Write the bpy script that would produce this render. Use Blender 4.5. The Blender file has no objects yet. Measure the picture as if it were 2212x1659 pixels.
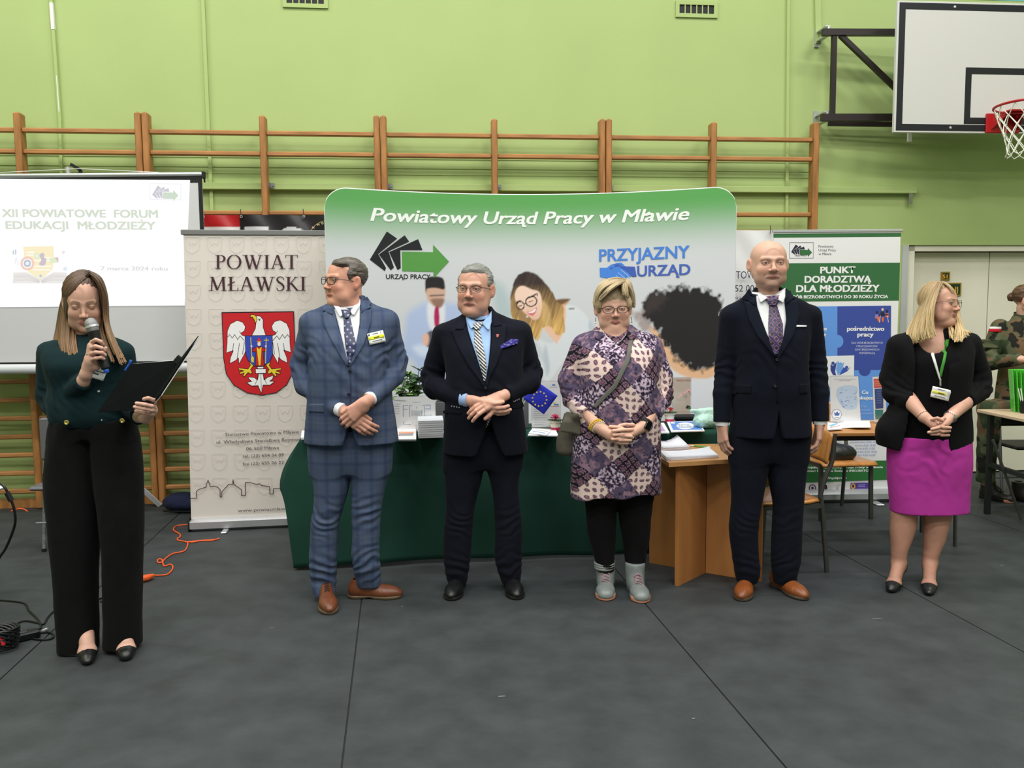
import bpy, bmesh, math, random
import numpy as np
from mathutils import Vector, Matrix
from mathutils.bvhtree import BVHTree
from mathutils.geometry import tessellate_polygon

random.seed(7)
SC = bpy.context.scene
COL = SC.collection

# ---------------------------------------------------------------- camera, world, light, exposure
CAMH, FPX, CX, CY = 1.47, 1780.0, 1106.0, 829.5
RC = Matrix.Rotation(math.radians(90) - math.atan(155 / FPX), 3, 'X') @ Matrix.Rotation(math.radians(-0.5), 3, 'Z')
cam_data = bpy.data.cameras.new('camera')
cam_data.sensor_width = 36.0
cam_data.lens = FPX / 2212 * 36.0
cam_data.clip_end = 100
cam = bpy.data.objects.new('camera', cam_data)
cam.matrix_world = Matrix.Translation((0, 0, CAMH)) @ RC.to_4x4()
COL.objects.link(cam)
SC.camera = cam

world = bpy.data.worlds.new('hall_air')
SC.world = world
world.use_nodes = True
world.node_tree.nodes['Background'].inputs[0].default_value = (0.98, 1.0, 0.97, 1)
world.node_tree.nodes['Background'].inputs[1].default_value = 0.33

LAMPS = [(x, y) for y in (-3.2, -0.6, 2.0, 4.4) for x in (-4.6, -1.6, 1.4, 4.4)]
for lx, ly in LAMPS:
    ld = bpy.data.lights.new('ceiling_lamp_light', 'AREA')
    ld.shape = 'RECTANGLE'
    ld.size, ld.size_y = 1.5, 0.3
    ld.energy = 86
    ld.color = (1.0, 0.985, 0.93)
    lo = bpy.data.objects.new('ceiling_lamp_light', ld)
    lo.location = (lx, ly, 6.6)
    COL.objects.link(lo)

SC.view_settings.view_transform = 'Standard'
SC.view_settings.look = 'None'
SC.view_settings.gamma = 1.0
SC.view_settings.use_curve_mapping = False
SC.view_settings.exposure = 0.0
SC.cycles.use_denoising = True
SC.cycles.max_bounces = 6
SC.cycles.diffuse_bounces = 3

# ---------------------------------------------------------------- measuring helpers
def ray(px, py):
    return RC @ Vector(((px - CX) / FPX, -(py - CY) / FPX, -1.0))
def P(px, py, Y):
    d = ray(px, py)
    t = Y / d.y
    return Vector((d.x * t, Y, CAMH + d.z * t))
def F(px, py, z=0.0):
    d = ray(px, py)
    t = (z - CAMH) / d.z
    return Vector((d.x * t, d.y * t, z))
RCI = np.array(RC.inverted())
def project(V):
    """photo pixel of world points (n,3)"""
    q = (np.asarray(V, float) - np.array([0, 0, CAMH])) @ RCI.T
    return np.stack([CX + FPX * q[:, 0] / -q[:, 2], CY - FPX * q[:, 1] / -q[:, 2]], 1)
class Plane:
    """a vertical plane: world origin o (floor level), heading angle a; local x along it, z up, y into it"""
    def __init__(s, o, a):
        s.o = Vector((o[0], o[1], 0)); s.a = a
        s.u = Vector((math.cos(a), math.sin(a), 0)); s.n = Vector((-math.sin(a), math.cos(a), 0))
    def q(s, px, py, off=0.0):
        d = ray(px, py)
        c = Vector((0, 0, CAMH))
        t = ((s.o + s.n * off) - c).dot(s.n) / d.dot(s.n)
        p = c + d * t
        return Vector(((p - s.o).dot(s.u), off, p.z))

# ---------------------------------------------------------------- materials
def lin(c):
    return tuple((v / 12.92 if v <= 0.04045 else ((v + 0.055) / 1.055) ** 2.4) for v in [x / 255.0 for x in c])
MATS = {}
def mat(name, rgb=None, rough=0.6, metal=0.0, noise=None, bump=None, sheen=0.0, spec=0.4, emit=None, attr=False, coat=0.0, alpha=None, trans=0.0):
    """noise=(scale, amount, (sx,sy,sz)); bump=(scale, strength)"""
    if name in MATS:
        return MATS[name]
    m = bpy.data.materials.new(name)
    m.use_nodes = True
    nt = m.node_tree
    b = nt.nodes['Principled BSDF']
    b.inputs['Roughness'].default_value = rough
    b.inputs['Metallic'].default_value = metal
    b.inputs['Specular IOR Level'].default_value = spec
    b.inputs['Sheen Weight'].default_value = sheen
    b.inputs['Coat Weight'].default_value = coat
    b.inputs['Transmission Weight'].default_value = trans
    if alpha is not None:
        b.inputs['Alpha'].default_value = alpha
    src = None
    if attr:
        a = nt.nodes.new('ShaderNodeAttribute'); a.attribute_name = 'Col'
        src = a.outputs['Color']
    elif rgb is not None:
        c = lin(rgb)
        b.inputs['Base Color'].default_value = (*c, 1)
    tc = None
    if noise or bump:
        tc = nt.nodes.new('ShaderNodeTexCoord')
    if noise:
        mp = nt.nodes.new('ShaderNodeMapping')
        mp.inputs['Scale'].default_value = noise[2] if len(noise) > 2 else (1, 1, 1)
        nt.links.new(tc.outputs['Object'], mp.inputs['Vector'])
        n = nt.nodes.new('ShaderNodeTexNoise')
        n.inputs['Scale'].default_value = noise[0]
        n.inputs['Detail'].default_value = 5
        nt.links.new(mp.outputs['Vector'], n.inputs['Vector'])
        mr = nt.nodes.new('ShaderNodeMapRange')
        mr.inputs['From Min'].default_value = 0.3; mr.inputs['From Max'].default_value = 0.7
        mr.inputs['To Min'].default_value = 1 - noise[1]; mr.inputs['To Max'].default_value = 1 + noise[1]
        nt.links.new(n.outputs['Fac'], mr.inputs['Value'])
        mx = nt.nodes.new('ShaderNodeVectorMath'); mx.operation = 'SCALE'
        if src is not None:
            nt.links.new(src, mx.inputs[0])
        else:
            mx.inputs[0].default_value = lin(rgb)
        nt.links.new(mr.outputs['Result'], mx.inputs['Scale'])
        src = mx.outputs['Vector']
    if src is not None:
        nt.links.new(src, b.inputs['Base Color'])
    if bump:
        n = nt.nodes.new('ShaderNodeTexNoise'); n.inputs['Scale'].default_value = bump[0]; n.inputs['Detail'].default_value = 4
        nt.links.new(tc.outputs['Object'], n.inputs['Vector'])
        bp = nt.nodes.new('ShaderNodeBump'); bp.inputs['Strength'].default_value = bump[1]; bp.inputs['Distance'].default_value = bump[2] if len(bump) > 2 else 0.01
        nt.links.new(n.outputs['Fac'], bp.inputs['Height'])
        nt.links.new(bp.outputs['Normal'], b.inputs['Normal'])
    if emit is not None:
        b.inputs['Emission Color'].default_value = (*lin(rgb), 1)
        b.inputs['Emission Strength'].default_value = emit
        if attr:
            nt.links.new(src, b.inputs['Emission Color'])
            b.inputs['Base Color'].default_value = (0, 0, 0, 1)
            for l in list(b.inputs['Base Color'].links): nt.links.remove(l)
    MATS[name] = m
    return m
mat('print', rough=0.45, attr=True)

# ---------------------------------------------------------------- object helpers
def tag(o, label=None, cat=None, group=None, kind=None):
    if label: o['label'] = label
    if cat: o['category'] = cat
    if group: o['group'] = group
    if kind: o['kind'] = kind
    return o
def empty(name, loc=(0, 0, 0), rz=0.0, label=None, cat=None, group=None, kind=None):
    o = bpy.data.objects.new(name, None)
    o.location = loc; o.rotation_euler = (0, 0, rz)
    o.empty_display_size = 0.1
    COL.objects.link(o)
    return tag(o, label, cat, group, kind)
def link(name, me, m=None, parent=None, smooth=False):
    o = bpy.data.objects.new(name, me)
    COL.objects.link(o)
    if m is not None and not me.materials:
        me.materials.append(MATS[m] if isinstance(m, str) else m)
    if parent is not None:
        o.parent = parent
    if smooth:
        me.polygons.foreach_set('use_smooth', np.ones(len(me.polygons), bool))
    return o
def np_mesh(name, V, Q, C=None, m='print', parent=None, smooth=True):
    """mesh from numpy verts (n,3), quads or tris (k,4|3), optional colours (n,3) linear"""
    me = bpy.data.meshes.new(name)
    V = np.ascontiguousarray(V, dtype=np.float32); Q = np.ascontiguousarray(Q, dtype=np.int32)
    me.vertices.add(len(V)); me.vertices.foreach_set('co', V.ravel())
    k = Q.shape[1]
    me.loops.add(Q.size); me.loops.foreach_set('vertex_index', Q.ravel())
    me.polygons.add(len(Q))
    me.polygons.foreach_set('loop_start', np.arange(0, Q.size, k, dtype=np.int32))
    me.update(calc_edges=True)
    if C is not None:
        at = me.color_attributes.new('Col', 'FLOAT_COLOR', 'POINT')
        c4 = np.ones((len(V), 4), np.float32); c4[:, :3] = C
        at.data.foreach_set('color', c4.ravel())
    return link(name, me, m, parent, smooth)
class MB:
    """collects boxes, tubes, lathes into one mesh"""
    def __init__(s): s.v = []; s.f = []
    def add(s, v, f):
        b = len(s.v); s.v += [tuple(p) for p in v]; s.f += [tuple(i + b for i in q) for q in f]; return s
    def box(s, x0, x1, y0, y1, z0, z1, M=None, bev=0.0):
        if bev <= 0:
            v = [(x0, y0, z0), (x1, y0, z0), (x1, y1, z0), (x0, y1, z0), (x0, y0, z1), (x1, y0, z1), (x1, y1, z1), (x0, y1, z1)]
            f = [(0, 3, 2, 1), (4, 5, 6, 7), (0, 1, 5, 4), (1, 2, 6, 5), (2, 3, 7, 6), (3, 0, 4, 7)]
        else:
            e = min(bev, (x1 - x0) / 2.01, (y1 - y0) / 2.01, (z1 - z0) / 2.01)
            v = []; f = []
            for (zz, i) in ((z0, e), (z0 + e, 0), (z1 - e, 0), (z1, e)):
                a0, a1, b0, b1 = x0 + i, x1 - i, y0 + i, y1 - i
                c = e * 0.6
                v += [(a0 + c, b0, zz), (a1 - c, b0, zz), (a1, b0 + c, zz), (a1, b1 - c, zz), (a1 - c, b1, zz), (a0 + c, b1, zz), (a0, b1 - c, zz), (a0, b0 + c, zz)]
            for r in range(3):
                for k in range(8):
                    f.append((r * 8 + k, r * 8 + (k + 1) % 8, r * 8 + 8 + (k + 1) % 8, r * 8 + 8 + k))
            f.append(tuple(range(7, -1, -1))); f.append(tuple(range(24, 32)))
        if M is not None: v = [M @ Vector(p) for p in v]
        return s.add(v, f)
    def bar(s, a, b, w, t, up=(0, 0, 1)):
        """rectangular bar from a to b, w across, t along up"""
        a = Vector(a); b = Vector(b); d = (b - a); L = d.length; d.normalize()
        up = Vector(up)
        x = d.cross(up)
        if x.length < 1e-4: x = d.cross(Vector((1, 0, 0)))
        x.normalize(); z = x.cross(d)
        M = Matrix((( x.x, d.x, z.x, a.x), (x.y, d.y, z.y, a.y), (x.z, d.z, z.z, a.z), (0, 0, 0, 1)))
        return s.box(-w / 2, w / 2, 0, L, -t / 2, t / 2, M)
    def tube(s, pts, r, n=10, cap=True, closed=False):
        pts = [Vector(p) for p in pts]; m = len(pts)
        rs = r if isinstance(r, (list, tuple)) else [r] * m
        vs = []; prev = None
        for i, p in enumerate(pts):
            if closed: d = (pts[(i + 1) % m] - pts[i - 1])
            else: d = pts[min(i + 1, m - 1)] - pts[max(i - 1, 0)]
            if d.length < 1e-9: d = Vector((0, 0, 1))
            d.normalize()
            if prev is None:
                x = d.cross(Vector((0, 0, 1)))
                if x.length < 0.1: x = d.cross(Vector((0, 1, 0)))
            else:
                x = prev - d * prev.dot(d)
                if x.length < 1e-6: x = d.orthogonal()
            x.normalize(); prev = x; y = d.cross(x)
            for k in range(n):
                t = 2 * math.pi * k / n
                vs.append(p + (x * math.cos(t) + y * math.sin(t)) * rs[i])
        f = []
        for i in range(m if closed else m - 1):
            j = (i + 1) % m
            for k in range(n):
                f.append((i * n + k, i * n + (k + 1) % n, j * n + (k + 1) % n, j * n + k))
        if cap and not closed:
            f.append(tuple(range(n - 1, -1, -1))); f.append(tuple(range((m - 1) * n, m * n)))
        return s.add(vs, f)
    def lathe(s, prof, c=(0, 0, 0), n=24, M=None):
        """prof: (r,z) list around the z axis"""
        vs = []; f = []
        for r, z in prof:
            for k in range(n):
                t = 2 * math.pi * k / n
                p = Vector((c[0] + r * math.cos(t), c[1] + r * math.sin(t), c[2] + z))
                vs.append(M @ p if M is not None else p)
        for i in range(len(prof) - 1):
            for k in range(n):
                f.append((i * n + k, i * n + (k + 1) % n, (i + 1) * n + (k + 1) % n, (i + 1) * n + k))
        f.append(tuple(range(n - 1, -1, -1))); f.append(tuple(range((len(prof) - 1) * n, len(prof) * n)))
        return s.add(vs, f)
    def build(s, name, m, parent=None, smooth=False):
        me = bpy.data.meshes.new(name)
        me.from_pydata(s.v, [], s.f)
        me.update()
        o = link(name, me, m, parent, False)
        if smooth:
            me.polygons.foreach_set('use_smooth', np.ones(len(me.polygons), bool))
            me.set_sharp_from_angle(angle=math.radians(40))
        return o
def dup(o, parent=None, **kw):
    c = o.copy(); COL.objects.link(c)
    if parent is not None: c.parent = parent
    for ch in list(o.children): dup(ch, c)
    return c
def crom(pts, n=8, closed=False):
    """catmull-rom through points (any dimension)"""
    p = np.asarray(pts, float); m = len(p); out = []
    rng = range(m if closed else m - 1)
    for i in rng:
        a, b, c, d = (p[(i - 1) % m], p[i], p[(i + 1) % m], p[(i + 2) % m]) if closed else (p[max(i - 1, 0)], p[i], p[i + 1], p[min(i + 2, m - 1)])
        for k in range(n):
            t = k / n
            out.append(0.5 * ((2 * b) + (-a + c) * t + (2 * a - 5 * b + 4 * c - d) * t * t + (-a + 3 * b - 3 * c + d) * t ** 3))
    if not closed: out.append(p[-1])
    return [tuple(q) for q in out]

# text outlines: built-in font, cached as flat meshes with baseline 0 and cap height 1
FONT = None
PLAIN = {'Ł': 'L', 'ł': 'l', 'Ż': 'Z', 'ż': 'z', 'Ą': 'A', 'ą': 'a', 'ę': 'e', 'ś': 's', 'ć': 'c', 'Ś': 'S', 'ń': 'n'}
_W = {}
def _xmax(t, sh):
    if (t, sh) not in _W: _W[(t, sh)] = text_tris(t, 0, sh)[0][:, 0]
    return _W[(t, sh)]
def text_tris(body, bold=0.0, shear=0.0, spacing=1.0):
    src = body; body = ''.join(PLAIN.get(q, q) for q in src)
    c = bpy.data.curves.new('t', 'FONT'); c.body = body
    if FONT: c.font = FONT
    c.shear = shear; c.space_character = spacing
    c.resolution_u = 3; c.fill_mode = 'FRONT'
    o = bpy.data.objects.new('t', c)
    me = o.to_mesh()
    me.calc_loop_triangles()
    V = np.array([v.co[:] for v in me.vertices]).reshape(-1, 3)
    T = np.array([t.vertices[:] for t in me.loop_triangles]).reshape(-1, 3)
    o.to_mesh_clear(); bpy.data.objects.remove(o); bpy.data.curves.remove(c)
    if len(V):
        for i, q in enumerate(src):
            if q not in PLAIN: continue
            g = _xmax(PLAIN[q], shear); x1 = _xmax(body[:i + 1], shear).max(); w = g.max() - g.min(); x0 = x1 - w; cx = (x0 + x1) / 2
            up = q.isupper(); H_ = .727 if up else .50; t = .07
            if q in 'Ąąę': m = [(x1 - .10, .0), (x1 - .02, .0), (x1 - .05, -.08), (x1 + .05, -.12), (x1 + .04, -.18), (x1 - .12, -.14)]
            elif q in 'Łł': k_ = x0 + (.04 if up else w / 2) + .3 * shear; m = [(k_ - .13, .24), (k_ + .22, .46), (k_ + .22, .53), (k_ - .13, .31)]
            elif q in 'Żż': cx += H_ * shear; m = [(cx - .045, H_ + .06), (cx + .045, H_ + .06), (cx + .045, H_ + .15), (cx - .045, H_ + .15)]
            else: cx += H_ * shear; m = [(cx - .04, H_ + .06), (cx + .03, H_ + .06), (cx + .12, H_ + .2), (cx + .03, H_ + .2)]
            n = len(V); V = np.concatenate([V, np.array([(a_, b_, 5.0) for a_, b_ in m])]); T = np.concatenate([T, np.array([(n, n + j, n + j + 1) for j in range(1, len(m) - 1)])])
        if bold:
            n = len(V); b = bold
            V = np.concatenate([V + np.array([[dx, dy, (k + 1) * 1.0]]) for k, (dx, dy) in enumerate(((-b, -b * .6), (b, -b * .6), (-b, b * .6), (b, b * .6)))])
            T = np.concatenate([T + n * k for k in range(4)])
            V[:, 1] *= 0.727 / (0.727 + b)
        V[:, 1] /= 0.727
        V[:, 1] *= CAPFIX
    return V, T
CAPFIX = 1.0
_v, _t = text_tris('H')
CAPFIX = 1.0 / _v[:, 1].max()
class Print:
    """flat print on a surface. surf(px,py)->(s,z) and pt(s,z,lift)->xyz (parent local)"""
    def __init__(s, surf, pt, fine=None):
        def sf_(x, y):
            q = surf(x, y); return (q[0], q[2]) if len(q) == 3 else (q[0], q[1])
        s.surf = sf_; s.pt = pt; s.V = []; s.T = []; s.C = []; s.layer = 0; s.fine = fine
    def tris(s, uv, T, rgb, lift=None):
        if s.fine:
            uv = [tuple(p) for p in uv]; T = [tuple(t) for t in T]
            for _ in range(4):
                nT = []; done = True; cache = {}
                def mid(a, b):
                    k = (min(a, b), max(a, b))
                    if k not in cache:
                        uv.append(tuple((g + h) / 2 for g, h in zip(uv[a], uv[b]))); cache[k] = len(uv) - 1
                    return cache[k]
                for t in T:
                    w = max(abs(uv[t[i]][0] - uv[t[i - 1]][0]) for i in range(3))
                    if w > s.fine:
                        done = False
                        a, b, c = t; ab, bc, ca = mid(a, b), mid(b, c), mid(c, a)
                        nT += [(a, ab, ca), (ab, b, bc), (ca, bc, c), (ab, bc, ca)]
                    else: nT.append(t)
                T = nT
                if done: break
        lift = s.layer * 0.00008 + 0.0007 if lift is None else lift
        b = len(s.V)
        for p in uv: s.V.append(s.pt(p[0], p[1], lift + (p[2] * 1.5e-5 if len(p) > 2 else 0)))
        for t in T: s.T.append((t[0] + b, t[1] + b, t[2] + b))
        s.C += [lin(rgb)] * len(uv)
    def poly(s, pts, rgb, smooth=0, step=True, raw=False):
        if step: s.layer += 1
        if smooth: pts = crom(pts, smooth, True)
        s.sub = 0 if step else (getattr(s, 'sub', 0) + 1) % 5
        uv = [tuple(p) for p in pts] if raw else [tuple(s.surf(*p))[:2] for p in pts]
        T = tessellate_polygon([[Vector((p[0], p[1], 0)) for p in uv]])
        s.tris([q[:2] + (s.sub,) for q in uv], T, rgb)
    def line(s, pts, w, rgb, closed=False, step=True):
        """polyline of pixel width w"""
        if step: s.layer += 1
        p = [Vector(q) for q in pts]; n = len(p)
        for i in range(n if closed else n - 1):
            a, b = p[i], p[(i + 1) % n]; d = (b - a)
            if d.length < 1e-6: continue
            d.normalize(); m = Vector((-d.y, d.x)) * w / 2; e = d * w / 3
            s.poly([a - m - e, b - m + e, b + m + e, a + m - e], rgb, step=False)
    def ellipse(s, c, rx, ry, rgb, n=20):
        s.poly([(c[0] + rx * math.cos(2 * math.pi * k / n), c[1] + ry * math.sin(2 * math.pi * k / n)) for k in range(n)], rgb)
    def text(s, body, x0, x1, ybase, cap, rgb, bold=0.0, shear=0.0, dy=0.0):
        """x0..x1 pixel extent, ybase baseline pixel at x0, cap height in pixels; dy: baseline change at x1"""
        s.layer += 1
        V, T = text_tris(body, bold, shear)
        if not len(V): return
        a = V[:, 0].min(); b = V[:, 0].max()
        p0 = s.surf(x0, ybase); p1 = s.surf(x1, ybase + dy); pt = s.surf(x0, ybase - cap)
        w = p1[0] - p0[0]; h = pt[1] - p0[1]
        uv = [(p0[0] + (v[0] - a) / (b - a) * w, p0[1] + (v[0] - a) / (b - a) * (p1[1] - p0[1]) + v[1] * h, v[2]) for v in V]
        s.tris(uv, T, rgb)
    def build(s, name, parent, m='print'):
        return np_mesh(name, np.array(s.V), np.array(s.T), np.array(s.C), m, parent, smooth=False)

# ================================================================ SETTING
mat('wall_green', (166, 185, 120), rough=0.75, noise=(1.3, 0.035, (1, 1, 1)), bump=(60, 0.05))
mat('wall_blue', (120, 190, 205), rough=0.75)
mat('door_white', (226, 222, 205), rough=0.5, noise=(2, 0.03))
mat('steel', (150, 150, 148), rough=0.35, metal=0.8)
mat('alu', (205, 206, 210), rough=0.35, metal=0.7)
mat('dark_metal', (32, 22, 22), rough=0.45)
mat('black_metal', (26, 27, 30), rough=0.45)
mat('black', (16, 17, 19), rough=0.55)
mat('white_plastic', (225, 225, 222), rough=0.4)
mat('pine', (158, 108, 62), rough=0.4, noise=(5, 0.28, (4, 4, 1)))
mat('pine_rung', (166, 116, 70), rough=0.38, noise=(5, 0.22, (1, 8, 8)))
mat('floor_sheet', (53, 57, 59), rough=0.62, noise=(5.5, 0.24, (1, 1, 1)), bump=(14, 0.35, 0.01), spec=0.35)
mat('floor_under', (36, 38, 38), rough=0.7)

WALL = Plane((0, 6.75), math.atan(0.10))
wq = WALL.q
hall = math.atan(0.10)
W_O = (0, 6.75, 0)

# floor: rubber sheets with open joints over a darker ground
fl = MB(); fl.box(-9, 9, -7, 8.2, -0.06, -0.006)
floor = fl.build('floor', 'floor_under'); tag(floor, kind='structure')
ang = math.atan(0.14)
Mf = Matrix.Rotation(ang, 4, 'Z')
k0 = (-2.2 * math.cos(ang) + 4.0 * math.sin(ang))
for k in range(-3, 7):
    b = MB(); x0 = k0 + k * 1.42
    b.box(x0 + 0.0035, x0 + 1.42 - 0.0035, -6, 8.0, -0.006, 0.0, Mf)
    o = b.build('floor_sheet', 'floor_sheet', floor)
# little scraps of paper on the floor are wear marks, see below

sd0 = wq(1957, 700).x; zd = wq(2050, 529).z; sd1 = sd0 + 2.0
wb = MB()
wb.box(-7, sd0, 0, 0.4, 0, 4.04); wb.box(sd0, sd1, 0, 0.4, zd, 4.04); wb.box(sd1, 9, 0, 0.4, 0, 4.04)
wo = wb.build('wall_back', 'wall_green'); wo.location = W_O; wo.rotation_euler.z = hall; tag(wo, kind='structure')
wb = MB(); wb.box(-7, 9, -0.004, 0.4, 4.04, 5.6)
wt = wb.build('wall_back_upper', 'wall_blue'); wt.location = W_O; wt.rotation_euler.z = hall; tag(wt, kind='structure')
for nm, x0 in (('wall_left', -7.3), ('wall_right', 8.2)):
    b = MB(); b.box(x0, x0 + 0.3, -7, 7.4, 0, 5.6); o = b.build(nm, 'wall_green'); tag(o, kind='structure')

def wroot(name, **k):
    e = empty(name, W_O, hall, **k); return e
# door niche: frame, two leaves
dr = wroot('door_1', kind='structure')
b = MB(); b.box(sd0, sd0 + 0.07, 0.02, 0.3, 0, zd); b.box(sd0, sd1, 0.02, 0.3, zd - 0.05, zd); b.box(sd1 - .07, sd1, 0.02, .3, 0, zd); b.build('door_frame', 'door_white', dr)
sm = wq(2152, 700).x
for a0, a1 in ((sd0 + 0.075, sm - 0.004), (sm + 0.004, sd1 - 0.075)):
    b = MB(); b.box(a0, a1, 0.12, 0.17, 0.01, zd - 0.055, bev=0.004); b.build('door_leaf', 'door_white', dr)
b = MB(); b.box(sd0 + .07, sd1 - .07, 0.172, 0.3, 0, zd - .06); b.build('door_backing', 'black', dr)
mat('alu_post', (176, 178, 176), rough=0.5)
b = MB(); c0 = wq(1943, 700); b.box(c0.x, sd0 - 0.002, -0.012, 0.0, 0, zd - 0.002); b.build('corner_strip', 'alu_post', dr)
# signs on the door
def flat_sign(name, px0, px1, py0, py1, lab, body, off=0.12, rgb=(24, 52, 34)):
    a = wq(px0, py0, off); c = wq(px1, py1, off)
    e = wroot(name, label=lab, cat='sign')
    mat('sign_border', (150, 120, 50), rough=0.4); mat('sign_green', rgb, rough=0.4)
    b = MB(); b.box(a.x, c.x, off - 0.012, off - 0.001, c.z, a.z); b.build('border', 'sign_border', e)
    b = MB(); b.box(a.x + .012, c.x - .012, off - 0.014, off - 0.0125, c.z + .012, a.z - .012); b.build('panel', 'sign_green', e)
    pr = Print(lambda x, y: wq(x, y, off - 0.0135), lambda s_, z_, l: (s_, off - 0.0145 - l, z_))
    for t in body: pr.text(*t)
    pr.build('lettering', e)
flat_sign('room_number_sign', 2032, 2050, 587, 606, 'small square dark sign with orange number 51 on the white door', [('51', 2035.5, 2046.5, 601.5, 8.5, (235, 160, 40), 0.03)])
flat_sign('door_name_sign', 2007.5, 2074, 611, 639, 'wide green sign with gold border behind the blond woman head', [('SZATNI', 2012, 2069, 634, 15, (215, 160, 50), 0.02)])

# vertical conduits, horizontal steel channel, vents
def conduit(px, y0, y1, w, parts=(), n=1, tilt=0):
    e = wroot('trim_%d' % n, kind='structure')
    a = wq(px[0], y0); c = wq(px[1], y1)
    b = MB(); b.bar((a.x, -0.012, a.z), (c.x, -0.012, c.z), w, 0.024, (0, 1, 0)); b.build('conduit', 'wall_green', e)
    return e, a, c
e, a, c = conduit((112, 132), -10, 262, 0.022, n=1)
def along(a, c, t): return a + (c - a) * t
b = MB(); p0, p1 = along(a, c, 0.065), along(a, c, 0.275); b.bar((p0.x, -0.015, p0.z), (p1.x, -0.015, p1.z), 0.024, 0.024, (0, 1, 0)); b.build('white_cover', 'white_plastic', e)
b = MB(); p0, p1 = along(a, c, 0.64), along(a, c, 0.93)
b.bar((p0.x, -0.02, p0.z), (p1.x, -0.02, p1.z), 0.006, 0.01, (0, 1, 0)); b.build('bare_cable', 'white_plastic', e)
conduit((439, 460), -10, 470, 0.026, n=2)
conduit((1701, 1697), -10, 500, 0.024, n=3)
conduit((1764, 1766), -10, 95, 0.05, n=4)
conduit((132, 137), 262, 480, 0.02, n=5)
# box trunking bands (very shallow) behind the bars
e = wroot('trim_6', kind='structure')
for y in (336, 357, 371):
    a = wq(300, y + 1.5)
    b = MB(); b.box(-6, 2.55, -0.006, 0.0, a.z - 0.003, a.z + 0.003); b.build('ledge', 'wall_green', e)
# horizontal channel on which the bars are bolted
e = wroot('trim_7', kind='structure')
za = wq(800, 399).z; zb = wq(800, 413).z; sL, sR = -6.0, wq(1972, 410).x
b = MB(); b.box(sL, sR, -0.06, 0.0, zb, za, bev=0.004); b.build('steel_channel', 'wall_green', e)
b = MB(); q0 = wq(1955, 440)
b.box(q0.x, q0.x + 0.035, -0.055, -0.045, zb - 0.085, zb + .01); b.build('end_bracket', 'steel', e)
def vent(px0, px1, py0, py1, n, lab):
    e = wroot('wall_vent', label=lab, cat='vent')
    a = wq(px0, py0); c = wq(px1, py1)
    fr = 0.03
    b = MB()
    b.box(a.x, c.x, -0.015, 0, c.z, c.z + fr); b.box(a.x, c.x, -0.015, 0, a.z - fr, a.z)
    b.box(a.x, a.x + fr, -0.015, 0, c.z + fr, a.z - fr); b.box(c.x - fr, c.x, -0.015, 0, c.z + fr, a.z - fr)
    b.build('frame', 'wall_green', e)
    b = MB(); b.box(a.x + fr, c.x - fr, -0.003, -0.001, c.z + fr, a.z - fr); b.build('dark_opening', 'black', e)
    for k in range(1, n):
        x = a.x + fr + (c.x - a.x - 2 * fr) * k / n
        b = MB(); b.box(x - .004, x + .004, -0.012, -0.004, c.z + fr, a.z - fr); b.build('bar', 'wall_green', e)
vent(610, 709, -22, 19, 6, 'dark grilled wall vent at the top left above the wooden bars')
vent(1459, 1549, 2, 40, 6, 'dark grilled wall vent at the top right left of the basketball board')

# ================================================================ WALL BARS
rz0 = 0.138
RUNGS = [rz0 + 0.1405 * k for k in range(16)] + [2.69, 2.845]
posts = [wq(p, 300, -0.13).x for p in (312, 828, 1313, 1765)]
LB = (posts[3] - posts[0]) / 3
labs = ['wooden wall bars at the far left behind the projection screen', 'wooden wall bars between the screen and the green backdrop',
        'wooden wall bars above the middle of the green backdrop', 'wooden wall bars at the right end below the basketball bracket']
def wall_bars(s0, s1, lab):
    e = empty('wall_bars', tuple(WALL.o + WALL.u * s0), hall, lab, 'wall bars', 'wooden wall bars along the green wall')
    L = s1 - s0
    w = 0.046
    for k, x in enumerate((w / 2 + .001, L / 2, L - w / 2 - .001)):
        b = MB(); b.box(x - w / 2, x + w / 2, -0.19, -0.09, 0.0, 2.97 + (0.012 if k != 1 else 0), bev=0.012); b.build('post', 'pine', e)
        b = MB()
        if k != 2:
            b.box(x + w / 2, x + w / 2 + .035, -0.085, -0.075, za - .045, za - .005); b.box(x + w / 2, x + w / 2 + .005, -0.13, -0.075, za - .045, za - .005)
            b.lathe([(0.008, 0), (0.008, .01)], (0, 0, 0), 8, Matrix.Translation((x + w / 2 + .02, -0.085, za - .025)) @ Matrix.Rotation(math.pi / 2, 4, 'X'))
            b.build('bolt_plate', 'steel', e)
    for z in RUNGS:
        for a0, a1 in ((w, L / 2 - w / 2), (L / 2 + w / 2, L - w)):
            b = MB(); b.box(a0, a1, -0.165, -0.125, z - .02, z + .016, bev=0.008); b.build('rung', 'pine_rung', e)
    b = MB(); b.box(w, L - w, -0.12, -0.10, 0.0, 0.07); b.build('bottom_board', 'pine', e)
for k, l in enumerate(labs):
    s0 = posts[0] - LB + k * LB
    wall_bars(s0, s0 + LB - 0.004, l)

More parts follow.
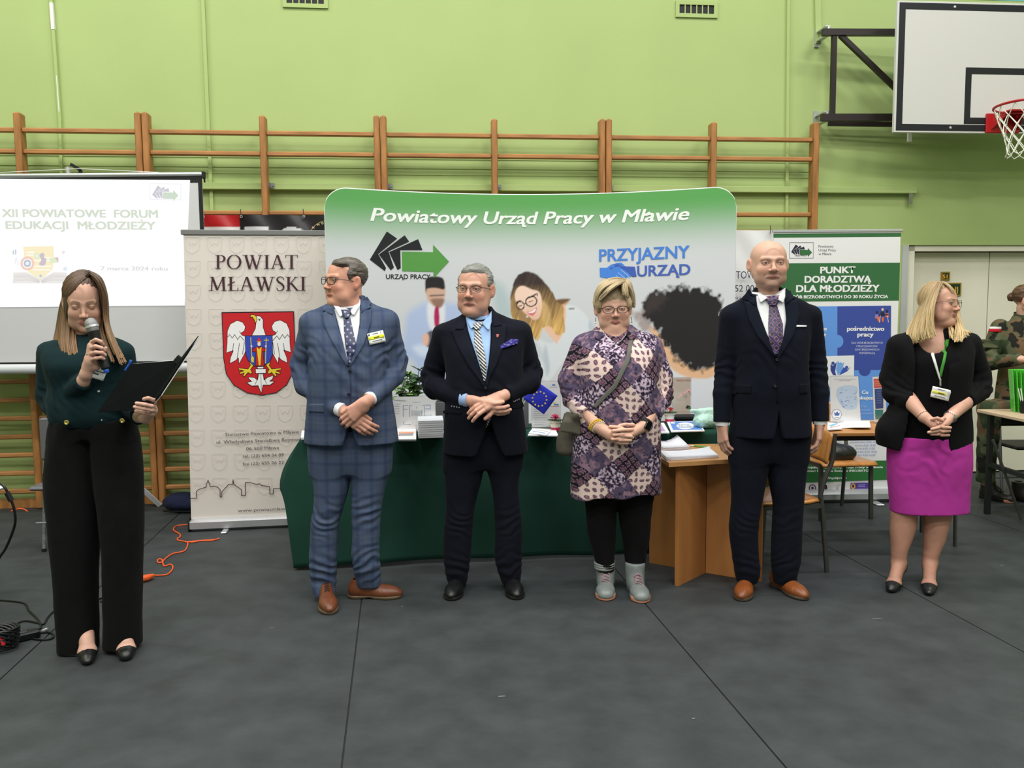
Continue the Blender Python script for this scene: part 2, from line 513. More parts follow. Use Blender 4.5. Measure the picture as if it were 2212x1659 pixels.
# ================================================================ BASKETBALL BOARD
mat('board_white', (202, 201, 198), rough=0.22, spec=0.5)
mat('board_black', (28, 30, 36), rough=0.4)
mat('red_paint', (170, 22, 30), rough=0.35)
mat('net_white', (226, 226, 214), rough=0.7)
BB = Plane((3.877, 6.62), hall * 0.9)
br = empty('basketball_board', (3.877, 6.62, 0), BB.a, 'white basketball board with black border lines and a red hoop', 'basketball board')
z0, z1 = 2.835, 3.825; hw = 0.9
b = MB(); b.box(-hw, hw, 0, 0.03, z0, z1, bev=0.004); b.build('board', 'board_white', br)
b = MB()
t = 0.05; e_ = 0.015
def frame(b, x0, x1, za_, zb_, t):
    b.box(x0, x1, -0.0015, 0.0, za_, za_ + t); b.box(x0, x1, -0.0015, 0.0, zb_ - t, zb_); b.box(x0, x0 + t, -0.0015, 0, za_ + t, zb_ - t); b.box(x1 - t, x1, -0.0015, 0, za_ + t, zb_ - t)
frame(b, -hw + e_, hw - e_, z0 + e_, z1 - e_, 0.05); b.build('border_lines', 'board_black', br)
b = MB(); frame(b, -0.33, 0.33, 2.905, 3.335, 0.05); b.build('target_square', 'board_black', br)
for x in (-0.44, 0.44):
    for z in (z0 + .04, z1 - .04):
        b = MB(); b.lathe([(0.011, 0), (0.009, 0.006), (0, 0.008)], (0, 0, 0), 10, Matrix.Translation((x, -0.0015, z)) @ Matrix.Rotation(math.pi / 2, 4, 'X')); b.build('bolt', 'alu', br)
# support frame to the wall
arm = wroot('board_bracket', label='dark steel tube frame holding the basketball board to the wall', cat='bracket')
off = -0.2
A = wq(1776, 70, off); B_ = wq(1935, 70, off); C_ = wq(1773, 254, off); D_ = wq(1935, 256, off)
def hb(name, p, q, w, t=0.04, m='dark_metal'):
    b = MB(); b.bar(p, q, w, t, (0, 1, 0) if abs(q[2] - p[2]) > 0.2 else (0, 0, 1)); return b.build(name, m, arm)
xr = B_.x + 0.9
hb('upper_tube', (A.x, off, A.z), (xr, off - .1, A.z), 0.04, 0.05)
hb('lower_tube', (C_.x, off, C_.z), (xr, off - .1, C_.z), 0.04, 0.055)
p = wq(1802, 75, off); hb('upright_tube', (p.x, off, A.z - .02), (p.x, off, C_.z + .02), 0.036, 0.036)
p1 = wq(1815, 76, off); p2 = wq(1925, 183, off); hb('diagonal_tube', (p1.x, off, p1.z), (p2.x + .3, off - .03, p2.z - .27), 0.036, 0.036)
p1 = wq(1790, 267, -0.08); hb('rear_tube', (p1.x, -0.08, p1.z), (xr, -0.08, p1.z), 0.035, 0.035)
for (px, py) in ((1771, 76), (1768, 258)):
    p = wq(px, py, -0.06)
    b = MB(); b.box(p.x - .02, p.x + .02, -0.015, -0.001, p.z - .08, p.z + .08); b.box(p.x - .012, p.x + .03, off + .02, -0.01, p.z - .04, p.z - .03); b.box(p.x - .012, p.x + .03, off + .02, -0.01, p.z + .03, p.z + .04)
    b.tube([(p.x + .02, off + .03, p.z - .045), (p.x + .02, off + .03, p.z + .035)], 0.012); b.build('hinge', 'alu', arm)
p = wq(1947, 300, -0.25)
b = MB(); b.box(p.x, p.x + .03, -0.35, -0.33, p.z - .04, p.z + .1); b.build('hanging_strap', 'white_plastic', arm)
# hoop and net
hp = empty('basketball_hoop', (3.877, 6.62, 0), BB.a, 'red basketball hoop with white net below the board', 'basketball hoop')
zr = 2.957; R = 0.23; cxh, cyh = -0.075, -0.38
b = MB(); b.tube([(cxh + R * math.cos(2 * math.pi * k / 48), cyh + R * math.sin(2 * math.pi * k / 48), zr) for k in range(48)], 0.0095, 8, closed=True); b.build('ring', 'red_paint', hp, True)
b = MB(); b.box(-0.155, 0.12, -0.02, -0.003, 2.835, 2.985, bev=.004)
for sx in (-1, 1):
    v = [(sx * .115, -.02, 2.98), (sx * .115, -.02, 2.86), (sx * .06, -.17, 2.975), (sx * .105, -.02, 2.98), (sx * .105, -.02, 2.86), (sx * .05, -.17, 2.975)]
    b.add(v, [(0, 1, 2), (3, 5, 4), (0, 2, 5, 3), (1, 4, 5, 2), (0, 3, 4, 1)])
b.box(-.09, .09, -.2, -.02, 2.965, 2.975); b.build('mounting_plate', 'red_paint', hp)
b = MB(); NL = 12; rows = [(0.225, 0), (0.2, -.075), (0.172, -.15), (0.15, -.215), (0.135, -.275), (0.132, -.33), (0.14, -.352)]
for k in range(NL):
    for sg in (1, -1):
        pts = []
        for j in range(len(rows)):
            for q in range(4):
                if j == len(rows) - 1 and q: break
                jj = j + q / 4; r = np.interp(jj, range(len(rows)), [x[0] for x in rows]); z = np.interp(jj, range(len(rows)), [x[1] for x in rows])
                ph = 2 * math.pi * (k + sg * jj * 0.5) / NL
                pts.append((cxh + r * math.cos(ph), cyh + r * math.sin(ph), zr - .01 + z))
        b.tube(pts, 0.0036, 5)
b.build('net', 'net_white', hp, True)

# ================================================================ PROJECTION SCREEN
SCR = Plane((-3.11, 5.85), 0.0)
sr = empty('projection_screen', (-3.11, 5.85, 0), 0, 'large pull-up projection screen on a tripod showing the opening slide', 'screen')
mat('screen_cloth', (196, 196, 200), rough=0.85)
mat('case_white', (200, 202, 208), rough=0.35)
zt = SCR.q(437, 380).z; zl = SCR.q(400, 782).z; xr_ = SCR.q(441, 500).x; xl_ = -xr_ 
b = MB(); b.box(-xr_, xr_, 0.0, 0.004, zl, zt - .03); b.build('screen_cloth', 'screen_cloth', sr)
b = MB(); bw = 0.028
b.box(xr_ - bw, xr_, -0.002, 0, zl, zt); b.box(-xr_, -xr_ + bw, -0.002, 0, zl, zt); b.box(-xr_ + bw, xr_ - bw, -.002, 0, zt - .045, zt - .0); b.box(-xr_, xr_, -.002, 0, zl - .002, zl + .008)
b.build('black_border', 'black', sr)
b = MB(); b.tube([(-xr_ - .01, 0, zt + .012), (xr_ + .012, 0, zt + .012)], 0.015, 12); b.build('top_rod', 'alu', sr, True)
b = MB(); b.box(xr_ + .002, xr_ + .022, -.015, .015, zt - .02, zt + .03, bev=.004); b.box(xr_ + .014, xr_ + .02, -.01, .01, zt - .045, zt - .02); b.build('end_cap', 'black', sr)
b = MB(); b.tube([(-xr_ - .03, 0, zl - .04), (xr_ + .03, 0, zl - .04)], 0.036, 14); b.build('roller_case', 'case_white', sr, True)
b = MB(); b.tube([(0, .06, 0.35), (0, .06, zt + .08)], 0.016, 10)
p = SCR.q(150, 354); p2 = SCR.q(170, 366)
b.build('pole', 'alu', sr, True)
b = MB(); b.bar((p.x, 0.02, p.z), (p2.x, .02, p2.z), .02, .02); b.bar((p2.x, .02, p2.z), (p2.x, .03, zt), .02, .02); b.build('hook', 'black', sr)
b = MB(); b.tube([(p2.x, 0.0, p2.z + .005), (xr_ - .3, 0, zt + .027)], 0.0022, 6); b.tube([(p2.x, 0.0, p2.z + .005), (-xr_ + .3, 0, zt + .027)], 0.0022, 6); b.build('hanging_cord', 'white_plastic', sr)
g = F(346, 1094); gl = (g.x + 3.11, g.y - 5.85)
for k, (dx, dy) in enumerate(((gl[0], gl[1]), (-gl[0], gl[1]), (0.05, 0.55))):
    b = MB(); b.bar((0, .06, 0.62), (dx, dy, 0.008), .035, .014, (0, 1, 0)); b.build('leg', 'case_white', sr)
# the projected slide (light from a projector)
mat('slide_light', (255, 255, 255), rough=0.9, emit=1.0, attr=True)
sp = Print(lambda x, y: SCR.q(x, y), lambda s_, z_, l: (s_, -0.0025 - l, z_))
sp.poly([(-40, 386), (411, 389), (399.5, 660), (-40, 664)], (254, 255, 255))
GT = (214, 222, 206)
sp.text('XII POWIATOWE  FORUM', 5, 342, 468.5, 17, GT, 0.03, dy=2)
sp.text('EDUKACJI  MŁODZIEŻY', 13, 337, 494.5, 17, GT, 0.03, dy=1.5)
sp.text('7 marca 2024 roku', 218, 363, 584, 8.5, (222, 216, 222), 0.02, dy=.5)
sp.line([(324, 397), (391.5, 398), (391, 432), (325, 431)], 1.2, (236, 232, 242), closed=True)
def logo(pr, x, y, w, blk, grn, txt=True):
    """three tilted black cards and a green arrow; x,y top left, w width in px"""
    def T(q): return [(x + a * w, y + c * w) for a, c in q]
    pr.poly(T([(0, .355), (.215, 0), (.345, .09), (.105, .285), (.205, .46), (.19, .5)]), blk)
    pr.poly(T([(.115, .29), (.44, .048), (.497, .128), (.235, .25), (.305, .455), (.265, .49)]), blk)
    pr.poly(T([(.245, .26), (.61, .097), (.665, .235), (.385, .235), (.39, .465), (.35, .485)]), blk)
    pr.poly(T([(.405, .255), (.80, .262), (.80, .168), (1, .38), (.805, .59), (.805, .51), (.41, .50)]), grn)
logo(sp, 329, 401, 57, (206, 202, 212), (206, 222, 202))
sp.text('URZĄD PRACY', 339, 376, 428, 2.6, (214, 210, 220))
sp.poly([(51, 533), (116, 532), (118, 560), (114, 582), (90, 604), (62, 588), (54, 570)], (250, 238, 200), 0)
for (yy, xa, xb) in ((545, 58, 74), (551, 58, 84), (557, 96, 112), (563, 64, 110), (575, 66, 110), (583, 72, 108)): sp.line([(xa, yy), (xb, yy)], 2.4, (255, 255, 250))
sp.ellipse((60, 569), 15, 15, (244, 206, 190)); sp.ellipse((60, 569), 10.5, 10.5, (250, 250, 250)); sp.ellipse((60, 569), 8, 8, (190, 198, 214)); sp.ellipse((60, 569), 4, 4, (240, 244, 250))
sp.poly([(86, 552), (92, 546), (97, 550), (96, 556), (101, 560), (98, 572), (90, 574), (85, 570), (90, 562)], (206, 196, 206), 5)
sp.ellipse((80, 553), 6, 6, (214, 232, 196)); sp.ellipse((80, 553), 4, 4, (236, 244, 226))
sp.poly([(108, 557), (127, 556), (127, 568), (108, 568)], (226, 236, 206)); sp.poly([(119, 557), (127, 556), (127, 567)], (226, 190, 196))
sp.poly([(30, 589), (58, 588), (88, 602), (118, 588), (146, 589), (146, 612), (92, 612), (88, 610), (84, 612), (28, 612)], (236, 234, 230))
for k in range(6):
    sp.line([(32, 592 + k * 3), (60, 592 + k * 2.6), (86, 606 + k)], 0.8, (212, 206, 206)); sp.line([(144, 592 + k * 3), (116, 592 + k * 2.6), (91, 606 + k)], 0.8, (212, 206, 206))
sp.line([(33, 571), (36, 557), (41, 572)], 1, (222, 220, 230)); sp.ellipse((89, 596), 3, 3, (190, 206, 236)); sp.ellipse((138, 545), 3.4, 3.4, (240, 226, 226)); sp.ellipse((142, 581), 4.5, 4.5, (226, 234, 244))
sp.line([(30, 542), (30, 549)], 3, (206, 214, 200)); sp.line([(35, 540), (35, 549)], 3, (196, 206, 232))
sp.build('projected_slide', sr, 'slide_light')

# ================================================================ BANNERS HUNG ON THE BARS
mat('vinyl', rough=0.28, attr=True, spec=0.5)
def hung_banner(lab, px0, px1, py0, py1, paint, grommets, rung_y, name='vinyl_banner'):
    off = -0.2
    e = wroot(name, label=lab, cat='banner')
    a = wq(px0, py0, off); c = wq(px1, py1, off)
    nx, nz = 90, 60
    xs = np.linspace(a.x, c.x, nx); zs = np.linspace(c.z, a.z, nz)
    X, Z = np.meshgrid(xs, zs)
    top = (Z - c.z) / (a.z - c.z)
    Yw = off - 0.012 * np.sin(X * 9) * (0.3 + top) - 0.01 * np.sin(X * 23 + Z * 16) * top
    V = np.stack([X, Yw, Z], -1).reshape(-1, 3)
    wp = np.array([(WALL.o + WALL.u * v[0] + WALL.n * v[1] + Vector((0, 0, v[2])))[:] for v in V])
    px = project(wp)
    C = paint(px[:, 0], px[:, 1])
    I = np.arange(nx * nz).reshape(nz, nx)
    Q = np.stack([I[:-1, :-1], I[:-1, 1:], I[1:, 1:], I[1:, :-1]], -1).reshape(-1, 4)
    np_mesh('sheet', V, Q, C, 'vinyl', e)
    for g in grommets:
        p = wq(g[0], g[1], off - .02)
        b = MB(); b.tube([(p.x + .008 * math.cos(t * math.pi / 5), off - .026, p.z + .008 * math.sin(t * math.pi / 5)) for t in range(10)], .003, 6, closed=True); b.build('grommet', 'alu', e)
        r = wq(g[0] - 1, rung_y, off + .02)
        b = MB(); b.tube([(p.x, off - .028, p.z), (r.x, off + .005, r.z + .02)], .003, 6); b.build('tie', 'black', e)
    return e
def blend(C, m, rgb):
    return C * (1 - m[:, None]) + np.array(lin(rgb)) * m[:, None]
def paint_dark(x, y):
    C = np.tile(np.array(lin((34, 30, 34))), (len(x), 1))
    C = blend(C, ((x < 518) & (y < 491)).astype(float), (170, 26, 34)); C = blend(C, ((x < 518) & (y >= 491)).astype(float), (216, 212, 212))
    C = blend(C, ((x > 529) & (x < 580) & (y > 489.5)).astype(float), (205, 205, 208))
    C = blend(C, ((((x - 630) / 24) ** 2 + ((y - 501) / 10.5) ** 2) < 1).astype(float), (205, 205, 208))
    return C
bd = hung_banner('dark banner with a red and white flag end hung on the wooden bars', 430, 745, 464, 640, paint_dark, [(521.5, 468), (656.5, 467.5), (440, 468)], 458)
pr = Print(lambda x, y: wq(x, y, -0.21), lambda s_, z_, l: (s_, -0.226 - l, z_))
ring_pts = [(709 + 42 * math.cos(t), 519 + 42 * math.sin(t)) for t in np.linspace(math.pi * 1.02, math.pi * 1.75, 16)]
pr.line(ring_pts, 0.8, (190, 170, 120))
for ch, x, y in (('M', 686, 488), ('O', 695, 485), ('N', 704, 482.5), ('N', 675, 494)): pr.text(ch, x, x + 4.5, y, 4.5, (214, 190, 140), 0.02)
pr.build('lettering', bd)
def paint_white(x, y):
    C = np.tile(np.array(lin((222, 222, 226))), (len(x), 1)); return C
bw_ = hung_banner('white banner with dark letters hung beside the green backdrop', 1575, 1700, 497, 700, paint_white, [(1663.5, 504)], 493)
pr = Print(lambda x, y: wq(x, y, -0.22), lambda s_, z_, l: (s_, -0.226 - l, z_))
pr.text('TOW', 1589, 1630, 602, 16, (40, 42, 70)); pr.text('52 00', 1587, 1628, 630, 14, (40, 42, 70)); pr.text('98', 1588, 1600, 649, 8, (60, 62, 90))
pr.build('lettering', bw_)

# ================================================================ POP-UP BACKDROP
def bdY(X):
    q = (X - 0.118) / 1.27
    return 5.67 - 0.35 * q * q + 0.055 * X
def bd_s(px, py):
    Y = 5.4
    for _ in range(12):
        p = P(px, py, Y); Y = bdY(p.x)
    return (p.x, p.z)
bk = empty('popup_backdrop', (0, 0, 0), 0, 'tall curved pop-up backdrop with a green top and printed office people', 'backdrop')
XL, XR = bd_s(708.5, 700)[0], bd_s(1586.5, 700)[0]
ZT = (bd_s(760, 407)[1] + bd_s(1540, 407)[1]) / 2
nx, nz = 460, 340
xs = np.linspace(XL, XR, nx); zs = np.linspace(0.02, ZT, nz)
X, Z = np.meshgrid(xs, zs)
# rounded top corners
rc = 0.13
dx = np.minimum(X - XL, XR - X)
lim = ZT - np.where(dx < rc, rc - np.sqrt(np.maximum(rc ** 2 - (rc - dx) ** 2, 0)), 0)
Z = Z * (lim / ZT)
Y = bdY(X)
V = np.stack([X, Y, Z], -1).reshape(-1, 3)
PX = project(V); px, py = PX[:, 0], PX[:, 1]
rng = np.random.default_rng(3)
TAB = rng.random((64, 64, 64)).astype(np.float32)
def vnoise(p):
    p = np.asarray(p, np.float32); i = np.floor(p).astype(np.int32); f = p - i; f = f * f * (3 - 2 * f)
    r = 0
    for a in (0, 1):
        for b in (0, 1):
            for c in (0, 1):
                w = (f[:, 0] if a else 1 - f[:, 0]) * (f[:, 1] if b else 1 - f[:, 1]) * (f[:, 2] if c else 1 - f[:, 2])
                r = r + w * TAB[(i[:, 0] + a) & 63, (i[:, 1] + b) & 63, (i[:, 2] + c) & 63]
    return r
def fbm(p, o=4):
    p = np.asarray(p, np.float32); s = 0; a = 0.5; t = 0
    for k in range(o):
        s = s + a * vnoise(p * (2 ** k) + 7.3 * k); t += a; a *= 0.5
    return s / t
C = np.tile(np.array(lin((204, 207, 212))), (len(V), 1))
hZ = (ZT - V[:, 2])
g = np.clip((hZ - 0.04) / 0.40, 0, 1); g = g * g * (3 - 2 * g)
C = np.array(lin((88, 158, 84)))[None] * (1 - g[:, None]) + C * g[:, None]
def softpoly(pts, rgb, blur=1.5, smooth=6, wob=0.0, rgb2=None, y01=None, op=1.0, streak=0):
    global C
    p = np.array(crom(pts, smooth, True) if smooth else pts, float)
    x0, y0 = p.min(0) - 3 * blur - 8; x1, y1 = p.max(0) + 3 * blur + 8
    id_ = np.nonzero((px > x0) & (px < x1) & (py > y0) & (py < y1))[0]
    if not len(id_): return
    x, y = px[id_], py[id_]
    if wob:
        n = fbm(np.stack([x * .11, y * .11, x * 0 + 3], -1), 4) - .5; n2 = fbm(np.stack([x * .11, y * .11, x * 0 + 9], -1), 4) - .5
        x = x + n * wob; y = y + n2 * wob
    a = p; b = np.roll(p, -1, 0)
    d2 = np.full(len(x), 1e9); ins = np.zeros(len(x), bool)
    for (ax, ay), (bx, by) in zip(a, b):
        ex, ey = bx - ax, by - ay; L = ex * ex + ey * ey + 1e-9
        t = np.clip(((x - ax) * ex + (y - ay) * ey) / L, 0, 1)
        d2 = np.minimum(d2, (x - ax - t * ex) ** 2 + (y - ay - t * ey) ** 2)
        c1 = (ay > y) != (by > y)
        if by != ay: ins ^= c1 & (x < (bx - ax) * (y - ay) / (by - ay) + ax)
    d = np.sqrt(d2) * np.where(ins, 1, -1)
    m = np.clip(d / (2 * blur) + .5, 0, 1) * op
    col = np.array(lin(rgb))[None]
    if rgb2 is not None:
        t = np.clip((y - y01[0]) / (y01[1] - y01[0]), 0, 1)[:, None]; col = col * (1 - t) + np.array(lin(rgb2))[None] * t
    if streak: col = col * (1 - streak + 2 * streak * fbm(np.stack([(px[id_] + .35 * py[id_]) * .32, py[id_] * .035, py[id_] * 0], 1), 3))[:, None]
    C[id_] = C[id_] * (1 - m[:, None]) + col * m[:, None]
def z1(q): return [(700 + a / 3.318, 390 + b / 3.318) for a, b in q]
def z2(q): return [(1100 + a / 3.318, 390 + b / 3.318) for a, b in q]
# man in a pale blue suit, out of focus
softpoly(z1([(600, 960), (690, 890), (760, 870), (900, 880), (985, 900), (1020, 1000), (1000, 1360), (880, 1480), (700, 1480), (640, 1300), (560, 1260), (580, 1080)]), (172, 190, 226), 9, op=.95)
softpoly(z1([(745, 880), (860, 880), (850, 1060), (760, 1060)]), (222, 224, 232), 4)
softpoly(z1([(640, 1190), (780, 1170), (800, 1230), (700, 1260)]), (206, 218, 240), 6)
softpoly(z1([(735, 770), (860, 760), (862, 850), (845, 900), (815, 912), (775, 890), (742, 850)]), (206, 168, 148), 2.5)
softpoly(z1([(770, 850), (858, 850), (845, 900), (815, 912), (785, 892)]), (120, 88, 74), 3, op=.8)
softpoly(z1([(724, 740), (735, 700), (790, 686), (850, 700), (866, 750), (858, 780), (800, 770), (742, 775), (730, 800)]), (30, 28, 30), 1.6)
softpoly(z1([(756, 820), (862, 816), (862, 826), (758, 832)]), (70, 60, 64), 1.2, 0, op=.8)
softpoly(z1([(795, 912), (822, 908), (826, 1046), (796, 1052), (788, 980)]), (176, 24, 88), 1.6, 2)
softpoly(z1([(738, 1090), (800, 1085), (790, 1190), (735, 1190)]), (84, 84, 96), 2, 2)
softpoly(z1([(705, 1120), (735, 1092), (752, 1120), (745, 1175), (715, 1180)]), (226, 180, 160), 2.5)
softpoly(z1([(1212, 740), (1290, 760), (1340, 900), (1350, 980), (1240, 960)]), (150, 180, 184), 10, op=.55)
softpoly(z1([(1200, 725), (1222, 728), (1224, 748), (1204, 745)]), (130, 120, 96), 2, op=.7)
# laughing woman with glasses
softpoly(z2([(130, 1070), (200, 1130), (330, 1150), (390, 900), (430, 890), (500, 915), (560, 980), (610, 1060), (600, 1150), (545, 1220), (420, 1260), (300, 1420), (262, 1440), (215, 1320), (160, 1180)]), (214, 219, 226), 2)
softpoly(z2([(575, 1000), (612, 1060), (600, 1140), (570, 1060)]), (176, 186, 200), 3, op=.7)
softpoly(z2([(262, 1180), (290, 1330), (268, 1400), (245, 1260)]), (168, 178, 190), 3, op=.6)
softpoly(z2([(140, 1080), (250, 1240), (240, 1300), (150, 1150)]), (182, 190, 200), 4, op=.5)
softpoly(z2([(215, 990), (330, 1160), (352, 1150), (395, 1060), (400, 880), (300, 860)]), (232, 190, 164), 1.5)
softpoly(z2([(380, 860), (420, 850), (428, 872), (395, 895)]), (200, 160, 130), 2)
softpoly(z2([(340, 855), (430, 848), (425, 862), (350, 900)]), (110, 84, 56), 2)
softpoly(z2([(14, 960), (10, 860), (28, 740), (70, 672), (140, 652), (205, 680), (262, 740), (312, 800), (345, 870), (388, 900), (388, 990), (400, 1080), (340, 1105), (300, 1050), (240, 1060), (205, 1145), (150, 1100), (90, 1060), (60, 1010), (30, 990)]), (58, 44, 42), 1.3, rgb2=(206, 164, 98), y01=(612, 712), wob=5, streak=.75)
softpoly(z2([(40, 820), (60, 770), (100, 755), (160, 780), (215, 800), (236, 870), (232, 930), (215, 985), (175, 998), (130, 965), (85, 925), (52, 880)]), (240, 208, 190), 1.3, rgb2=(226, 180, 156), y01=(640, 700))
softpoly(z2([(52, 910), (90, 935), (150, 1000), (130, 1060), (80, 1010)]), (150, 118, 84), 3, op=.8)
softpoly(z2([(235, 870), (280, 900), (300, 1000), (270, 1060), (240, 1000)]), (226, 190, 128), 3, op=.5)
softpoly(z2([(128, 940), (160, 936), (196, 908), (192, 940), (170, 968), (145, 962)]), (214, 110, 120), .8)
softpoly(z2([(136, 943), (162, 938), (190, 917), (184, 938), (160, 950)]), (250, 246, 246), .6)
softpoly(z2([(120, 850), (160, 825), (200, 806), (202, 813), (165, 836)]), (84, 60, 56), .7, 2)
softpoly(z2([(48, 868), (80, 858), (84, 866), (52, 878)]), (84, 60, 56), .7, 2)
def softring(c, rx, ry, w, rgb, rot=0.0):
    global C
    x, y = px - c[0], py - c[1]; ca, sa = math.cos(rot), math.sin(rot); u, v = x * ca + y * sa, -x * sa + y * ca
    q = np.sqrt((u / rx) ** 2 + (v / ry) ** 2); m = np.clip(1 - (np.abs(q - 1) * min(rx, ry) - w / 2) / .7, 0, 1) * (np.abs(q - 1) < .6)
    C = blend(C, m, rgb)
softring((1100 + 158 / 3.318, 390 + 866 / 3.318), 12, 10.5, 1.6, (40, 30, 40), -.3)
softring((1100 + 80 / 3.318, 390 + 896 / 3.318), 8, 8.5, 1.6, (40, 30, 40), -.3)
softpoly(z2([(110, 880), (122, 872), (124, 880), (112, 888)]), (40, 30, 40), .6, 0)
softpoly(z2([(195, 822), (206, 812), (202, 832)]), (40, 30, 40), .6, 0)
softpoly(z2([(140, 868), (172, 858), (170, 864), (142, 874)]), (60, 40, 44), .7, 0)
softpoly(z2([(68, 898), (92, 892), (92, 898), (70, 904)]), (60, 40, 44), .7, 0)
softpoly(z2([(124, 968), (132, 968), (132, 980), (124, 980)]), (240, 236, 230), .6, 0)
softpoly(z2([(428, 915), (468, 913), (468, 922), (428, 924)]), (120, 112, 100), .7, 0)
# dark curly head seen from behind
softpoly(z2([(1150, 1290), (1290, 1370), (1465, 1390), (1500, 1420), (1480, 1700), (1150, 1700), (1160, 1400)]), (216, 218, 226), 8, op=.7)
softpoly(z2([(1000, 1040), (1080, 1100), (1200, 1260), (1340, 1350), (1470, 1320), (1465, 1400), (1380, 1420), (1250, 1400), (1150, 1330), (1090, 1200), (1030, 1110)]), (222, 178, 140), 3)
softpoly(z2([(880, 950), (960, 930), (1010, 990), (1000, 1090), (930, 1030)]), (150, 130, 126), 6, wob=22, op=.75)
softpoly(z2([(950, 960), (962, 880), (1010, 810), (1100, 790), (1240, 765), (1400, 790), (1505, 835), (1530, 930), (1530, 1200), (1470, 1310), (1360, 1375), (1300, 1330), (1200, 1290), (1150, 1210), (1080, 1110), (1030, 1040), (990, 1000)]), (26, 24, 26), 5.0, wob=30)
softpoly(z2([(1000, 830), (1100, 800), (1120, 870), (1010, 950), (970, 930)]), (70, 58, 58), 9, wob=20, op=.5)
I = np.arange(nx * nz).reshape(nz, nx)
Q = np.stack([I[:-1, :-1], I[:-1, 1:], I[1:, 1:], I[1:, :-1]], -1).reshape(-1, 4)
mat('stretch_fabric', rough=0.7, attr=True)
np_mesh('printed_fabric', V, Q, C, 'stretch_fabric', bk)
mat('fabric_edge', (120, 160, 118), rough=0.8); mat('fabric_white', (212, 214, 216), rough=0.8)
# back side shell and rolled rim
b = MB(); n = 200
rim = []
for k in range(n + 1):
    x = XL + (XR - XL) * k / n; d = min(x - XL, XR - x); zz = ZT - (rc - math.sqrt(max(rc ** 2 - (rc - d) ** 2, 0)) if d < rc else 0)
    rim.append((x, bdY(x) + .012, zz))
rim = [(XL, bdY(XL) + .012, .03)] + [(XL, bdY(XL) + .012, z) for z in (0.7, 1.4, ZT - rc)] + rim[1:-1] + [(XR, bdY(XR) + .012, z) for z in (ZT - rc, 1.4, .7, .03)]
b.tube(rim, .007, 8); b.build('rim', 'fabric_white', bk, True)
b = MB()
for k in range(n):
    x0, x1 = XL + .01 + (XR - XL - .02) * k / n, XL + .01 + (XR - XL - .02) * (k + 1) / n
    b.add([(x0, bdY(x0) + .03, .02), (x1, bdY(x1) + .03, .02), (x1, bdY(x1) + .03, ZT - rc), (x0, bdY(x0) + .03, ZT - rc)], [(0, 1, 2, 3)])
b.build('back_panel', 'fabric_white', bk)
pr = Print(bd_s, lambda s_, z_, l: (s_, bdY(s_) - .0015 - l, z_), fine=.07)
p0 = bd_s(800, 478); p1 = bd_s(1489, 473); pc = bd_s(806, 449)
V_, T_ = text_tris('Powiatowy Urząd Pracy w Mławie', 0.02, 0.22)
a0, a1 = V_[:, 0].min(), V_[:, 0].max(); zb_ = (p0[1] + p1[1]) / 2
pr.layer = 1
pr.tris([(p0[0] + (v[0] - a0) / (a1 - a0) * (p1[0] - p0[0]), zb_ + v[1] * .083, v[2]) for v in V_], T_, (236, 240, 238))
logo(pr, 799, 500, 171, (26, 28, 34), (86, 150, 72))
pr.text('URZĄD PRACY', 834, 930, 602.5, 10, (26, 28, 34), 0.012)
pr.text('PRZYJAZNY', 1294, 1489, 564.5, 26, (72, 128, 214), 0.022, dy=-8)
pr.text('URZĄD', 1376, 1491, 597, 23, (66, 98, 184), 0.022, dy=-4)
BL, DB = (72, 132, 220), (64, 94, 180)
pr.poly(z2([(648, 625), (700, 625), (725, 605), (770, 592), (830, 612), (875, 675), (868, 690), (840, 690), (838, 738), (800, 720), (760, 700), (700, 700), (650, 690)]), BL)
pr.poly(z2([(715, 640), (735, 602), (780, 598), (820, 615), (900, 618), (912, 688), (880, 690), (850, 660), (790, 620), (745, 622), (728, 645)]), DB)
pr.poly(z2([(760, 592), (800, 588), (826, 605), (790, 602)]), BL)
for q in ([(800, 640), (850, 680), (862, 700)], [(780, 660), (830, 700), (845, 722)], [(765, 680), (800, 712), (818, 730)]): pr.line(z2(q), .8, (200, 220, 245))
pr.build('printed_lettering', bk)

# ================================================================ ROLL-UP BANNERS
mat('banner_print', rough=0.4, attr=True)
def rollup(name, pl, px_tl, px_tr, py_t, w_extra, lab, rgb):
    """returns root, Print, plane info. pl plane (origin floor left corner); local x along"""
    e = empty(name, tuple(pl.o), pl.a, lab, 'roll-up banner')
    return e
# county banner on the left
a = F(411, 1146.5); c = F(712, 1132.5)
rp = Plane((a.x, a.y), math.atan2(c.y - a.y, c.x - a.x)); Wb = (c - a).length
ru1 = empty('rollup_banner', tuple(rp.o), rp.a, 'beige roll-up banner with a red coat of arms showing a white eagle', 'roll-up banner')
ztop = rp.q(550, 497).z; xl0 = rp.q(391, 500).x; xr0 = rp.q(712, 500).x
b = MB(); b.box(xl0, xr0, -.012, .012, ztop - .035, ztop, bev=.004); b.build('top_rail', 'steel', ru1)
b = MB(); b.box(-.002, Wb, -.045, .045, 0.0, .085, bev=.02); b.build('base_cassette', 'alu', ru1, True)
b = MB(); b.box(-.004, .0, -.045, .045, 0.0, .088, bev=.01); b.build('end_cap', 'black', ru1)
f_ = rp.q(487, 1150)
for x in (Wb * .26, Wb * .78):
    b = MB(); b.box(x - .02, x + .02, -.13, .13, .0, .012, bev=.005); b.build('foot', 'alu', ru1)
nz_ = 30
xb0 = rp.q(413, 1120).x; xt0 = rp.q(397, 520).x; xb1 = Wb - .01; xt1 = xr0 - .005
V = []
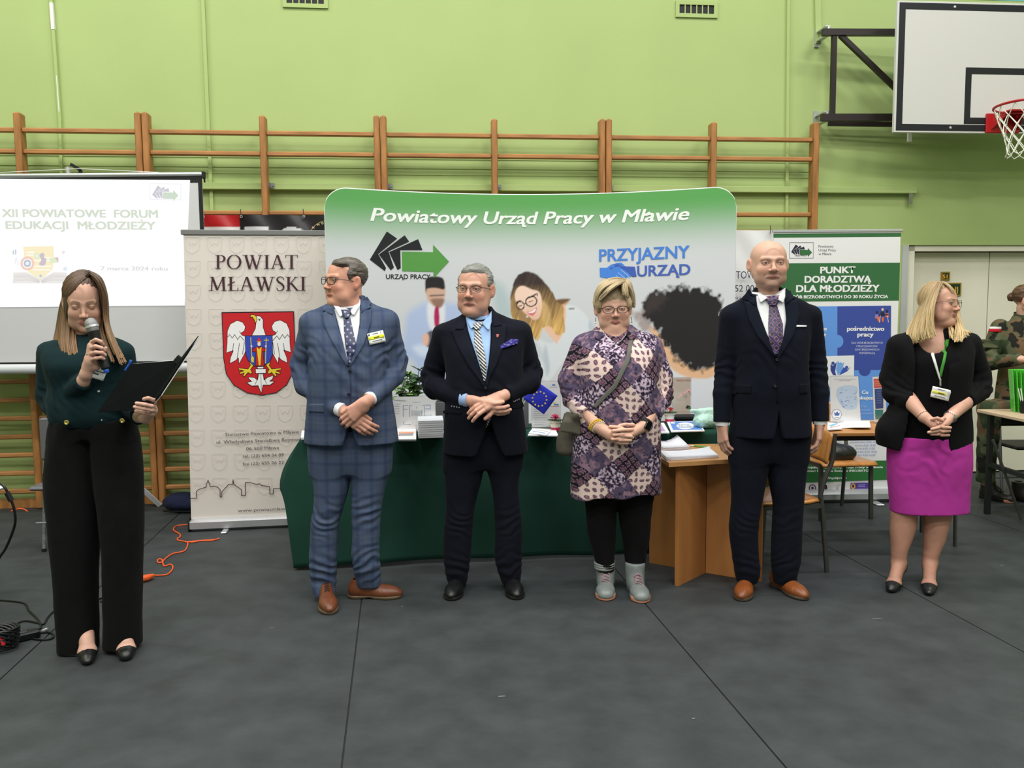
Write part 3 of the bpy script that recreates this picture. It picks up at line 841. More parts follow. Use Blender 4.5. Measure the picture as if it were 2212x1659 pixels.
for k in range(nz_ + 1):
    t = k / nz_; z = .08 + (ztop - .035 - .08) * t
    for j in range(21):
        u = j / 20; x = (xb0 * (1 - t) + xt0 * t) * (1 - u) + (xb1 * (1 - t) + xt1 * t) * u
        V.append((x, .006 * math.sin(u * 3 + t * 5) * t * (1 - t) * 2 - .002, z))
I = np.arange(len(V)).reshape(nz_ + 1, 21)
Q = np.stack([I[:-1, :-1], I[:-1, 1:], I[1:, 1:], I[1:, :-1]], -1).reshape(-1, 4)
np_mesh('sheet', np.array(V), Q, np.tile(lin((216, 208, 202)), (len(V), 1)), 'banner_print', ru1)
pr = Print(lambda x, y: rp.q(x, y), lambda s_, z_, l: (s_, -.009 - l, z_))
# faint watermark shields
def k3(q): return [(380 + a / 3.771, 460 + b / 3.771) for a, b in q]
for r in range(14):
    for cc in range(7):
        x = 400 + cc * 48 + r * 1.2; y = 511 + r * 52 + cc * .0
        if x > 690 or y > 1080: continue
        pr.layer = 0
        pts = [(x, y), (x + 31, y), (x + 31, y + 18), (x + 27, y + 30), (x + 15.5, y + 36), (x + 4, y + 30), (x, y + 18)]
        pr.line(pts, .8, (212, 203, 197), closed=True, step=False)
        pr.line([(x + 6, y + 8), (x + 10, y + 18), (x + 15, y + 12), (x + 21, y + 18), (x + 25, y + 8)], .8, (212, 202, 197), step=False)
pr.layer = 2
# serif capitals drawn as strokes
def ring(cx, cy, rx, ry, tx, ty, a0=0, a1=360, n=28):
    P_, Q_ = [], []
    for k in range(n + 1):
        t = math.radians(a0 + (a1 - a0) * k / n)
        P_.append((cx + rx * math.cos(t), cy + ry * math.sin(t))); Q_.append((cx + (rx - tx) * math.cos(t), cy + (ry - ty) * math.sin(t)))
    return [[P_[k], P_[k + 1], Q_[k + 1], Q_[k]] for k in range(n)]
def st(x0, y0, x1, y1, w):  # slanted stem with horizontal width
    return [(x0 - w / 2, y0), (x0 + w / 2, y0), (x1 + w / 2, y1), (x1 - w / 2, y1)]
def sf(x, y, w=.3, h=.045): return [(x - w / 2, y), (x + w / 2, y), (x + w / 2, y + h), (x - w / 2, y + h)]
TH, TN = .13, .06
def stroke(pts, ws):
    out = []; p = [np.array(q) for q in pts]; nrm = []
    for k in range(len(p)):
        d = p[min(k + 1, len(p) - 1)] - p[max(k - 1, 0)]; d = d / np.linalg.norm(d); nrm.append(np.array([-d[1], d[0]]))
    for k in range(len(p) - 1):
        out.append([tuple(p[k] + nrm[k] * ws[k] / 2), tuple(p[k + 1] + nrm[k + 1] * ws[k + 1] / 2), tuple(p[k + 1] - nrm[k + 1] * ws[k + 1] / 2), tuple(p[k] - nrm[k] * ws[k] / 2)])
    return out
Spts = crom([(.44, .78), (.40, .93), (.27, 1.0), (.13, .93), (.09, .78), (.18, .62), (.34, .48), (.43, .32), (.41, .12), (.26, .0), (.12, .05), (.07, .22)], 4)
Sw = [.05 + .08 * math.exp(-((k / len(Spts) - .5) / .2) ** 2) for k in range(len(Spts))]
GL = {
 'I': (.36, [st(.18, 0, .18, 1, TH), sf(.18, 0), sf(.18, .955)]),
 'P': (.62, [st(.17, 0, .17, 1, TH), sf(.17, 0), sf(.12, .955, .2)] + ring(.3, .74, .28, .26, .12, .045, -90, 90) + [[(.17, .955), (.3, .955), (.3, 1), (.17, 1)], [(.17, .48), (.3, .48), (.3, .525), (.17, .525)]]),
 'O': (.88, ring(.43, .5, .4, .52, .12, .05)),
 'W': (1.16, [st(.18, 1, .4, 0, TH), st(.4, 0, .58, .9, TN), st(.52, 1, .78, 0, TH), st(.78, 0, 1.0, 1, TN), sf(.16, .955), sf(.52, .955, .26), sf(1.0, .955, .28)]),
 'A': (.82, [st(.41, 1, .68, 0, TH), st(.39, 1, .13, 0, TN), sf(.13, 0, .26), sf(.69, 0, .3), [(.22, .32), (.58, .32), (.58, .37), (.22, .37)]]),
 'T': (.74, [st(.36, 0, .36, 1, TH), sf(.36, 0), sf(.36, .955, .68), [(.02, .8), (.05, .8), (.07, 1), (.02, 1)], [(.67, .8), (.7, .8), (.7, 1), (.65, 1)]]),
 'M': (1.02, [st(.2, 1, .48, .05, TH), st(.8, 1, .48, .05, TN), st(.16, 0, .2, 1, TN), st(.84, 0, .8, 1, TH), sf(.15, 0, .26), sf(.85, 0, .3), sf(.17, .955, .2), sf(.83, .955, .24)]),
 'Ł': (.66, [st(.2, 0, .2, 1, TH), sf(.2, .955), sf(.33, 0, .54), [(.56, 0), (.62, 0), (.6, .24), (.57, .24)], [(.02, .36), (.42, .62), (.42, .69), (.02, .43)]]),
 'S': (.54, stroke(Spts, Sw)),
 'K': (.78, [st(.17, 0, .17, 1, TH), sf(.17, 0), sf(.17, .955), st(.2, .42, .58, 1, TN), st(.3, .56, .66, 0, TH), sf(.58, .955, .24), sf(.68, 0, .24)]),
}
def serif_text(pr, body, x0, x1, ybase, cap, rgb):
    W_ = sum(GL[c_][0] if c_ != ' ' else .4 for c_ in body); sx = (x1 - x0) / W_; x = x0
    pr.layer += 1
    for c_ in body:
        if c_ != ' ':
            for q in GL[c_][1]: pr.poly([(x + u * sx, ybase - v * cap) for u, v in q], rgb, step=False)
            x += GL[c_][0] * sx
        else: x += .4 * sx
MA = (66, 34, 44)
serif_text(pr, 'POWIAT', 465, 645, 581, 30, MA)
serif_text(pr, 'MŁAWSKI', 451, 662, 628, 30, MA)
# coat of arms, traced
BKc, RD, WH, YE, BU = (22, 16, 20), (196, 30, 38), (236, 234, 236), (226, 200, 52), (52, 72, 176)
sh = [(374, 808), (963, 800), (975, 1150), (960, 1290), (905, 1400), (820, 1465), (700, 1485), (580, 1465), (470, 1400), (410, 1310), (388, 1180)]
pr.poly(k3(sh), BKc)
cxs = sum(p_[0] for p_ in sh) / len(sh); cys = sum(p_[1] for p_ in sh) / len(sh)
pr.poly(k3([(cxs + (p_[0] - cxs) * .978, cys + (p_[1] - cys) * .98) for p_ in sh]), RD)
def outl(q, rgb=WH, g=4, smooth=0):
    pr.poly(k3(q), rgb, smooth); 
    L_ = crom(q, smooth, True) if smooth else q
    pr.line(k3(L_), 1.1, BKc, closed=True)
wingL = [(568, 925), (560, 960), (530, 980), (520, 965), (540, 995), (580, 1008), (586, 1080), (560, 1150), (515, 1232), (512, 1180), (490, 1200), (440, 1226), (446, 1180), (470, 1120), (412, 1140), (420, 1060), (422, 960), (445, 905), (500, 876), (545, 890)]
wingR = [(1350 - x_, y_ - 4) for x_, y_ in wingL]
for wg in (wingL, wingR): outl(wg)
for sx_ in (0, 1):
    for q in ([(425, 1010), (440, 990), (462, 1020)], [(462, 1020), (480, 990), (505, 1030)], [(505, 1030), (525, 1000), (560, 1040)], [(460, 1140), (474, 1060)], [(500, 1190), (520, 1060)], [(545, 1150), (560, 1050)]):
        pr.line(k3([(x_ if not sx_ else 1350 - x_, y_) for x_, y_ in q]), 1.0, BKc)
outl([(620, 998), (650, 940), (655, 890), (640, 855), (660, 838), (690, 842), (712, 870), (712, 930), (735, 998)], smooth=0)
outl([(608, 850), (612, 828), (640, 828), (662, 850), (660, 885), (648, 896), (640, 870), (625, 848)], YE)
pr.ellipse(k3([(682, 872)])[0], 1.6, 1.4, BKc); pr.line(k3([(668, 866), (694, 862)]), 1, BKc)
for L_ in ([(600, 1215), (610, 1240), (590, 1270), (515, 1262), (512, 1275), (555, 1285), (520, 1300), (525, 1312), (560, 1302), (548, 1328), (560, 1332), (590, 1298), (612, 1310), (624, 1300), (610, 1275), (632, 1245), (640, 1215)],):
    outl(L_, YE); outl([(1372 - x_, y_) for x_, y_ in L_], YE)
outl([(576, 1380), (620, 1372), (592, 1345), (596, 1336), (640, 1340), (668, 1360), (676, 1310), (712, 1310), (720, 1360), (750, 1338), (796, 1322), (790, 1350), (765, 1370), (806, 1372), (770, 1400), (730, 1400), (712, 1400), (698, 1470), (672, 1405), (620, 1408)], WH)
for q in ([(694, 1312), (698, 1440)], [(672, 1320), (650, 1395)], [(712, 1320), (740, 1390)]): pr.line(k3(q), .9, BKc)
outl([(650, 1270), (735, 1268), (735, 1304), (652, 1306)], WH); outl([(664, 1252), (718, 1250), (714, 1268), (668, 1268)], WH)
ish = [(566, 1000), (786, 996), (790, 1150), (765, 1215), (700, 1250), (640, 1245), (590, 1200), (572, 1150)]
outl(ish, BU)
outl([(660, 1090), (700, 1088), (735, 1110), (728, 1130), (712, 1128), (722, 1245), (650, 1243), (655, 1130), (625, 1130), (625, 1108)], (190, 30, 36))
pr.poly(k3([(660, 1090), (680, 1110), (700, 1088), (690, 1240), (678, 1242)]), YE)
pr.ellipse(k3([(680, 1066)])[0], 3.6, 4.6, (240, 214, 200)); pr.poly(k3([(662, 1044), (678, 1010), (698, 1042), (696, 1050), (664, 1052)]), (206, 40, 40)); pr.line(k3([(664, 1047), (696, 1046)]), 1, YE)
pr.line(k3([(612, 1016), (622, 1190)]), 1.6, YE); pr.poly(k3([(614, 1180), (626, 1164), (638, 1180), (636, 1216), (618, 1216)]), YE)
pr.line(k3([(738, 1018), (732, 1222)]), 1.6, YE); pr.line(k3([(720, 1036), (758, 1036)]), 1.6, YE)
pr.ellipse(k3([(618, 1085)])[0], 2, 2, (240, 214, 200)); pr.ellipse(k3([(735, 1085)])[0], 2, 2, (240, 214, 200))
TC = (74, 66, 68)
def k4(x, y): return (380 + x / 4.879, 860 + y / 4.879)
def line_t(body, xa, xb, y, cap=30, dy=0):
    p = k4(xa, y); q = k4(xb, y + dy); pr.text(body, p[0], q[0], p[1], cap / 4.879, TC, 0.0, dy=(dy) / 4.879)
line_t('Starostwo Powiatowe w Mławie', 525, 1300, 396, 32, -30)
line_t('ul. Władysława Stanisława Reymonta 6', 432, 1420, 478, 34, -36)
line_t('06-500 Mława', 745, 1090, 545, 32, -12)
line_t('tel. (23) 654 34 09', 706, 1138, 625, 32, -16)
line_t('fax (23) 655 26 22', 708, 1140, 705, 32, -16)
line_t('www.powiatmlawski.pl', 658, 1290, 1196, 32, -28)
sk = [(156, 1052), (224, 1050), (220, 980), (245, 958), (325, 932), (325, 895), (335, 890), (343, 858), (352, 890), (362, 895), (365, 930), (410, 922), (445, 935), (470, 960), (470, 1036), (488, 1036), (487, 985), (560, 904), (602, 904), (606, 855), (614, 904), (695, 960), (695, 1023), (735, 1022), (733, 890), (745, 882), (800, 888), (850, 905), (885, 898), (905, 915), (990, 930), (994, 1006), (1028, 1006), (1030, 950), (1150, 940), (1400, 930)]
pr.line([k4(*q) for q in sk], 1.5, MA)
pr.text('nero', 383 + 30, 383 + 39, 1132.5, 2.4, (80, 80, 90)) if False else None
pr.build('printed_design', ru1)

# youth advice banner on the right
a = F(1664, 1086); c = F(1926, 1082)
rq = Plane((a.x, a.y), math.atan2(c.y - a.y, c.x - a.x)); Wr = (c - a).length
ru2 = empty('rollup_banner', tuple(rq.o), rq.a, 'white roll-up banner with green bands and blue puzzle panels', 'roll-up banner')
zt2 = rq.q(1800, 496).z; xl2 = rq.q(1670, 500).x; xr2 = rq.q(1948, 500).x
b = MB(); b.box(xl2 - .005, xr2 + .005, -.012, .012, zt2 - .02, zt2, bev=.003); b.build('top_rail', 'alu', ru2)
b = MB(); b.box(-.01, Wr + .01, -.06, .06, 0.0, .1, bev=.03); b.build('base_cassette', 'alu', ru2, True)
for x in (.22, Wr - .16):
    b = MB(); b.box(x - .03, x + .03, -.16, .16, .0, .012, bev=.005); b.build('foot', 'alu', ru2)
b = MB(); b.box(xl2 + .005, xr2 - .01, -.004, .0, .09, zt2 - .015); mat('sheet_white', (226, 226, 228), rough=.35)
b.build('sheet', 'sheet_white', ru2)
pr = Print(lambda x, y: rq.q(x, y), lambda s_, z_, l: (s_, -.004 - l, z_))
def m1(x, y): return (1580 + x / 4.1475, 460 + y / 4.1475)
def m2(x, y): return (1580 + x / 4.1475, 780 + y / 4.1475)
GN, LB_, MB_, WT = (52, 104, 62), (96, 148, 222), (58, 76, 156), (230, 230, 232)
pr.poly([m1(374, 186), m1(1517, 180), m1(1516, 214), m1(374, 222)], GN)
pr.poly([m1(377, 452), m1(1507, 446), m1(1498, 786), m1(377, 796)], GN)
pr.line([m1(519, 267), m1(732, 266), m1(731, 405), m1(519, 406)], .8, (60, 80, 76), closed=True)
q = m1(533, 283); logo(pr, q[0], q[1], 45, (40, 40, 62), GN)
q = m1(566, 388); pr.text('URZĄD PRACY', q[0], m1(672, 388)[0], q[1], 2.4, (60, 60, 80), .02)
for t_, xb_, y_ in (('Powiatowy', 912, 310), ('Urząd Pracy', 934, 343), ('w Mławie', 893, 377)):
    q = m1(778, y_); pr.text(t_, q[0], m1(xb_, y_)[0], q[1], 5.2, (96, 98, 104))
for t_, xa_, xb_, y_, cp in (('PUNKT', 792, 1107, 541, 14.2), ('DORADZTWA', 652, 1249, 625, 14.6), ('DLA MŁODZIEŻY', 576, 1322, 708, 15), ('DLA OSÓB BEZROBOTNYCH DO 30 ROKU ŻYCIA', 420, 1400, 766, 6.6)):
    q = m1(xa_, y_); pr.text(t_, q[0], m1(xb_, y_)[0], q[1], cp, WT, .035, dy=-1)
pr.poly([m1(1218, 610), m1(1226, 608), m1(1233, 632), m1(1224, 632)], WT)
pr.poly([m1(400, 842), m1(1427, 830), m1(1424, 1600), m1(1400, 1850), m1(400, 1850)], LB_)
pr.poly([m1(946, 838), m1(1427, 830), m1(1420, 1405), m1(946, 1412)], MB_)
pr.ellipse(m1(948, 1150), 12.5, 14, LB_); pr.ellipse(m1(1190, 1408), 13, 13, MB_)
for t_, xa_, xb_, y_ in (('pośrednictwo', 1032, 1366, 1055), ('pracy', 1124, 1270, 1106)):
    q = m1(xa_, y_); pr.text(t_, q[0], m1(xb_, y_)[0], q[1], 9.4, WT, .035)
q = m1(700, 1053); pr.text('doradztwo', q[0], m1(851, 0)[0], q[1], 8.5, WT, .035); q = m1(690, 1104); pr.text('zawodowe', q[0], m1(843, 0)[0], q[1], 8.5, WT, .035)
for t_, xa_, xb_, y_ in (('DLA OSÓB BEZROBOTNYCH', 1073, 1350, 1172), ('I PRACODAWCÓW', 1117, 1305, 1202), ('ZAINTERESOWANYCH', 1102, 1320, 1232), ('WSPÓŁPRACĄ', 1138, 1283, 1264)):
    q = m1(xa_, y_); pr.text(t_, q[0], m1(xb_, y_)[0], q[1], 4.2, (206, 210, 232))
# tiny seated figures
for (x, y, cl, hc) in ((1300, 890, (150, 120, 190), (40, 36, 60)), (1350, 865, (40, 44, 60), (230, 190, 170)), (1390, 880, (214, 110, 80), (40, 36, 60))):
    pr.ellipse(m1(x, y), 2.6, 3, hc); pr.poly([m1(x - 16, y + 20), m1(x + 14, y + 18), m1(x + 18, y + 55), m1(x - 18, y + 55)], cl)
pr.poly([m1(1285, 935), m1(1325, 932), m1(1330, 975), m1(1310, 975), m1(1300, 950)], (214, 110, 70)); pr.poly([m1(1340, 935), m1(1362, 935), m1(1360, 975), m1(1345, 975)], (214, 110, 70))
pr.line([m1(1315, 915), m1(1400, 912)], 2.6, (30, 32, 50)); pr.line([m1(1330, 920), m1(1322, 980)], 1, WT); pr.line([m1(1392, 920), m1(1402, 978)], 1, WT)
# white square with three raised figures
pr.poly([m1(830, 1282), m1(1096, 1276), m1(1092, 1560), m1(830, 1560)], (224, 226, 230))
for cx_, cy_, cl in ((906, 1346, (50, 66, 140)), (974, 1352, (110, 160, 224)), (1028, 1383, (60, 84, 170))): pr.ellipse(m1(cx_, cy_), 3.6, 3.6, cl)
pr.poly([m1(884, 1352), m1(905, 1368), m1(940, 1335), m1(925, 1420), m1(935, 1455), m1(905, 1450), m1(884, 1410)], (50, 66, 140))
pr.poly([m1(950, 1320), m1(975, 1372), m1(1008, 1330), m1(985, 1420), m1(950, 1455), m1(932, 1400)], (110, 160, 224))
pr.poly([m1(1000, 1380), m1(1035, 1400), m1(1066, 1378), m1(1030, 1420), m1(960, 1455), m1(985, 1410)], (60, 84, 170))
q = m2(1163, 293); pr.text('Co', q[0], m2(1222, 0)[0], q[1], 7.4, WT, .035)
q = m2(1090, 343); pr.text('zyskujesz?', q[0], m2(1300, 0)[0], q[1], 7.6, WT, .035)
for t_, xa_, xb_, y_ in (('STAŻ', 1160, 1208, 414), ('SZKOLENIE', 1140, 1237, 445), ('BON SZKOLENIOWY', 1080, 1270, 477)):
    q = m2(xa_, y_); pr.text(t_, q[0], m2(xb_, y_)[0], q[1], 3.8, (180, 200, 236))
for t_, xa_, xb_, y_ in (('GODZINY OBSŁUGI:', 1095, 1290, 702), ('poniedziałek-8.00-16.00', 1060, 1320, 730), ('wtorek-8.00-18.00', 1100, 1287, 760), ('środa-8.00-16.00', 1110, 1280, 788), ('czwartek-8.00-18.00', 1085, 1300, 817), ('piątek 8.00-16.00', 1100, 1284, 847)):
    q = m2(xa_, y_); pr.text(t_, q[0], m2(xb_, y_)[0], q[1], 4, (130, 150, 206))
pr.poly([m2(400, 905), m2(1425, 888), m2(1420, 1058), m2(400, 1092)], (44, 110, 56))
for t_, xa_, xb_, y_, cp in (('Lider projektu: Powiatowy Urząd Pracy w Mławie', 560, 1352, 960, 4.6), ('Partner: Pracownia Rozwoju INKUBATOR', 640, 1247, 992, 4.6), ('Współpraca:', 845, 1028, 1056, 4.8)):
    q = m2(xa_, y_); pr.text(t_, q[0], m2(xb_, y_)[0], q[1], cp, WT, .03, dy=-1)
pr.ellipse(m2(722, 1135), 7.8, 8, (110, 50, 90)); pr.ellipse(m2(722, 1135), 5.6, 5.8, WT); pr.ellipse(m2(722, 1135), 2.8, 3, (70, 50, 110))
pr.poly([m2(832, 1105), m2(850, 1108), m2(855, 1135), m2(840, 1160), m2(830, 1140)], (60, 40, 70)); pr.ellipse(m2(965, 1130), 5.5, 5.5, (206, 160, 160)); pr.ellipse(m2(965, 1130), 4.6, 4.6, WT)
pr.poly([m2(1063, 1090), m2(1265, 1084), m2(1262, 1148), m2(1063, 1156)], (84, 60, 150)); pr.ellipse(m2(1085, 1118), 5, 6, (214, 160, 60)); pr.ellipse(m2(1085, 1118), 2, 3.5, (50, 40, 60))
pr.line([m2(1132, 1108), m2(1190, 1106)], 1, (200, 196, 230)); pr.line([m2(1132, 1120), m2(1190, 1118)], 1, (200, 196, 230))
pr.build('printed_design', ru2)

# ================================================================ SCULPTING WITH DISTANCE FIELDS
def smin(a, b, k):
    if k <= 0: return np.minimum(a, b)
    h = np.maximum(k - np.abs(a - b), 0) / k
    return np.minimum(a, b) - h * h * k * 0.25
class SDF:
    def __init__(s, lo, hi, h):
        s.lo = np.array(lo, float); s.h = h
        n = np.ceil((np.array(hi) - s.lo) / h).astype(int) + 1
        s.ax = [(s.lo[i] + h * np.arange(n[i])).astype(np.float32) for i in range(3)]
        s.d = np.full(n, 0.5, np.float32)
    def op(s, fn, b0, b1, k=0.0, cut=False):
        m = k + 2.5 * s.h; sl = []
        for i in range(3):
            a = int(np.searchsorted(s.ax[i], b0[i] - m)); b = int(np.searchsorted(s.ax[i], b1[i] + m))
            if b <= a: return
            sl.append(slice(a, b))
        X = s.ax[0][sl[0]][:, None, None]; Y = s.ax[1][sl[1]][None, :, None]; Z = s.ax[2][sl[2]][None, None, :]
        v = fn(X, Y, Z); c = s.d[tuple(sl)]
        s.d[tuple(sl)] = -smin(-c, v, k) if cut else smin(c, v, k)
    def ell(s, c, r, k=0.0, cut=False, R=None):
        c = [float(q) for q in c]; m = max(r)
        if R is None: R = np.eye(3); bb = np.array(r)
        else: R = np.array(R); bb = np.sqrt((R ** 2) @ (np.array(r) ** 2))
        def fn(X, Y, Z):
            dx, dy, dz = X - c[0], Y - c[1], Z - c[2]
            u = [dx * R[0, i] + dy * R[1, i] + dz * R[2, i] for i in range(3)]
            k0 = np.sqrt((u[0] / r[0]) ** 2 + (u[1] / r[1]) ** 2 + (u[2] / r[2]) ** 2)
            k1 = np.sqrt((u[0] / r[0] ** 2) ** 2 + (u[1] / r[1] ** 2) ** 2 + (u[2] / r[2] ** 2) ** 2)
            return k0 * (k0 - 1) / np.maximum(k1, 1e-6)
        s.op(fn, np.array(c) - bb, np.array(c) + bb, k, cut)
    def cap(s, a, b, ra, rb, k=0.0, cut=False, flat=None):
        """tapered capsule; flat=(axis, factor>1 squeezes along axis)"""
        a = np.array(a, float); b = np.array(b, float); ba = b - a; L2 = float(ba @ ba) + 1e-12; m = max(ra, rb)
        def fn(X, Y, Z):
            px, py_, pz = X - a[0], Y - a[1], Z - a[2]
            t = np.clip((px * ba[0] + py_ * ba[1] + pz * ba[2]) / L2, 0, 1)
            vx, vy, vz = px - t * ba[0], py_ - t * ba[1], pz - t * ba[2]
            if flat is not None:
                n, f = flat; q = (vx * n[0] + vy * n[1] + vz * n[2]) * (f - 1)
                vx = vx + q * n[0]; vy = vy + q * n[1]; vz = vz + q * n[2]
            return np.sqrt(vx * vx + vy * vy + vz * vz) - (ra + (rb - ra) * t)
        s.op(fn, np.minimum(a, b) - m, np.maximum(a, b) + m, k, cut)
    def chain(s, pts, rs, k=0.01, flat=None):
        for i in range(len(pts) - 1): s.cap(pts[i], pts[i + 1], rs[i], rs[i + 1], k, flat=flat)
    def prof(s, rows, k=0.0, n=2.4, cut=False, off=0.0):
        """rows: (z, cx, cy, a, b) cross-sections"""
        r = sorted(rows); r = np.array(crom(r, 6)); r = r[np.argsort(r[:, 0])]
        z = r[:, 0]
        def fn(X, Y, Z):
            zz = Z.ravel()
            cx, cy, a, b = [np.interp(zz, z, r[:, i])[None, None, :] for i in (1, 2, 3, 4)]
            a = np.maximum(a, .004) + off; b = np.maximum(b, .004) + off
            q = (np.abs((X - cx) / a) ** n + np.abs((Y - cy) / b) ** n) ** (1 / n)
            d = (q - 1) * np.minimum(a, b)
            dz = np.maximum(z[0] - off - Z, Z - z[-1] - off)
            return np.maximum(d, dz)
        A = r[:, 3].max() + off; B = r[:, 4].max() + off
        s.op(fn, (r[:, 1].min() - A, r[:, 2].min() - B, z[0] - off), (r[:, 1].max() + A, r[:, 2].max() + B, z[-1] + off), k, cut)
    def half(s, n, c, k=0.0):
        """remove the side n.(p-c)>0"""
        n = np.array(n, float); n /= np.linalg.norm(n)
        s.op(lambda X, Y, Z: -(((X - c[0]) * n[0] + (Y - c[1]) * n[1] + (Z - c[2]) * n[2])) + 0 * (X + Y + Z), s.lo - 1, [a[-1] + 1 for a in s.ax], k, True)
    def mesh(s):
        d = s.d; h = s.h
        d[0] = d[-1] = h; d[:, 0] = d[:, -1] = h; d[:, :, 0] = d[:, :, -1] = h
        S = d < 0; n = np.array(d.shape)
        cp, cc, qs = [], [], []
        for ax in range(3):
            lo_ = [slice(None)] * 3; hi_ = [slice(None)] * 3
            lo_[ax] = slice(0, -1); hi_[ax] = slice(1, None)
            cr = S[tuple(lo_)] != S[tuple(hi_)]
            idx = np.argwhere(cr)
            if not len(idx): continue
            A = d[tuple(lo_)][cr]; B = d[tuple(hi_)][cr]
            t = A / (A - B); p = idx.astype(np.float64); p[:, ax] += t
            o1, o2 = (ax + 1) % 3, (ax + 2) % 3; q = []
            for u, v in ((0, 0), (1, 0), (1, 1), (0, 1)):
                c = idx.copy(); c[:, o1] -= u; c[:, o2] -= v
                cid = (c[:, 0] * n[1] + c[:, 1]) * n[2] + c[:, 2]
                q.append(cid); cc.append(cid); cp.append(p)
            q = np.stack(q, 1); q[A > 0] = q[A > 0][:, ::-1]; qs.append(q)
        cc = np.concatenate(cc); cp = np.concatenate(cp); qs = np.concatenate(qs)
        u, inv = np.unique(cc, return_inverse=True)
        cnt = np.bincount(inv).astype(float)
        V = np.stack([np.bincount(inv, cp[:, i]) for i in range(3)], 1) / cnt[:, None]
        V = V * h + s.lo
        Q = np.searchsorted(u, qs)
        return V, Q
def normals(V, Q):
    a = V[Q[:, 2]] - V[Q[:, 0]]; b = V[Q[:, 3]] - V[Q[:, 1]]
    f = np.cross(a, b); N = np.zeros_like(V)
    for i in range(4):
        for c in range(3): N[:, c] += np.bincount(Q[:, i], f[:, c], len(V))
    return N / np.maximum(np.linalg.norm(N, axis=1), 1e-9)[:, None]
def rotm(yaw=0, pitch=0, roll=0):
    """yaw>0 turns the face toward image right, pitch>0 tips it down, roll>0 leans to image right"""
    return np.array(Matrix.Rotation(math.radians(yaw), 3, 'Z') @ Matrix.Rotation(math.radians(pitch), 3, 'X') @ Matrix.Rotation(math.radians(roll), 3, 'Y'))
def unit(v):
    v = np.array(v, float); return v / np.linalg.norm(v)

mat('skin', rough=0.5, attr=True, spec=0.35, bump=(220, 0.12, 0.002))
mat('hair', rough=0.5, attr=True, spec=0.4)
mat('cloth', rough=0.9, attr=True, spec=0.1, sheen=0.02, bump=(900, 0.25, 0.001))
mat('leather', rough=0.38, attr=True, spec=0.5, bump=(160, 0.15, 0.002))
mat('silk', rough=0.42, attr=True, spec=0.5)
lens_m = bpy.data.materials.new('lens_glass'); lens_m.use_nodes = True
nt = lens_m.node_tree; nt.nodes.clear()
o_ = nt.nodes.new('ShaderNodeOutputMaterial'); t_ = nt.nodes.new('ShaderNodeBsdfTransparent'); g_ = nt.nodes.new('ShaderNodeBsdfGlossy'); x_ = nt.nodes.new('ShaderNodeMixShader')
g_.inputs['Roughness'].default_value = .05; x_.inputs[0].default_value = .07
nt.links.new(t_.outputs[0], x_.inputs[1]); nt.links.new(g_.outputs[0], x_.inputs[2]); nt.links.new(x_.outputs[0], o_.inputs[0])
MATS['lens_glass'] = lens_m

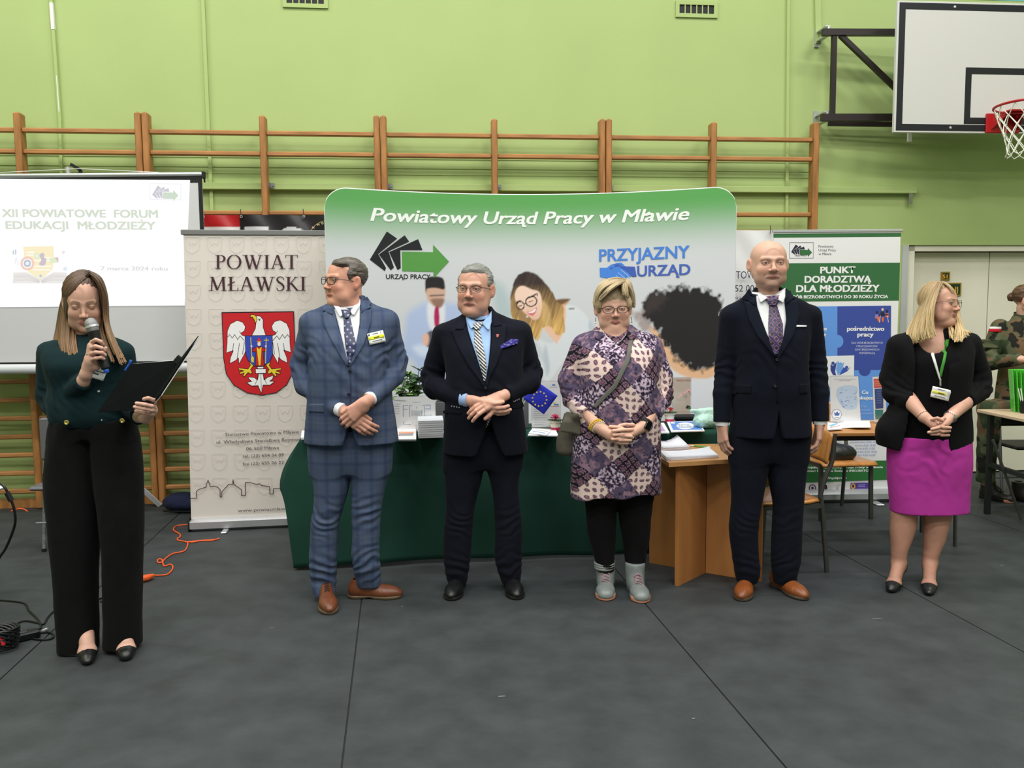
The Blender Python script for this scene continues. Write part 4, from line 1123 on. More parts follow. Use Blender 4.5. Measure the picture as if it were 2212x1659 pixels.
class Head:
    """face looks to local -y; origin between the eyes' height and the ears; unit head is 0.235 m tall"""
    def __init__(s, c, R, sc, wide=1.0, jowl=0.0, female=False, age=0.5, nose=1.0, open_=0.0045, gaze=0.0, mouth=1.0, smile=0.0, ears=True, lipt=None):
        s.ears = ears; s.lt = lipt if lipt is not None else (1.0 if female else .62)
        s.c = np.array(c, float); s.R = R; s.sc = sc; s.w = wide
        s.jowl = jowl; s.f = female; s.age = age; s.nose = nose; s.open = open_; s.gaze = gaze; s.mw = mouth; s.smile = smile
    def W(s, p): return s.c + s.R @ (np.array(p, float) * s.sc * np.array([s.w, 1, 1]))
    def loc(s, V): return ((V - s.c) @ s.R) / s.sc / np.array([s.w, 1, 1])
    def e(s, S, c, r, k=0.0, cut=False, rr=None):
        R = s.R if rr is None else s.R @ rr
        S.ell(s.W(c), np.array(r) * s.sc * np.array([s.w, 1, 1]), k * s.sc, cut, R)
    def cp(s, S, a, b, ra, rb, k=0.0, cut=False): S.cap(s.W(a), s.W(b), ra * s.sc, rb * s.sc, k * s.sc, cut)
    def build(s, S):
        f = s.f; j = s.jowl; fm = 1 if f else 0
        s.e(S, (0, .022, .035), (.074, .092, .082))
        s.e(S, (0, -.02, .03), (.066, .066, .07), .03)
        s.e(S, (0, -.03, -.03), (.060 + .004 * j, .058, .075), .03)
        s.e(S, (0, -.028, -.078), (.048 - .005 * fm + .016 * j, .05, .036 + .006 * j), .028)
        s.e(S, (0, -.070, -.105 + .003 * fm), (.023 - .003 * fm + .004 * j, .018, .017), .022)
        for q in (-1, 1):
            s.e(S, (q * .036, -.060, -.034), (.026 + .003 * j, .024, .024), .02)
            s.e(S, (q * (.042 + .006 * j), -.036, -.078), (.020 + .008 * j, .03, .026 + .006 * j), .032)
            s.e(S, (q * .064, .0, -.03), (.012, .03, .04), .02)
            s.cp(S, (q * .010, -.086 + .004 * fm, .017), (q * .042, -.076 + .003 * fm, .019), .0105 - .003 * fm, .0095 - .003 * fm, .012)
        if j > 0.3: s.e(S, (0, -.035, -.112), (.040 + .01 * j, .045, .022 + .008 * j), .02)
        for q in (-1, 1):
            s.e(S, (q * .031, -.094, .001), (.0175, .013, .0125), .012, True)
            s.e(S, (q * .031, -.0742, .0), (.0150, .0140, .0138), .003)
            s.e(S, (q * .0315, -.096, -.0008 - (.003 if s.open < .003 else 0)), (.0128, .0145, s.open), .001, True)
        n = s.nose
        s.cp(S, (0, -.083, .012), (0, -.087 - .017 * n, -.030), .0065 * n, .0088 * n, .010)
        s.e(S, (0, -.089 - .0165 * n, -.034), (.0112 * n, .0115, .0096 * n), .007)
        for q in (-1, 1): s.e(S, (q * .0125 * n, -.089 - .008 * n, -.038), (.0075 * n, .0105, .0075), .005)
        for q in (-1, 1): s.e(S, (q * .0065 * n, -.093 - .014 * n, -.0445), (.0026, .0042, .0022), .002, True)
        w = s.mw; zz = -.066; sm = s.smile
        for q in (-1, 1):
            s.cp(S, (0, -.0905, zz + .0035 * s.lt), (q * .021 * w, -.081, zz - .0005 + .003 * sm), .0048 * s.lt, .0028, .007)
            s.cp(S, (0, -.0895, zz - .0062 * s.lt), (q * .019 * w, -.081, zz - .002 + .003 * sm), .0058 * s.lt, .0028, .007)
            s.cp(S, (0, -.0965, zz - .0012), (q * .024 * w, -.0855, zz - .001 + .003 * sm), .0013, .0010, .002, True)
            if s.age > .4: s.cp(S, (q * .0215, -.092, -.040), (q * .033, -.081, -.066), .0012 * s.age, .0008, .008, True)
        s.e(S, (0, -.088, -.083), (.016, .006, .004), .006, True)
        for q in (-1, 1):
            if not s.ears: break
            rr = np.array(Matrix.Rotation(q * -.45, 3, 'Z') @ Matrix.Rotation(-.15, 3, 'X'))
            s.e(S, (q * .081, .012, -.006), (.008, .021, .034), .006, rr=rr)
            s.e(S, (q * .089, .006, -.002), (.006, .012, .021), .003, True, rr=rr)
    def color(s, V, skin, lip, brow, brow_amt=1.0, beard=0.0, blush=0.4):
        q = s.loc(V); x, y, z = np.abs(q[:, 0]), q[:, 1], q[:, 2]
        C = np.tile(np.array(lin(skin)), (len(V), 1))
        n = fbm(V * 60, 3)[:, None]; C = C * (0.93 + .14 * n)
        C = blend(C, .5 * blush * np.exp(-(((x - .042) / .020) ** 2 + ((z + .036) / .018) ** 2)) * (y < -.03), (214, 120, 104))
        C = blend(C, .30 * blush * np.exp(-((x / .014) ** 2 + ((z + .034) / .012) ** 2)) * (y < -.09), (206, 110, 96))
        C = blend(C, .4 * blush * np.exp(-(((x - .085) / .02) ** 2 + ((z + .0) / .04) ** 2)) * (y > -.02), (206, 110, 96))
        if beard: C = blend(C, beard * np.clip((-.045 - z) / .015, 0, 1) * (y < .02) * (z > -.14) * np.clip((x + np.abs(z + .066) - .016) / .01, 0, 1), (120, 100, 92))
        zz = z - 0.003 * s.smile * (x / .02)
        wm = np.clip(1 - ((x / (.0225 * s.mw)) ** 2.2 + ((zz + .0672) / (.0115 * (.35 + .65 * s.lt))) ** 2), 0, 1)
        C = blend(C, np.clip(wm * 4, 0, 1) * (y < -.072) * .8, lip)
        C = blend(C, np.clip(1 - np.abs(zz + .0672) / .0018, 0, 1) * (x < .022 * s.mw) * (y < -.07) * .7, (70, 30, 30))
        # eye lashes / lid line, nostrils
        er = ((x - .0315) / .0145) ** 2 + ((z + .0) / (s.open + .0026)) ** 2
        C = blend(C, (er < 1.25) * (er > .45) * (y < -.07) * (z > -.001) * .75, (60, 40, 36))
        C = blend(C, np.exp(-(((x - .031) / .017) ** 2 + ((z - .001) / .013) ** 2)) * (y < -.06) * .25, (150, 96, 84))
        bz = .0205 + .004 * np.sin(np.clip((x - .012) / .036, 0, 1) * 2.6)
        C = blend(C, np.clip(1.3 - np.abs(z - bz) / .0038, 0, 1) * np.clip((x - .009) / .005, 0, 1) * np.clip((.05 - x) / .008, 0, 1) * (y < -.05) * brow_amt, brow)
        return C
    def push(s, pts, k=1.03):
        q = s.loc(pts); c = np.array([0, .020, .035]); r = np.array([.078, .096, .088]); e_ = (q - c) / r; n = np.linalg.norm(e_, axis=1)
        m = (n < k) & (q[:, 2] > -.06); q[m] = c + e_[m] / n[m][:, None] * k * r
        return s.c + (q * s.sc * np.array([s.w, 1, 1])) @ s.R.T
    def eyes(s, iris=(80, 90, 96)):
        Vs, Qs, Cs = [], [], []; b = 0
        for q in (-1, 1):
            c = s.W((q * .031, -.0738, 0)); r = .0128 * s.sc
            n1, n2 = 20, 24
            gd = np.array([math.sin(s.gaze), -math.cos(s.gaze), -.05]); gd /= np.linalg.norm(gd)
            th = np.linspace(0.001, math.pi, n1); ph = np.linspace(0, 2 * math.pi, n2, endpoint=False)
            u = unit(np.cross(gd, [0, 0, 1])); w = np.cross(u, gd)
            P_ = np.array([[math.cos(t) * gd + math.sin(t) * (math.cos(f) * u + math.sin(f) * w) for f in ph] for t in th]).reshape(-1, 3)
            T_ = np.repeat(th, n2)
            C_ = np.tile(np.array(lin((200, 190, 182))), (len(P_), 1)); C_[T_ < .52] = lin(iris); C_[T_ < .26] = lin((12, 10, 10))
            Vs.append(c + (P_ * r) @ s.R.T); Cs.append(C_)
            I = np.arange(n1 * n2).reshape(n1, n2); J = np.roll(I, -1, 1)
            Qs.append(np.stack([I[:-1], J[:-1], J[1:], I[1:]], -1).reshape(-1, 4) + b); b += len(P_)
        return np.concatenate(Vs), np.concatenate(Qs), np.concatenate(Cs)

def hand(S, w, d, n, side, curl=(.25, .35, .25), sc=1.0, spread=.12, thumb=(.55, .75, .3), tb=.35, fat=1.0, fing=None):
    """w wrist, d toward fingers, n palm normal, side=+1/-1 picks the thumb side = side*cross(d,n)"""
    d = unit(d); n = np.array(n, float); n = unit(n - d * (n @ d)); t = np.cross(d, n) * side
    w = np.array(w, float)
    off = (.027, .0095, -.008, -.0245); ml = (.088, .09, .085, .077); fl = (.93, 1.0, .94, .76)
    kn = []
    S.cap(w - d * .02, w + d * .02, .024 * sc * fat, .026 * sc * fat, .01, flat=(n, 1.35))
    for i in range(4):
        a = w + d * .012 * sc + t * off[i] * .55 * sc; k_ = w + d * ml[i] * sc + t * off[i] * sc - n * (.003 if i in (1, 2) else 0) * sc
        S.cap(a, k_, .0135 * sc * fat, .0108 * sc * fat, .012); kn.append(k_)
    for i in range(4):
        c = curl if fing is None else fing[i]
        p = kn[i]; ang = 0; dirb = unit(d + t * (off[i] / .027) * spread)
        for j, L in enumerate((.046, .028, .023)):
            ang += c[j]; dd = unit(dirb * math.cos(ang) + n * math.sin(ang))
            q = p + dd * L * fl[i] * sc
            r0 = (.0094, .0084, .0076)[j] * sc * fat * (1 if i < 3 else .88); S.cap(p, q, r0, r0 * .9, .0025); p = q
    b = w + d * .022 * sc + t * .020 * sc + n * .006 * sc
    d1 = unit(d * thumb[0] + t * thumb[1] + n * thumb[2]); p1 = b + d1 * .042 * sc
    S.cap(b, p1, .0155 * sc * fat, .0115 * sc * fat, .014)
    d2 = unit(d1 + (d * .8 - t * .4 + n * .2) * tb); p2 = p1 + d2 * .032 * sc; S.cap(p1, p2, .0105 * sc * fat, .0096 * sc * fat, .003)
    d3 = unit(d2 + (d * .8 - t * .5 + n * .2) * tb); S.cap(p2, p2 + d3 * .024 * sc, .0098 * sc * fat, .0082 * sc * fat, .003)
    return p2 + d3 * .024 * sc

class Person:
    def __init__(s, X0px, foot_y, Y, label):
        s.Y = Y; s.o = F(X0px, foot_y); g = P(X0px, foot_y, Y); s.X = g.x
        s.root = empty('person', (s.X, Y, 0), 0, label, 'person')
        s.bvh = []
    def L(s, px, py, dy=0.0):
        p = P(px, py, s.Y + dy); return np.array([p.x - s.X, dy, p.z])
    def row(s, py, xl, xr, b, cy=0.0, at=0.0):
        """profile row from silhouette pixels at depth offset at"""
        A = s.L(xl, py, at); B = s.L(xr, py, at)
        return ((A[2] + B[2]) / 2, (A[0] + B[0]) / 2, cy, (B[0] - A[0]) / 2, b)
    def add(s, name, V, Q, C, m, keep=True, parent=None, mesh_bvh=False):
        o = np_mesh(name, V, Q, C, m, parent or s.root)
        if mesh_bvh: s.bvh.append(BVHTree.FromPolygons(V.tolist(), Q.tolist()))
        return o
    def hit(s, x, z, only=None):
        best = None
        for b in (s.bvh if only is None else [s.bvh[i] for i in only]):
            r = b.ray_cast(Vector((x, -2, z)), Vector((0, 1, 0)))
            if r[0] is not None and (best is None or r[0].y < best): best = r[0].y
        return best
    def strip(s, name, Lp, Rp, off, th, color, m='cloth', nr=24, nc=8, only=None, smooth=0, parent=None, px=True, bulge=0.0, colfn=None, lift_edge=0.0, cam=True):
        """thin cloth strip between two polylines (photo pixels) laid on the body surface"""
        def dens(pl):
            p = np.array(crom(pl, 8) if smooth else pl, float); dd = np.r_[0, np.cumsum(np.linalg.norm(np.diff(p, axis=0), axis=1))]
            t = np.linspace(0, dd[-1], nr); return np.stack([np.interp(t, dd, p[:, i]) for i in range(p.shape[1])], 1)
        Lq, Rq = dens(Lp), dens(Rp)
        G = []; ys = []
        for i in range(nr):
            for j in range(nc):
                u = j / (nc - 1); q = Lq[i] * (1 - u) + Rq[i] * u
                d = -.13
                for _ in range(3):
                    l = s.L(q[0], q[1], d); y = s.hit(l[0], l[2], only)
                    if y is None: break
                    d = y
                G.append((l[0], l[2], u)); ys.append(np.nan if y is None else y)
        ys = np.array(ys).reshape(nr, nc)
        if np.isnan(ys).all(): ys[:] = 0
        for _ in range(40):
            if not np.isnan(ys).any(): break
            pad = np.pad(ys, 1, constant_values=np.nan)
            st_ = np.stack([pad[:-2, 1:-1], pad[2:, 1:-1], pad[1:-1, :-2], pad[1:-1, 2:]])
            with np.errstate(all='ignore'):
                import warnings; warnings.simplefilter('ignore'); mm = np.nanmean(st_, 0)
            ys = np.where(np.isnan(ys), mm, ys)
        for _ in range(2):
            pad = np.pad(ys, 1, mode='edge'); ys = np.minimum(ys, (pad[:-2, 1:-1] + pad[2:, 1:-1] + pad[1:-1, :-2] + pad[1:-1, 2:]) / 4)
        ys = ys.ravel(); G = np.array(G)
        o_ = off + bulge * np.sin(G[:, 2] * math.pi) + lift_edge * (1 - G[:, 2])
        front = np.stack([G[:, 0], ys - o_ - th, G[:, 1]], 1); back = np.stack([G[:, 0], ys - o_ + .004, G[:, 1]], 1)
        I = np.arange(nr * nc).reshape(nr, nc); N = nr * nc
        q1 = np.stack([I[:-1, :-1], I[1:, :-1], I[1:, 1:], I[:-1, 1:]], -1).reshape(-1, 4)
        q2 = q1[:, ::-1] + N
        bd = np.concatenate([I[0, :], I[1:, -1], I[-1, -2::-1], I[-2:0:-1, 0]]); nb = np.roll(bd, -1)
        q3 = np.stack([bd, nb, nb + N, bd + N], 1)
        V = np.concatenate([front, back]); Q = np.concatenate([q1, q2, q3])
        C = np.tile(np.array(lin(color)), (len(V), 1)) if colfn is None else colfn(V, np.tile(G[:, 2], 2), np.tile(np.repeat(np.linspace(0, 1, nr), nc), 2))
        return np_mesh(name, V, Q, C, m, parent or s.root)

def wrinkle(V, N, fn):
    return V + N * fn(V)[:, None]
def solid(rgb, var=.05, f=18):
    return lambda V: np.array(lin(rgb))[None] * (1 - var + 2 * var * fbm(V * f, 3))[:, None]
def ridges(V, c, axis, wl, amp, rad, tilt=(0, 0, 0)):
    """folds radiating around a joint c: sinusoid along axis, gaussian fall-off"""
    d = V - np.array(c); ax = unit(axis); t = d @ ax + .6 * (fbm(V * 9, 2) - .5) * wl * 4
    return amp * np.sin(2 * math.pi * t / wl) * np.exp(-(d ** 2).sum(1) / rad ** 2)
def glasses(p, H, rgb, r=(.024, .018), th=.0016, square=2.6, z=-.002, m=None, metal=False, half=False, name='glasses'):
    mm = m or mat('frame_%d_%d_%d' % rgb, rgb, rough=.3, metal=.6 if metal else 0)
    e = empty(name, (0, 0, 0)); e.parent = p.root
    b = MB(); yy = -.104
    def bend(x): return yy + 3.2 * x * x
    lens = MB()
    for q in (-1, 1):
        pts = []
        for k in range(28):
            t = 2 * math.pi * k / 28; c_, s_ = math.cos(t), math.sin(t)
            x = q * .033 + r[0] * math.copysign(abs(c_) ** (2 / square), c_); zz = z + r[1] * math.copysign(abs(s_) ** (2 / square), s_)
            if zz < z: x = q * .033 + (x - q * .033) * .92
            pts.append(H.W((x, bend(x), zz)))
        b.tube(pts, th * H.sc, 6, closed=True)
        c0 = len(lens.v); lens.add([H.W((q * .033, bend(.033) , z))] + pts, [(0, k + 1, (k + 1) % 28 + 1) for k in range(28)])
        x = q * (.033 + r[0]); b.tube([H.W((x, bend(x), z + .008)), H.W((q * .069, -.075, z + .008)), H.W((q * .078, -.03, z + .006)), H.W((q * .080, .012, z + .002)), H.W((q * .081, .022, z - .012))], th * 1.1 * H.sc, 6)
    b.tube([H.W((-.033 + r[0], bend(.01), z + .003)), H.W((0, yy - .003, z + .007)), H.W((.033 - r[0], bend(.01), z + .003))], th * H.sc, 6)
    b.build('frame', mm, e, True); lens.build('lenses', 'lens_glass', e, True)
    return e

def shoe(p, heel, toe, kind='dress', rgb=(140, 74, 40), ztop=.10, sole=(70, 60, 50), wid=.048, lace=(50, 34, 26), name='shoe', hw=1.0):
    """heel, toe: local floor points (x,y); sculpted along that direction"""
    h = np.array([heel[0], heel[1], 0.0]); t = np.array([toe[0], toe[1], 0.0]); L = np.linalg.norm(t - h); d = (t - h) / L; sd = np.array([-d[1], d[0], 0])
    R = np.stack([sd, d, np.array([0, 0, 1.0])], 1)
    lo = np.minimum(h, t) - np.array([.09, .09, .02]); hi = np.maximum(h, t) + np.array([.09, .09, .18]); lo[2] = -.006
    def W(x, y, z): return h + sd * x + d * y * L + np.array([0, 0, z])
    e = empty(name, (0, 0, 0)); e.parent = p.root
    S = SDF(lo, hi, .0035)
    if kind in ('dress', 'boot'):
        S.ell(W(0, .12, .045), (wid * .72, .12 * L, .045), R=R); S.ell(W(0, .36, .04), (wid * .74, .28 * L, .05), .02, R=R)
        S.ell(W(0, .68, .030), (wid * 1.0, .26 * L, .036), .03, R=R)
        S.ell(W(0, .88, .024), (wid * (.62 if kind == 'dress' else .8), .14 * L, .024 if kind == 'dress' else .03), .02, R=R)
        top = ztop
        S.cap(W(0, .2, .05), W(0, .2, top - .01), wid * .8, wid * (.78 if kind == 'dress' else .95), .02)
        if kind == 'boot': S.cap(W(0, .3, .05), W(0, .26, top - .02), wid * .8, wid * .9, .03)
        S.cap(W(0, .42, .06), W(0, .34, .082), wid * .5, wid * .5, .02)
        S.half((0, 0, -1), (0, 0, .012)); S.half((0, 0, 1), (0, 0, top))
        S.cap(W(0, .2, top + .01), W(0, .2, top - .02), wid * .6, wid * .55, .004, cut=True)
        V, Q = S.mesh(); N = normals(V, Q)
        u = (V - h) @ d / L; x = (V - h) @ sd
        g = np.zeros(len(V))
        if kind == 'dress':
            g -= .0012 * np.exp(-((u - (.74 + 2.2 * x * x / .05)) / .006) ** 2); g -= .0012 * np.exp(-((u - .52 - np.abs(x) * 3) / .006) ** 2) * (V[:, 2] > .03)
        else:
            g -= .0015 * np.exp(-((u - .62 - np.abs(x) * 1) / .008) ** 2)
        V = V + N * g[:, None]
        C = np.array(lin(rgb))[None] * (.8 + .4 * fbm(V * 40, 3))[:, None]
        if kind == 'dress': C = C * (1 - .35 * np.clip((u - .8) / .2, 0, 1) * (fbm(V * 25, 2)))[:, None]
        p.add('upper', V, Q, C, 'leather', parent=e)
        S2 = SDF(lo, hi, .0035)
        st_ = .011 if kind == 'dress' else .018
        S2.ell(W(0, .15, .01), (wid * .76, .16 * L, .3), R=R); S2.ell(W(0, .45, .01), (wid * .74, .3 * L, .3), .02, R=R); S2.ell(W(0, .72, .01), (wid * 1.05, .285 * L, .3), .02, R=R)
        S2.half((0, 0, 1), (0, 0, st_ + .006)); S2.half((0, 0, -1), (0, 0, .0015))
        if kind == 'dress': S2.ell(W(0, .42, -.012), (wid * 1.3, .13 * L, .024), R=R, cut=True)
        V, Q = S2.mesh(); C = np.tile(np.array(lin(sole)), (len(V), 1))
        if kind == 'boot': C = blend(C, ((V - h) @ d / L > .78).astype(float), (206, 140, 110))
        p.add('sole', V, Q, C, 'leather', parent=e)
        b = MB(); zz = .088 if kind == 'dress' else .10
        for k in range(4 if kind == 'dress' else 6):
            u = (.40 + k * .05) if kind == 'dress' else (.30 + k * .062)
            z_ = np.interp(u, [.2, .34, .45, .6, .75], [top, .107 if kind == 'dress' else .13, .088 if kind == 'dress' else .105, .067 if kind == 'dress' else .078, .06])
            wx = .013 if kind == 'dress' else .02
            b.tube([W(-wx, u, z_ + .004), W(0, u - .005, z_ + .013), W(wx, u, z_ + .004)], .0026 if kind == 'dress' else .0026, 6)
            if kind == 'boot': b.tube([W(-wx, u, z_ - .004), W(0, u + .03, z_ + .002), W(wx, u + .06, z_ - .012)], .0022, 6)
        if kind == 'boot':
            z_ = .135
            for q in (-1, 1):
                b.tube([W(0, .3, z_), W(q * .018, .3, z_ + .012), W(q * .03, .36, z_ - .006), W(q * .015, .38, z_ - .016), W(0, .33, z_ - .002)], .0022, 6); b.tube([W(0, .32, z_), W(q * .012, .42, z_ - .03), W(q * .02, .5, z_ - .05)], .002, 6)
        b.build('laces', mat('lace_%d' % lace[0], lace, rough=.8), e, True)
    else:  # pump with slim heel; also returns the foot inside it
        hh = .062 * hw
        def foot(T, g):
            g += .003
            T.cap(W(0, .19, hh + .10), W(0, .17, hh + .05), .033 + g, .032 + g, .01); T.cap(W(0, .17, hh + .05), W(0, .12, hh + .024), .032 + g, .027 + g, .01)
            T.cap(W(0, .20, hh + .05), W(0, .55, .055), .030 + g, .026 + g, .02); T.cap(W(0, .14, hh + .022), W(0, .66, .022), .024 + g, .022 + g, .02)
            T.cap(W(-.012, .62, .03), W(-.004, .82, .020), .024 + g, .017 + g, .012); T.cap(W(.012, .62, .03), W(.004, .82, .020), .024 + g, .017 + g, .012)
        S.lo[2] = -.006
        foot(S, .004); S.ell(W(0, .86, .019), (wid * .50, .13 * L, .017), .015, R=R)
        def topl(X, Y, Z):
            u = ((X - h[0]) * d[0] + (Y - h[1]) * d[1]) / L
            t = np.interp(u.ravel(), [-.1, .0, .12, .3, .5, .66, .72, .8, 1.2], [hh + .062, hh + .060, hh + .040, hh * .75 + .026, .043, .030, .044, .08, .1]).reshape(u.shape)
            return t - Z
        S.op(lambda X, Y, Z: -(Z - 0 * X) + 0 * Y + 0 * X if False else topl(X, Y, Z), lo - 1, hi + 1, 0.002, True)
        S.cap(W(0, .07, hh + .01), W(0, .06, .0), .017, .0065, .012)
        S.half((0, 0, -1), (0, 0, .001))
        # arch: take away the block under the instep
        V, Q = S.mesh()
        p.add('upper', V, Q, np.tile(np.array(lin(rgb)), (len(V), 1)), 'leather', parent=e)
        foot(p.S, 0.0)
    return e
def body_field(p, x0, x1, y0, y1, z1, arms, legs=(), neck=None, z0=.02, h=.0032, tr=.52, hip=None):
    '''one continuous body under the clothes: trunk, arms to the wrists, legs'''
    S = SDF((p.L(x0, 900)[0], y0, z0), (p.L(x1, 900)[0], y1, z1), h); p.S = S
    sh = [p.L(*a[0][:3]) for a in arms]; nb = neck; pel = p.L(*hip)
    m = (sh[0] + sh[1]) / 2; m[1] = .01
    m[1] = .03; pel[1] = max(pel[1], .03); S.cap(nb, m, .045, .06, .03); S.cap(m, pel, .07, .06, .04)
    for a in arms:
        q = [p.L(*c[:3]) for c in a]; r = [c[3] * tr for c in a]; r[-1] = .024
        q[1] = q[1] + np.array([0, .01, 0]); S.cap(m, q[0], .05, r[0] * .9, .03); S.chain(q, r, .01)
    for lg in legs:
        q = [p.L(*c) for c in lg]; S.cap(pel, q[0], .055, .052, .02); S.chain(q, [.052, .042, .034][:len(q)], .02)
    return S
def add_body(p, H, rgb, colfn=None, **k):
    S = p.S; V, Q = S.mesh(); C = np.array(lin(rgb))[None] * (.88 + .24 * fbm(V * 45, 3))[:, None]
    hd = np.linalg.norm(V - H.c, axis=1) < .19
    C[hd] = H.color(V[hd], *k['head'])
    if colfn is not None: C = colfn(V, C)
    V, Q, C = joined([(V, Q, C), H.eyes(k.get('iris', (70, 84, 92)))])
    p.S = None
    return p.add('body', V, Q, C, 'skin')
def joined(parts):
    Vs, Qs, Cs = [], [], []; b = 0
    for V, Q, C in parts: Vs.append(V); Qs.append(Q + b); Cs.append(C); b += len(V)
    return np.concatenate(Vs), np.concatenate(Qs), np.concatenate(Cs)

# ================================================================ PEOPLE
def garment(p, name, S, colfn, wr=None, m='cloth', noise=.0012, parent=None, keep=True):
    V, Q = S.mesh(); N = normals(V, Q)
    n = (fbm(V * np.array([22, 22, 14]), 3) - .5) * noise * 4
    if wr is not None: n = n + wr(V)
    V = V + N * n[:, None]
    return p.add(name, V, Q, colfn(V), m, mesh_bvh=keep, parent=parent)
def jacket(p, rows, arms, colfn, wr=None, apex=None, hem=None, open_w=.05, h=.0065, name='jacket', kk=.03, extra=None):
    R = [p.row(*r) for r in rows]
    A = [[(p.L(q[0], q[1], q[2]), q[3]) for q in a] for a in arms]
    pts = np.array([q[0] for a in A for q in a] + [(r[1] + s_ * r[3], r[2] + t_ * r[4], r[0]) for r in R for s_ in (-1, 1) for t_ in (-1, 1)])
    S = SDF(pts.min(0) - .09, pts.max(0) + .09, h)
    S.prof(R, n=2.3)
    for a in A: S.cap(a[0][0], a[1][0], a[0][1], a[1][1], kk)
    T = S; S = SDF(T.lo, [q[-1] for q in T.ax], h)
    for a in A:
        for i in range(1, len(a) - 1): S.cap(a[i][0], a[i + 1][0], a[i][1], a[i + 1][1], .012)
        # square cuff
        d = unit(a[-1][0] - a[-2][0])
        c = a[-1][0]; r_ = a[-1][1]
        S.op(lambda X, Y, Z: np.maximum(-((X - c[0]) * d[0] + (Y - c[1]) * d[1] + (Z - c[2]) * d[2]), np.sqrt((X - c[0]) ** 2 + (Y - c[1]) ** 2 + (Z - c[2]) ** 2) - r_ * 1.5), c - r_ * 1.5, c + r_ * 1.5, 0, True)
    n_ = [min(a_, b_) for a_, b_ in zip(T.d.shape, S.d.shape)]; T.d = smin(T.d[:n_[0], :n_[1], :n_[2]], S.d[:n_[0], :n_[1], :n_[2]], .010); T.ax = [a_[:m_] for a_, m_ in zip(T.ax, n_)]; S = T
    if extra: extra(S)
    if apex is not None:
        a = p.L(*apex, -.12); zb = R[0][0] if R[0][0] < R[-1][0] else R[-1][0]; zb = min(r[0] for r in R) - .02
        def fn(X, Y, Z):
            t = np.clip((a[2] - Z) / (a[2] - zb), 0, 1.1); w = open_w * t ** 1.7 + .03 * np.clip((t - .86) / .14, 0, 1) ** 2
            return np.maximum(np.abs(X - a[0] - .012) - w + 0 * Y, Y + .02) + 0 * Z - .0
        S.op(fn, (a[0] - .2, -.4, zb - .05), (a[0] + .2, 0, a[2]), 0, True)
    if hem: hem(S)
    return garment(p, name, S, colfn, wr)
def trousers(p, top, legs, colfn, wr=None, b0=.095, b1=.062, name='trousers', h=.006, kk=.02, n=2.3, cyf=0.0):
    T = [p.row(*r) for r in top]; Ls = []
    new = []
    for k, lg in enumerate(legs):
        ext = [(r[0], (r[1] if k == 0 else (r[1] + r[2]) / 2 - 4), ((r[1] + r[2]) / 2 + 4 if k == 0 else r[2])) for r in sorted(top) if r[0] < lg[0][0] - 12]
        new.append(ext + list(lg))
    legs = new
    for lg in legs:
        m_ = len(lg); R = []
        for i, r in enumerate(lg):
            t = i / (m_ - 1); dy = r[3] if len(r) > 3 else 0
            R.append(p.row(r[0], r[1], r[2], b0 * (1 - t) + b1 * t, dy, dy))
        Ls.append(R)
    al = T + [r for R in Ls for r in R]
    pts = np.array([(r[1] + s_ * r[3], r[2] + t_ * r[4], r[0]) for r in al for s_ in (-1, 1) for t_ in (-1, 1)])
    S = SDF(pts.min(0) - .03, pts.max(0) + .03, h)
    for R in Ls: S.prof(R, .012, n=n)
    S.prof(T, kk, n=2.3, off=-.014)
    return garment(p, name, S, colfn, wr)
def knees(p, ks, hems, amp=.004):
    K = [p.L(*k) for k in ks]; Hm = [p.L(*k) for k in hems]
    def f(V):
        g = np.zeros(len(V))
        for i, k in enumerate(K): g += ridges(V, k, (.35 * (-1) ** i, 0, 1), .042, amp, .075)
        for i, k in enumerate(Hm): g += ridges(V, k, (.5 * (-1) ** i, .1, 1), .05, amp * 1.3, .085)
        return g
    return f
def elbows(p, es, amp=.005, wl=.045):
    E_ = [(p.L(*e[:3]), e[3]) for e in es]
    def f(V):
        g = np.zeros(len(V))
        for c, ax in E_: g += ridges(V, c, ax, wl, amp, .085)
        return g
    return f
def plus(*fs): return lambda V: sum(f(V) for f in fs)
def button(p, px, py, r=.0075, rgb=(30, 32, 40), name='button', metal=False):
    l = p.L(px, py, -.13); y = p.hit(l[0], l[2]); 
    if y is None: y = -.13
    l = p.L(px, py, y)
    b = MB(); M = Matrix.Translation((l[0], y - .008, l[2])) @ Matrix.Rotation(math.pi / 2, 4, 'X')
    b.lathe([(r * .8, -.008), (r, 0), (r, .002), (r * .7, .003), (r * .5, .0015), (0, .0015)], (0, 0, 0), 14, M)
    b.build(name, mat('button_%d_%d_%d' % rgb, rgb, rough=.3, metal=.8 if metal else 0), p.root, True)
def collar(p, cpx, a, b_, h, rgb, tilt=.30, front=None, name='collar', th=.004, dy=.0, wings=None, only=None):
    """band round the neck, lower at the front"""
    c = p.L(cpx[0], cpx[1], dy); V = []; n = 40
    for k in range(n):
        t = 2 * math.pi * k / n; x, y = math.sin(t), -math.cos(t)
        zo = y * tilt * b_
        for (rr, zz) in ((1.0, 0), (1.0 - .0 , h * .5), (.97, h), (.93, h), (.95, h * .5), (.95, 0)):
            V.append((c[0] + x * a * rr, c[1] + y * b_ * rr, c[2] + zo + zz))
    Q = []
    for k in range(n):
        for j in range(6):
            A = k * 6 + j; B = k * 6 + (j + 1) % 6; A2 = ((k + 1) % n) * 6 + j; B2 = ((k + 1) % n) * 6 + (j + 1) % 6
            Q.append((A, A2, B2, B))
    o = np_mesh(name, np.array(V), np.array(Q), np.tile(np.array(lin(rgb)), (len(V), 1)), 'cloth', p.root)
    return o
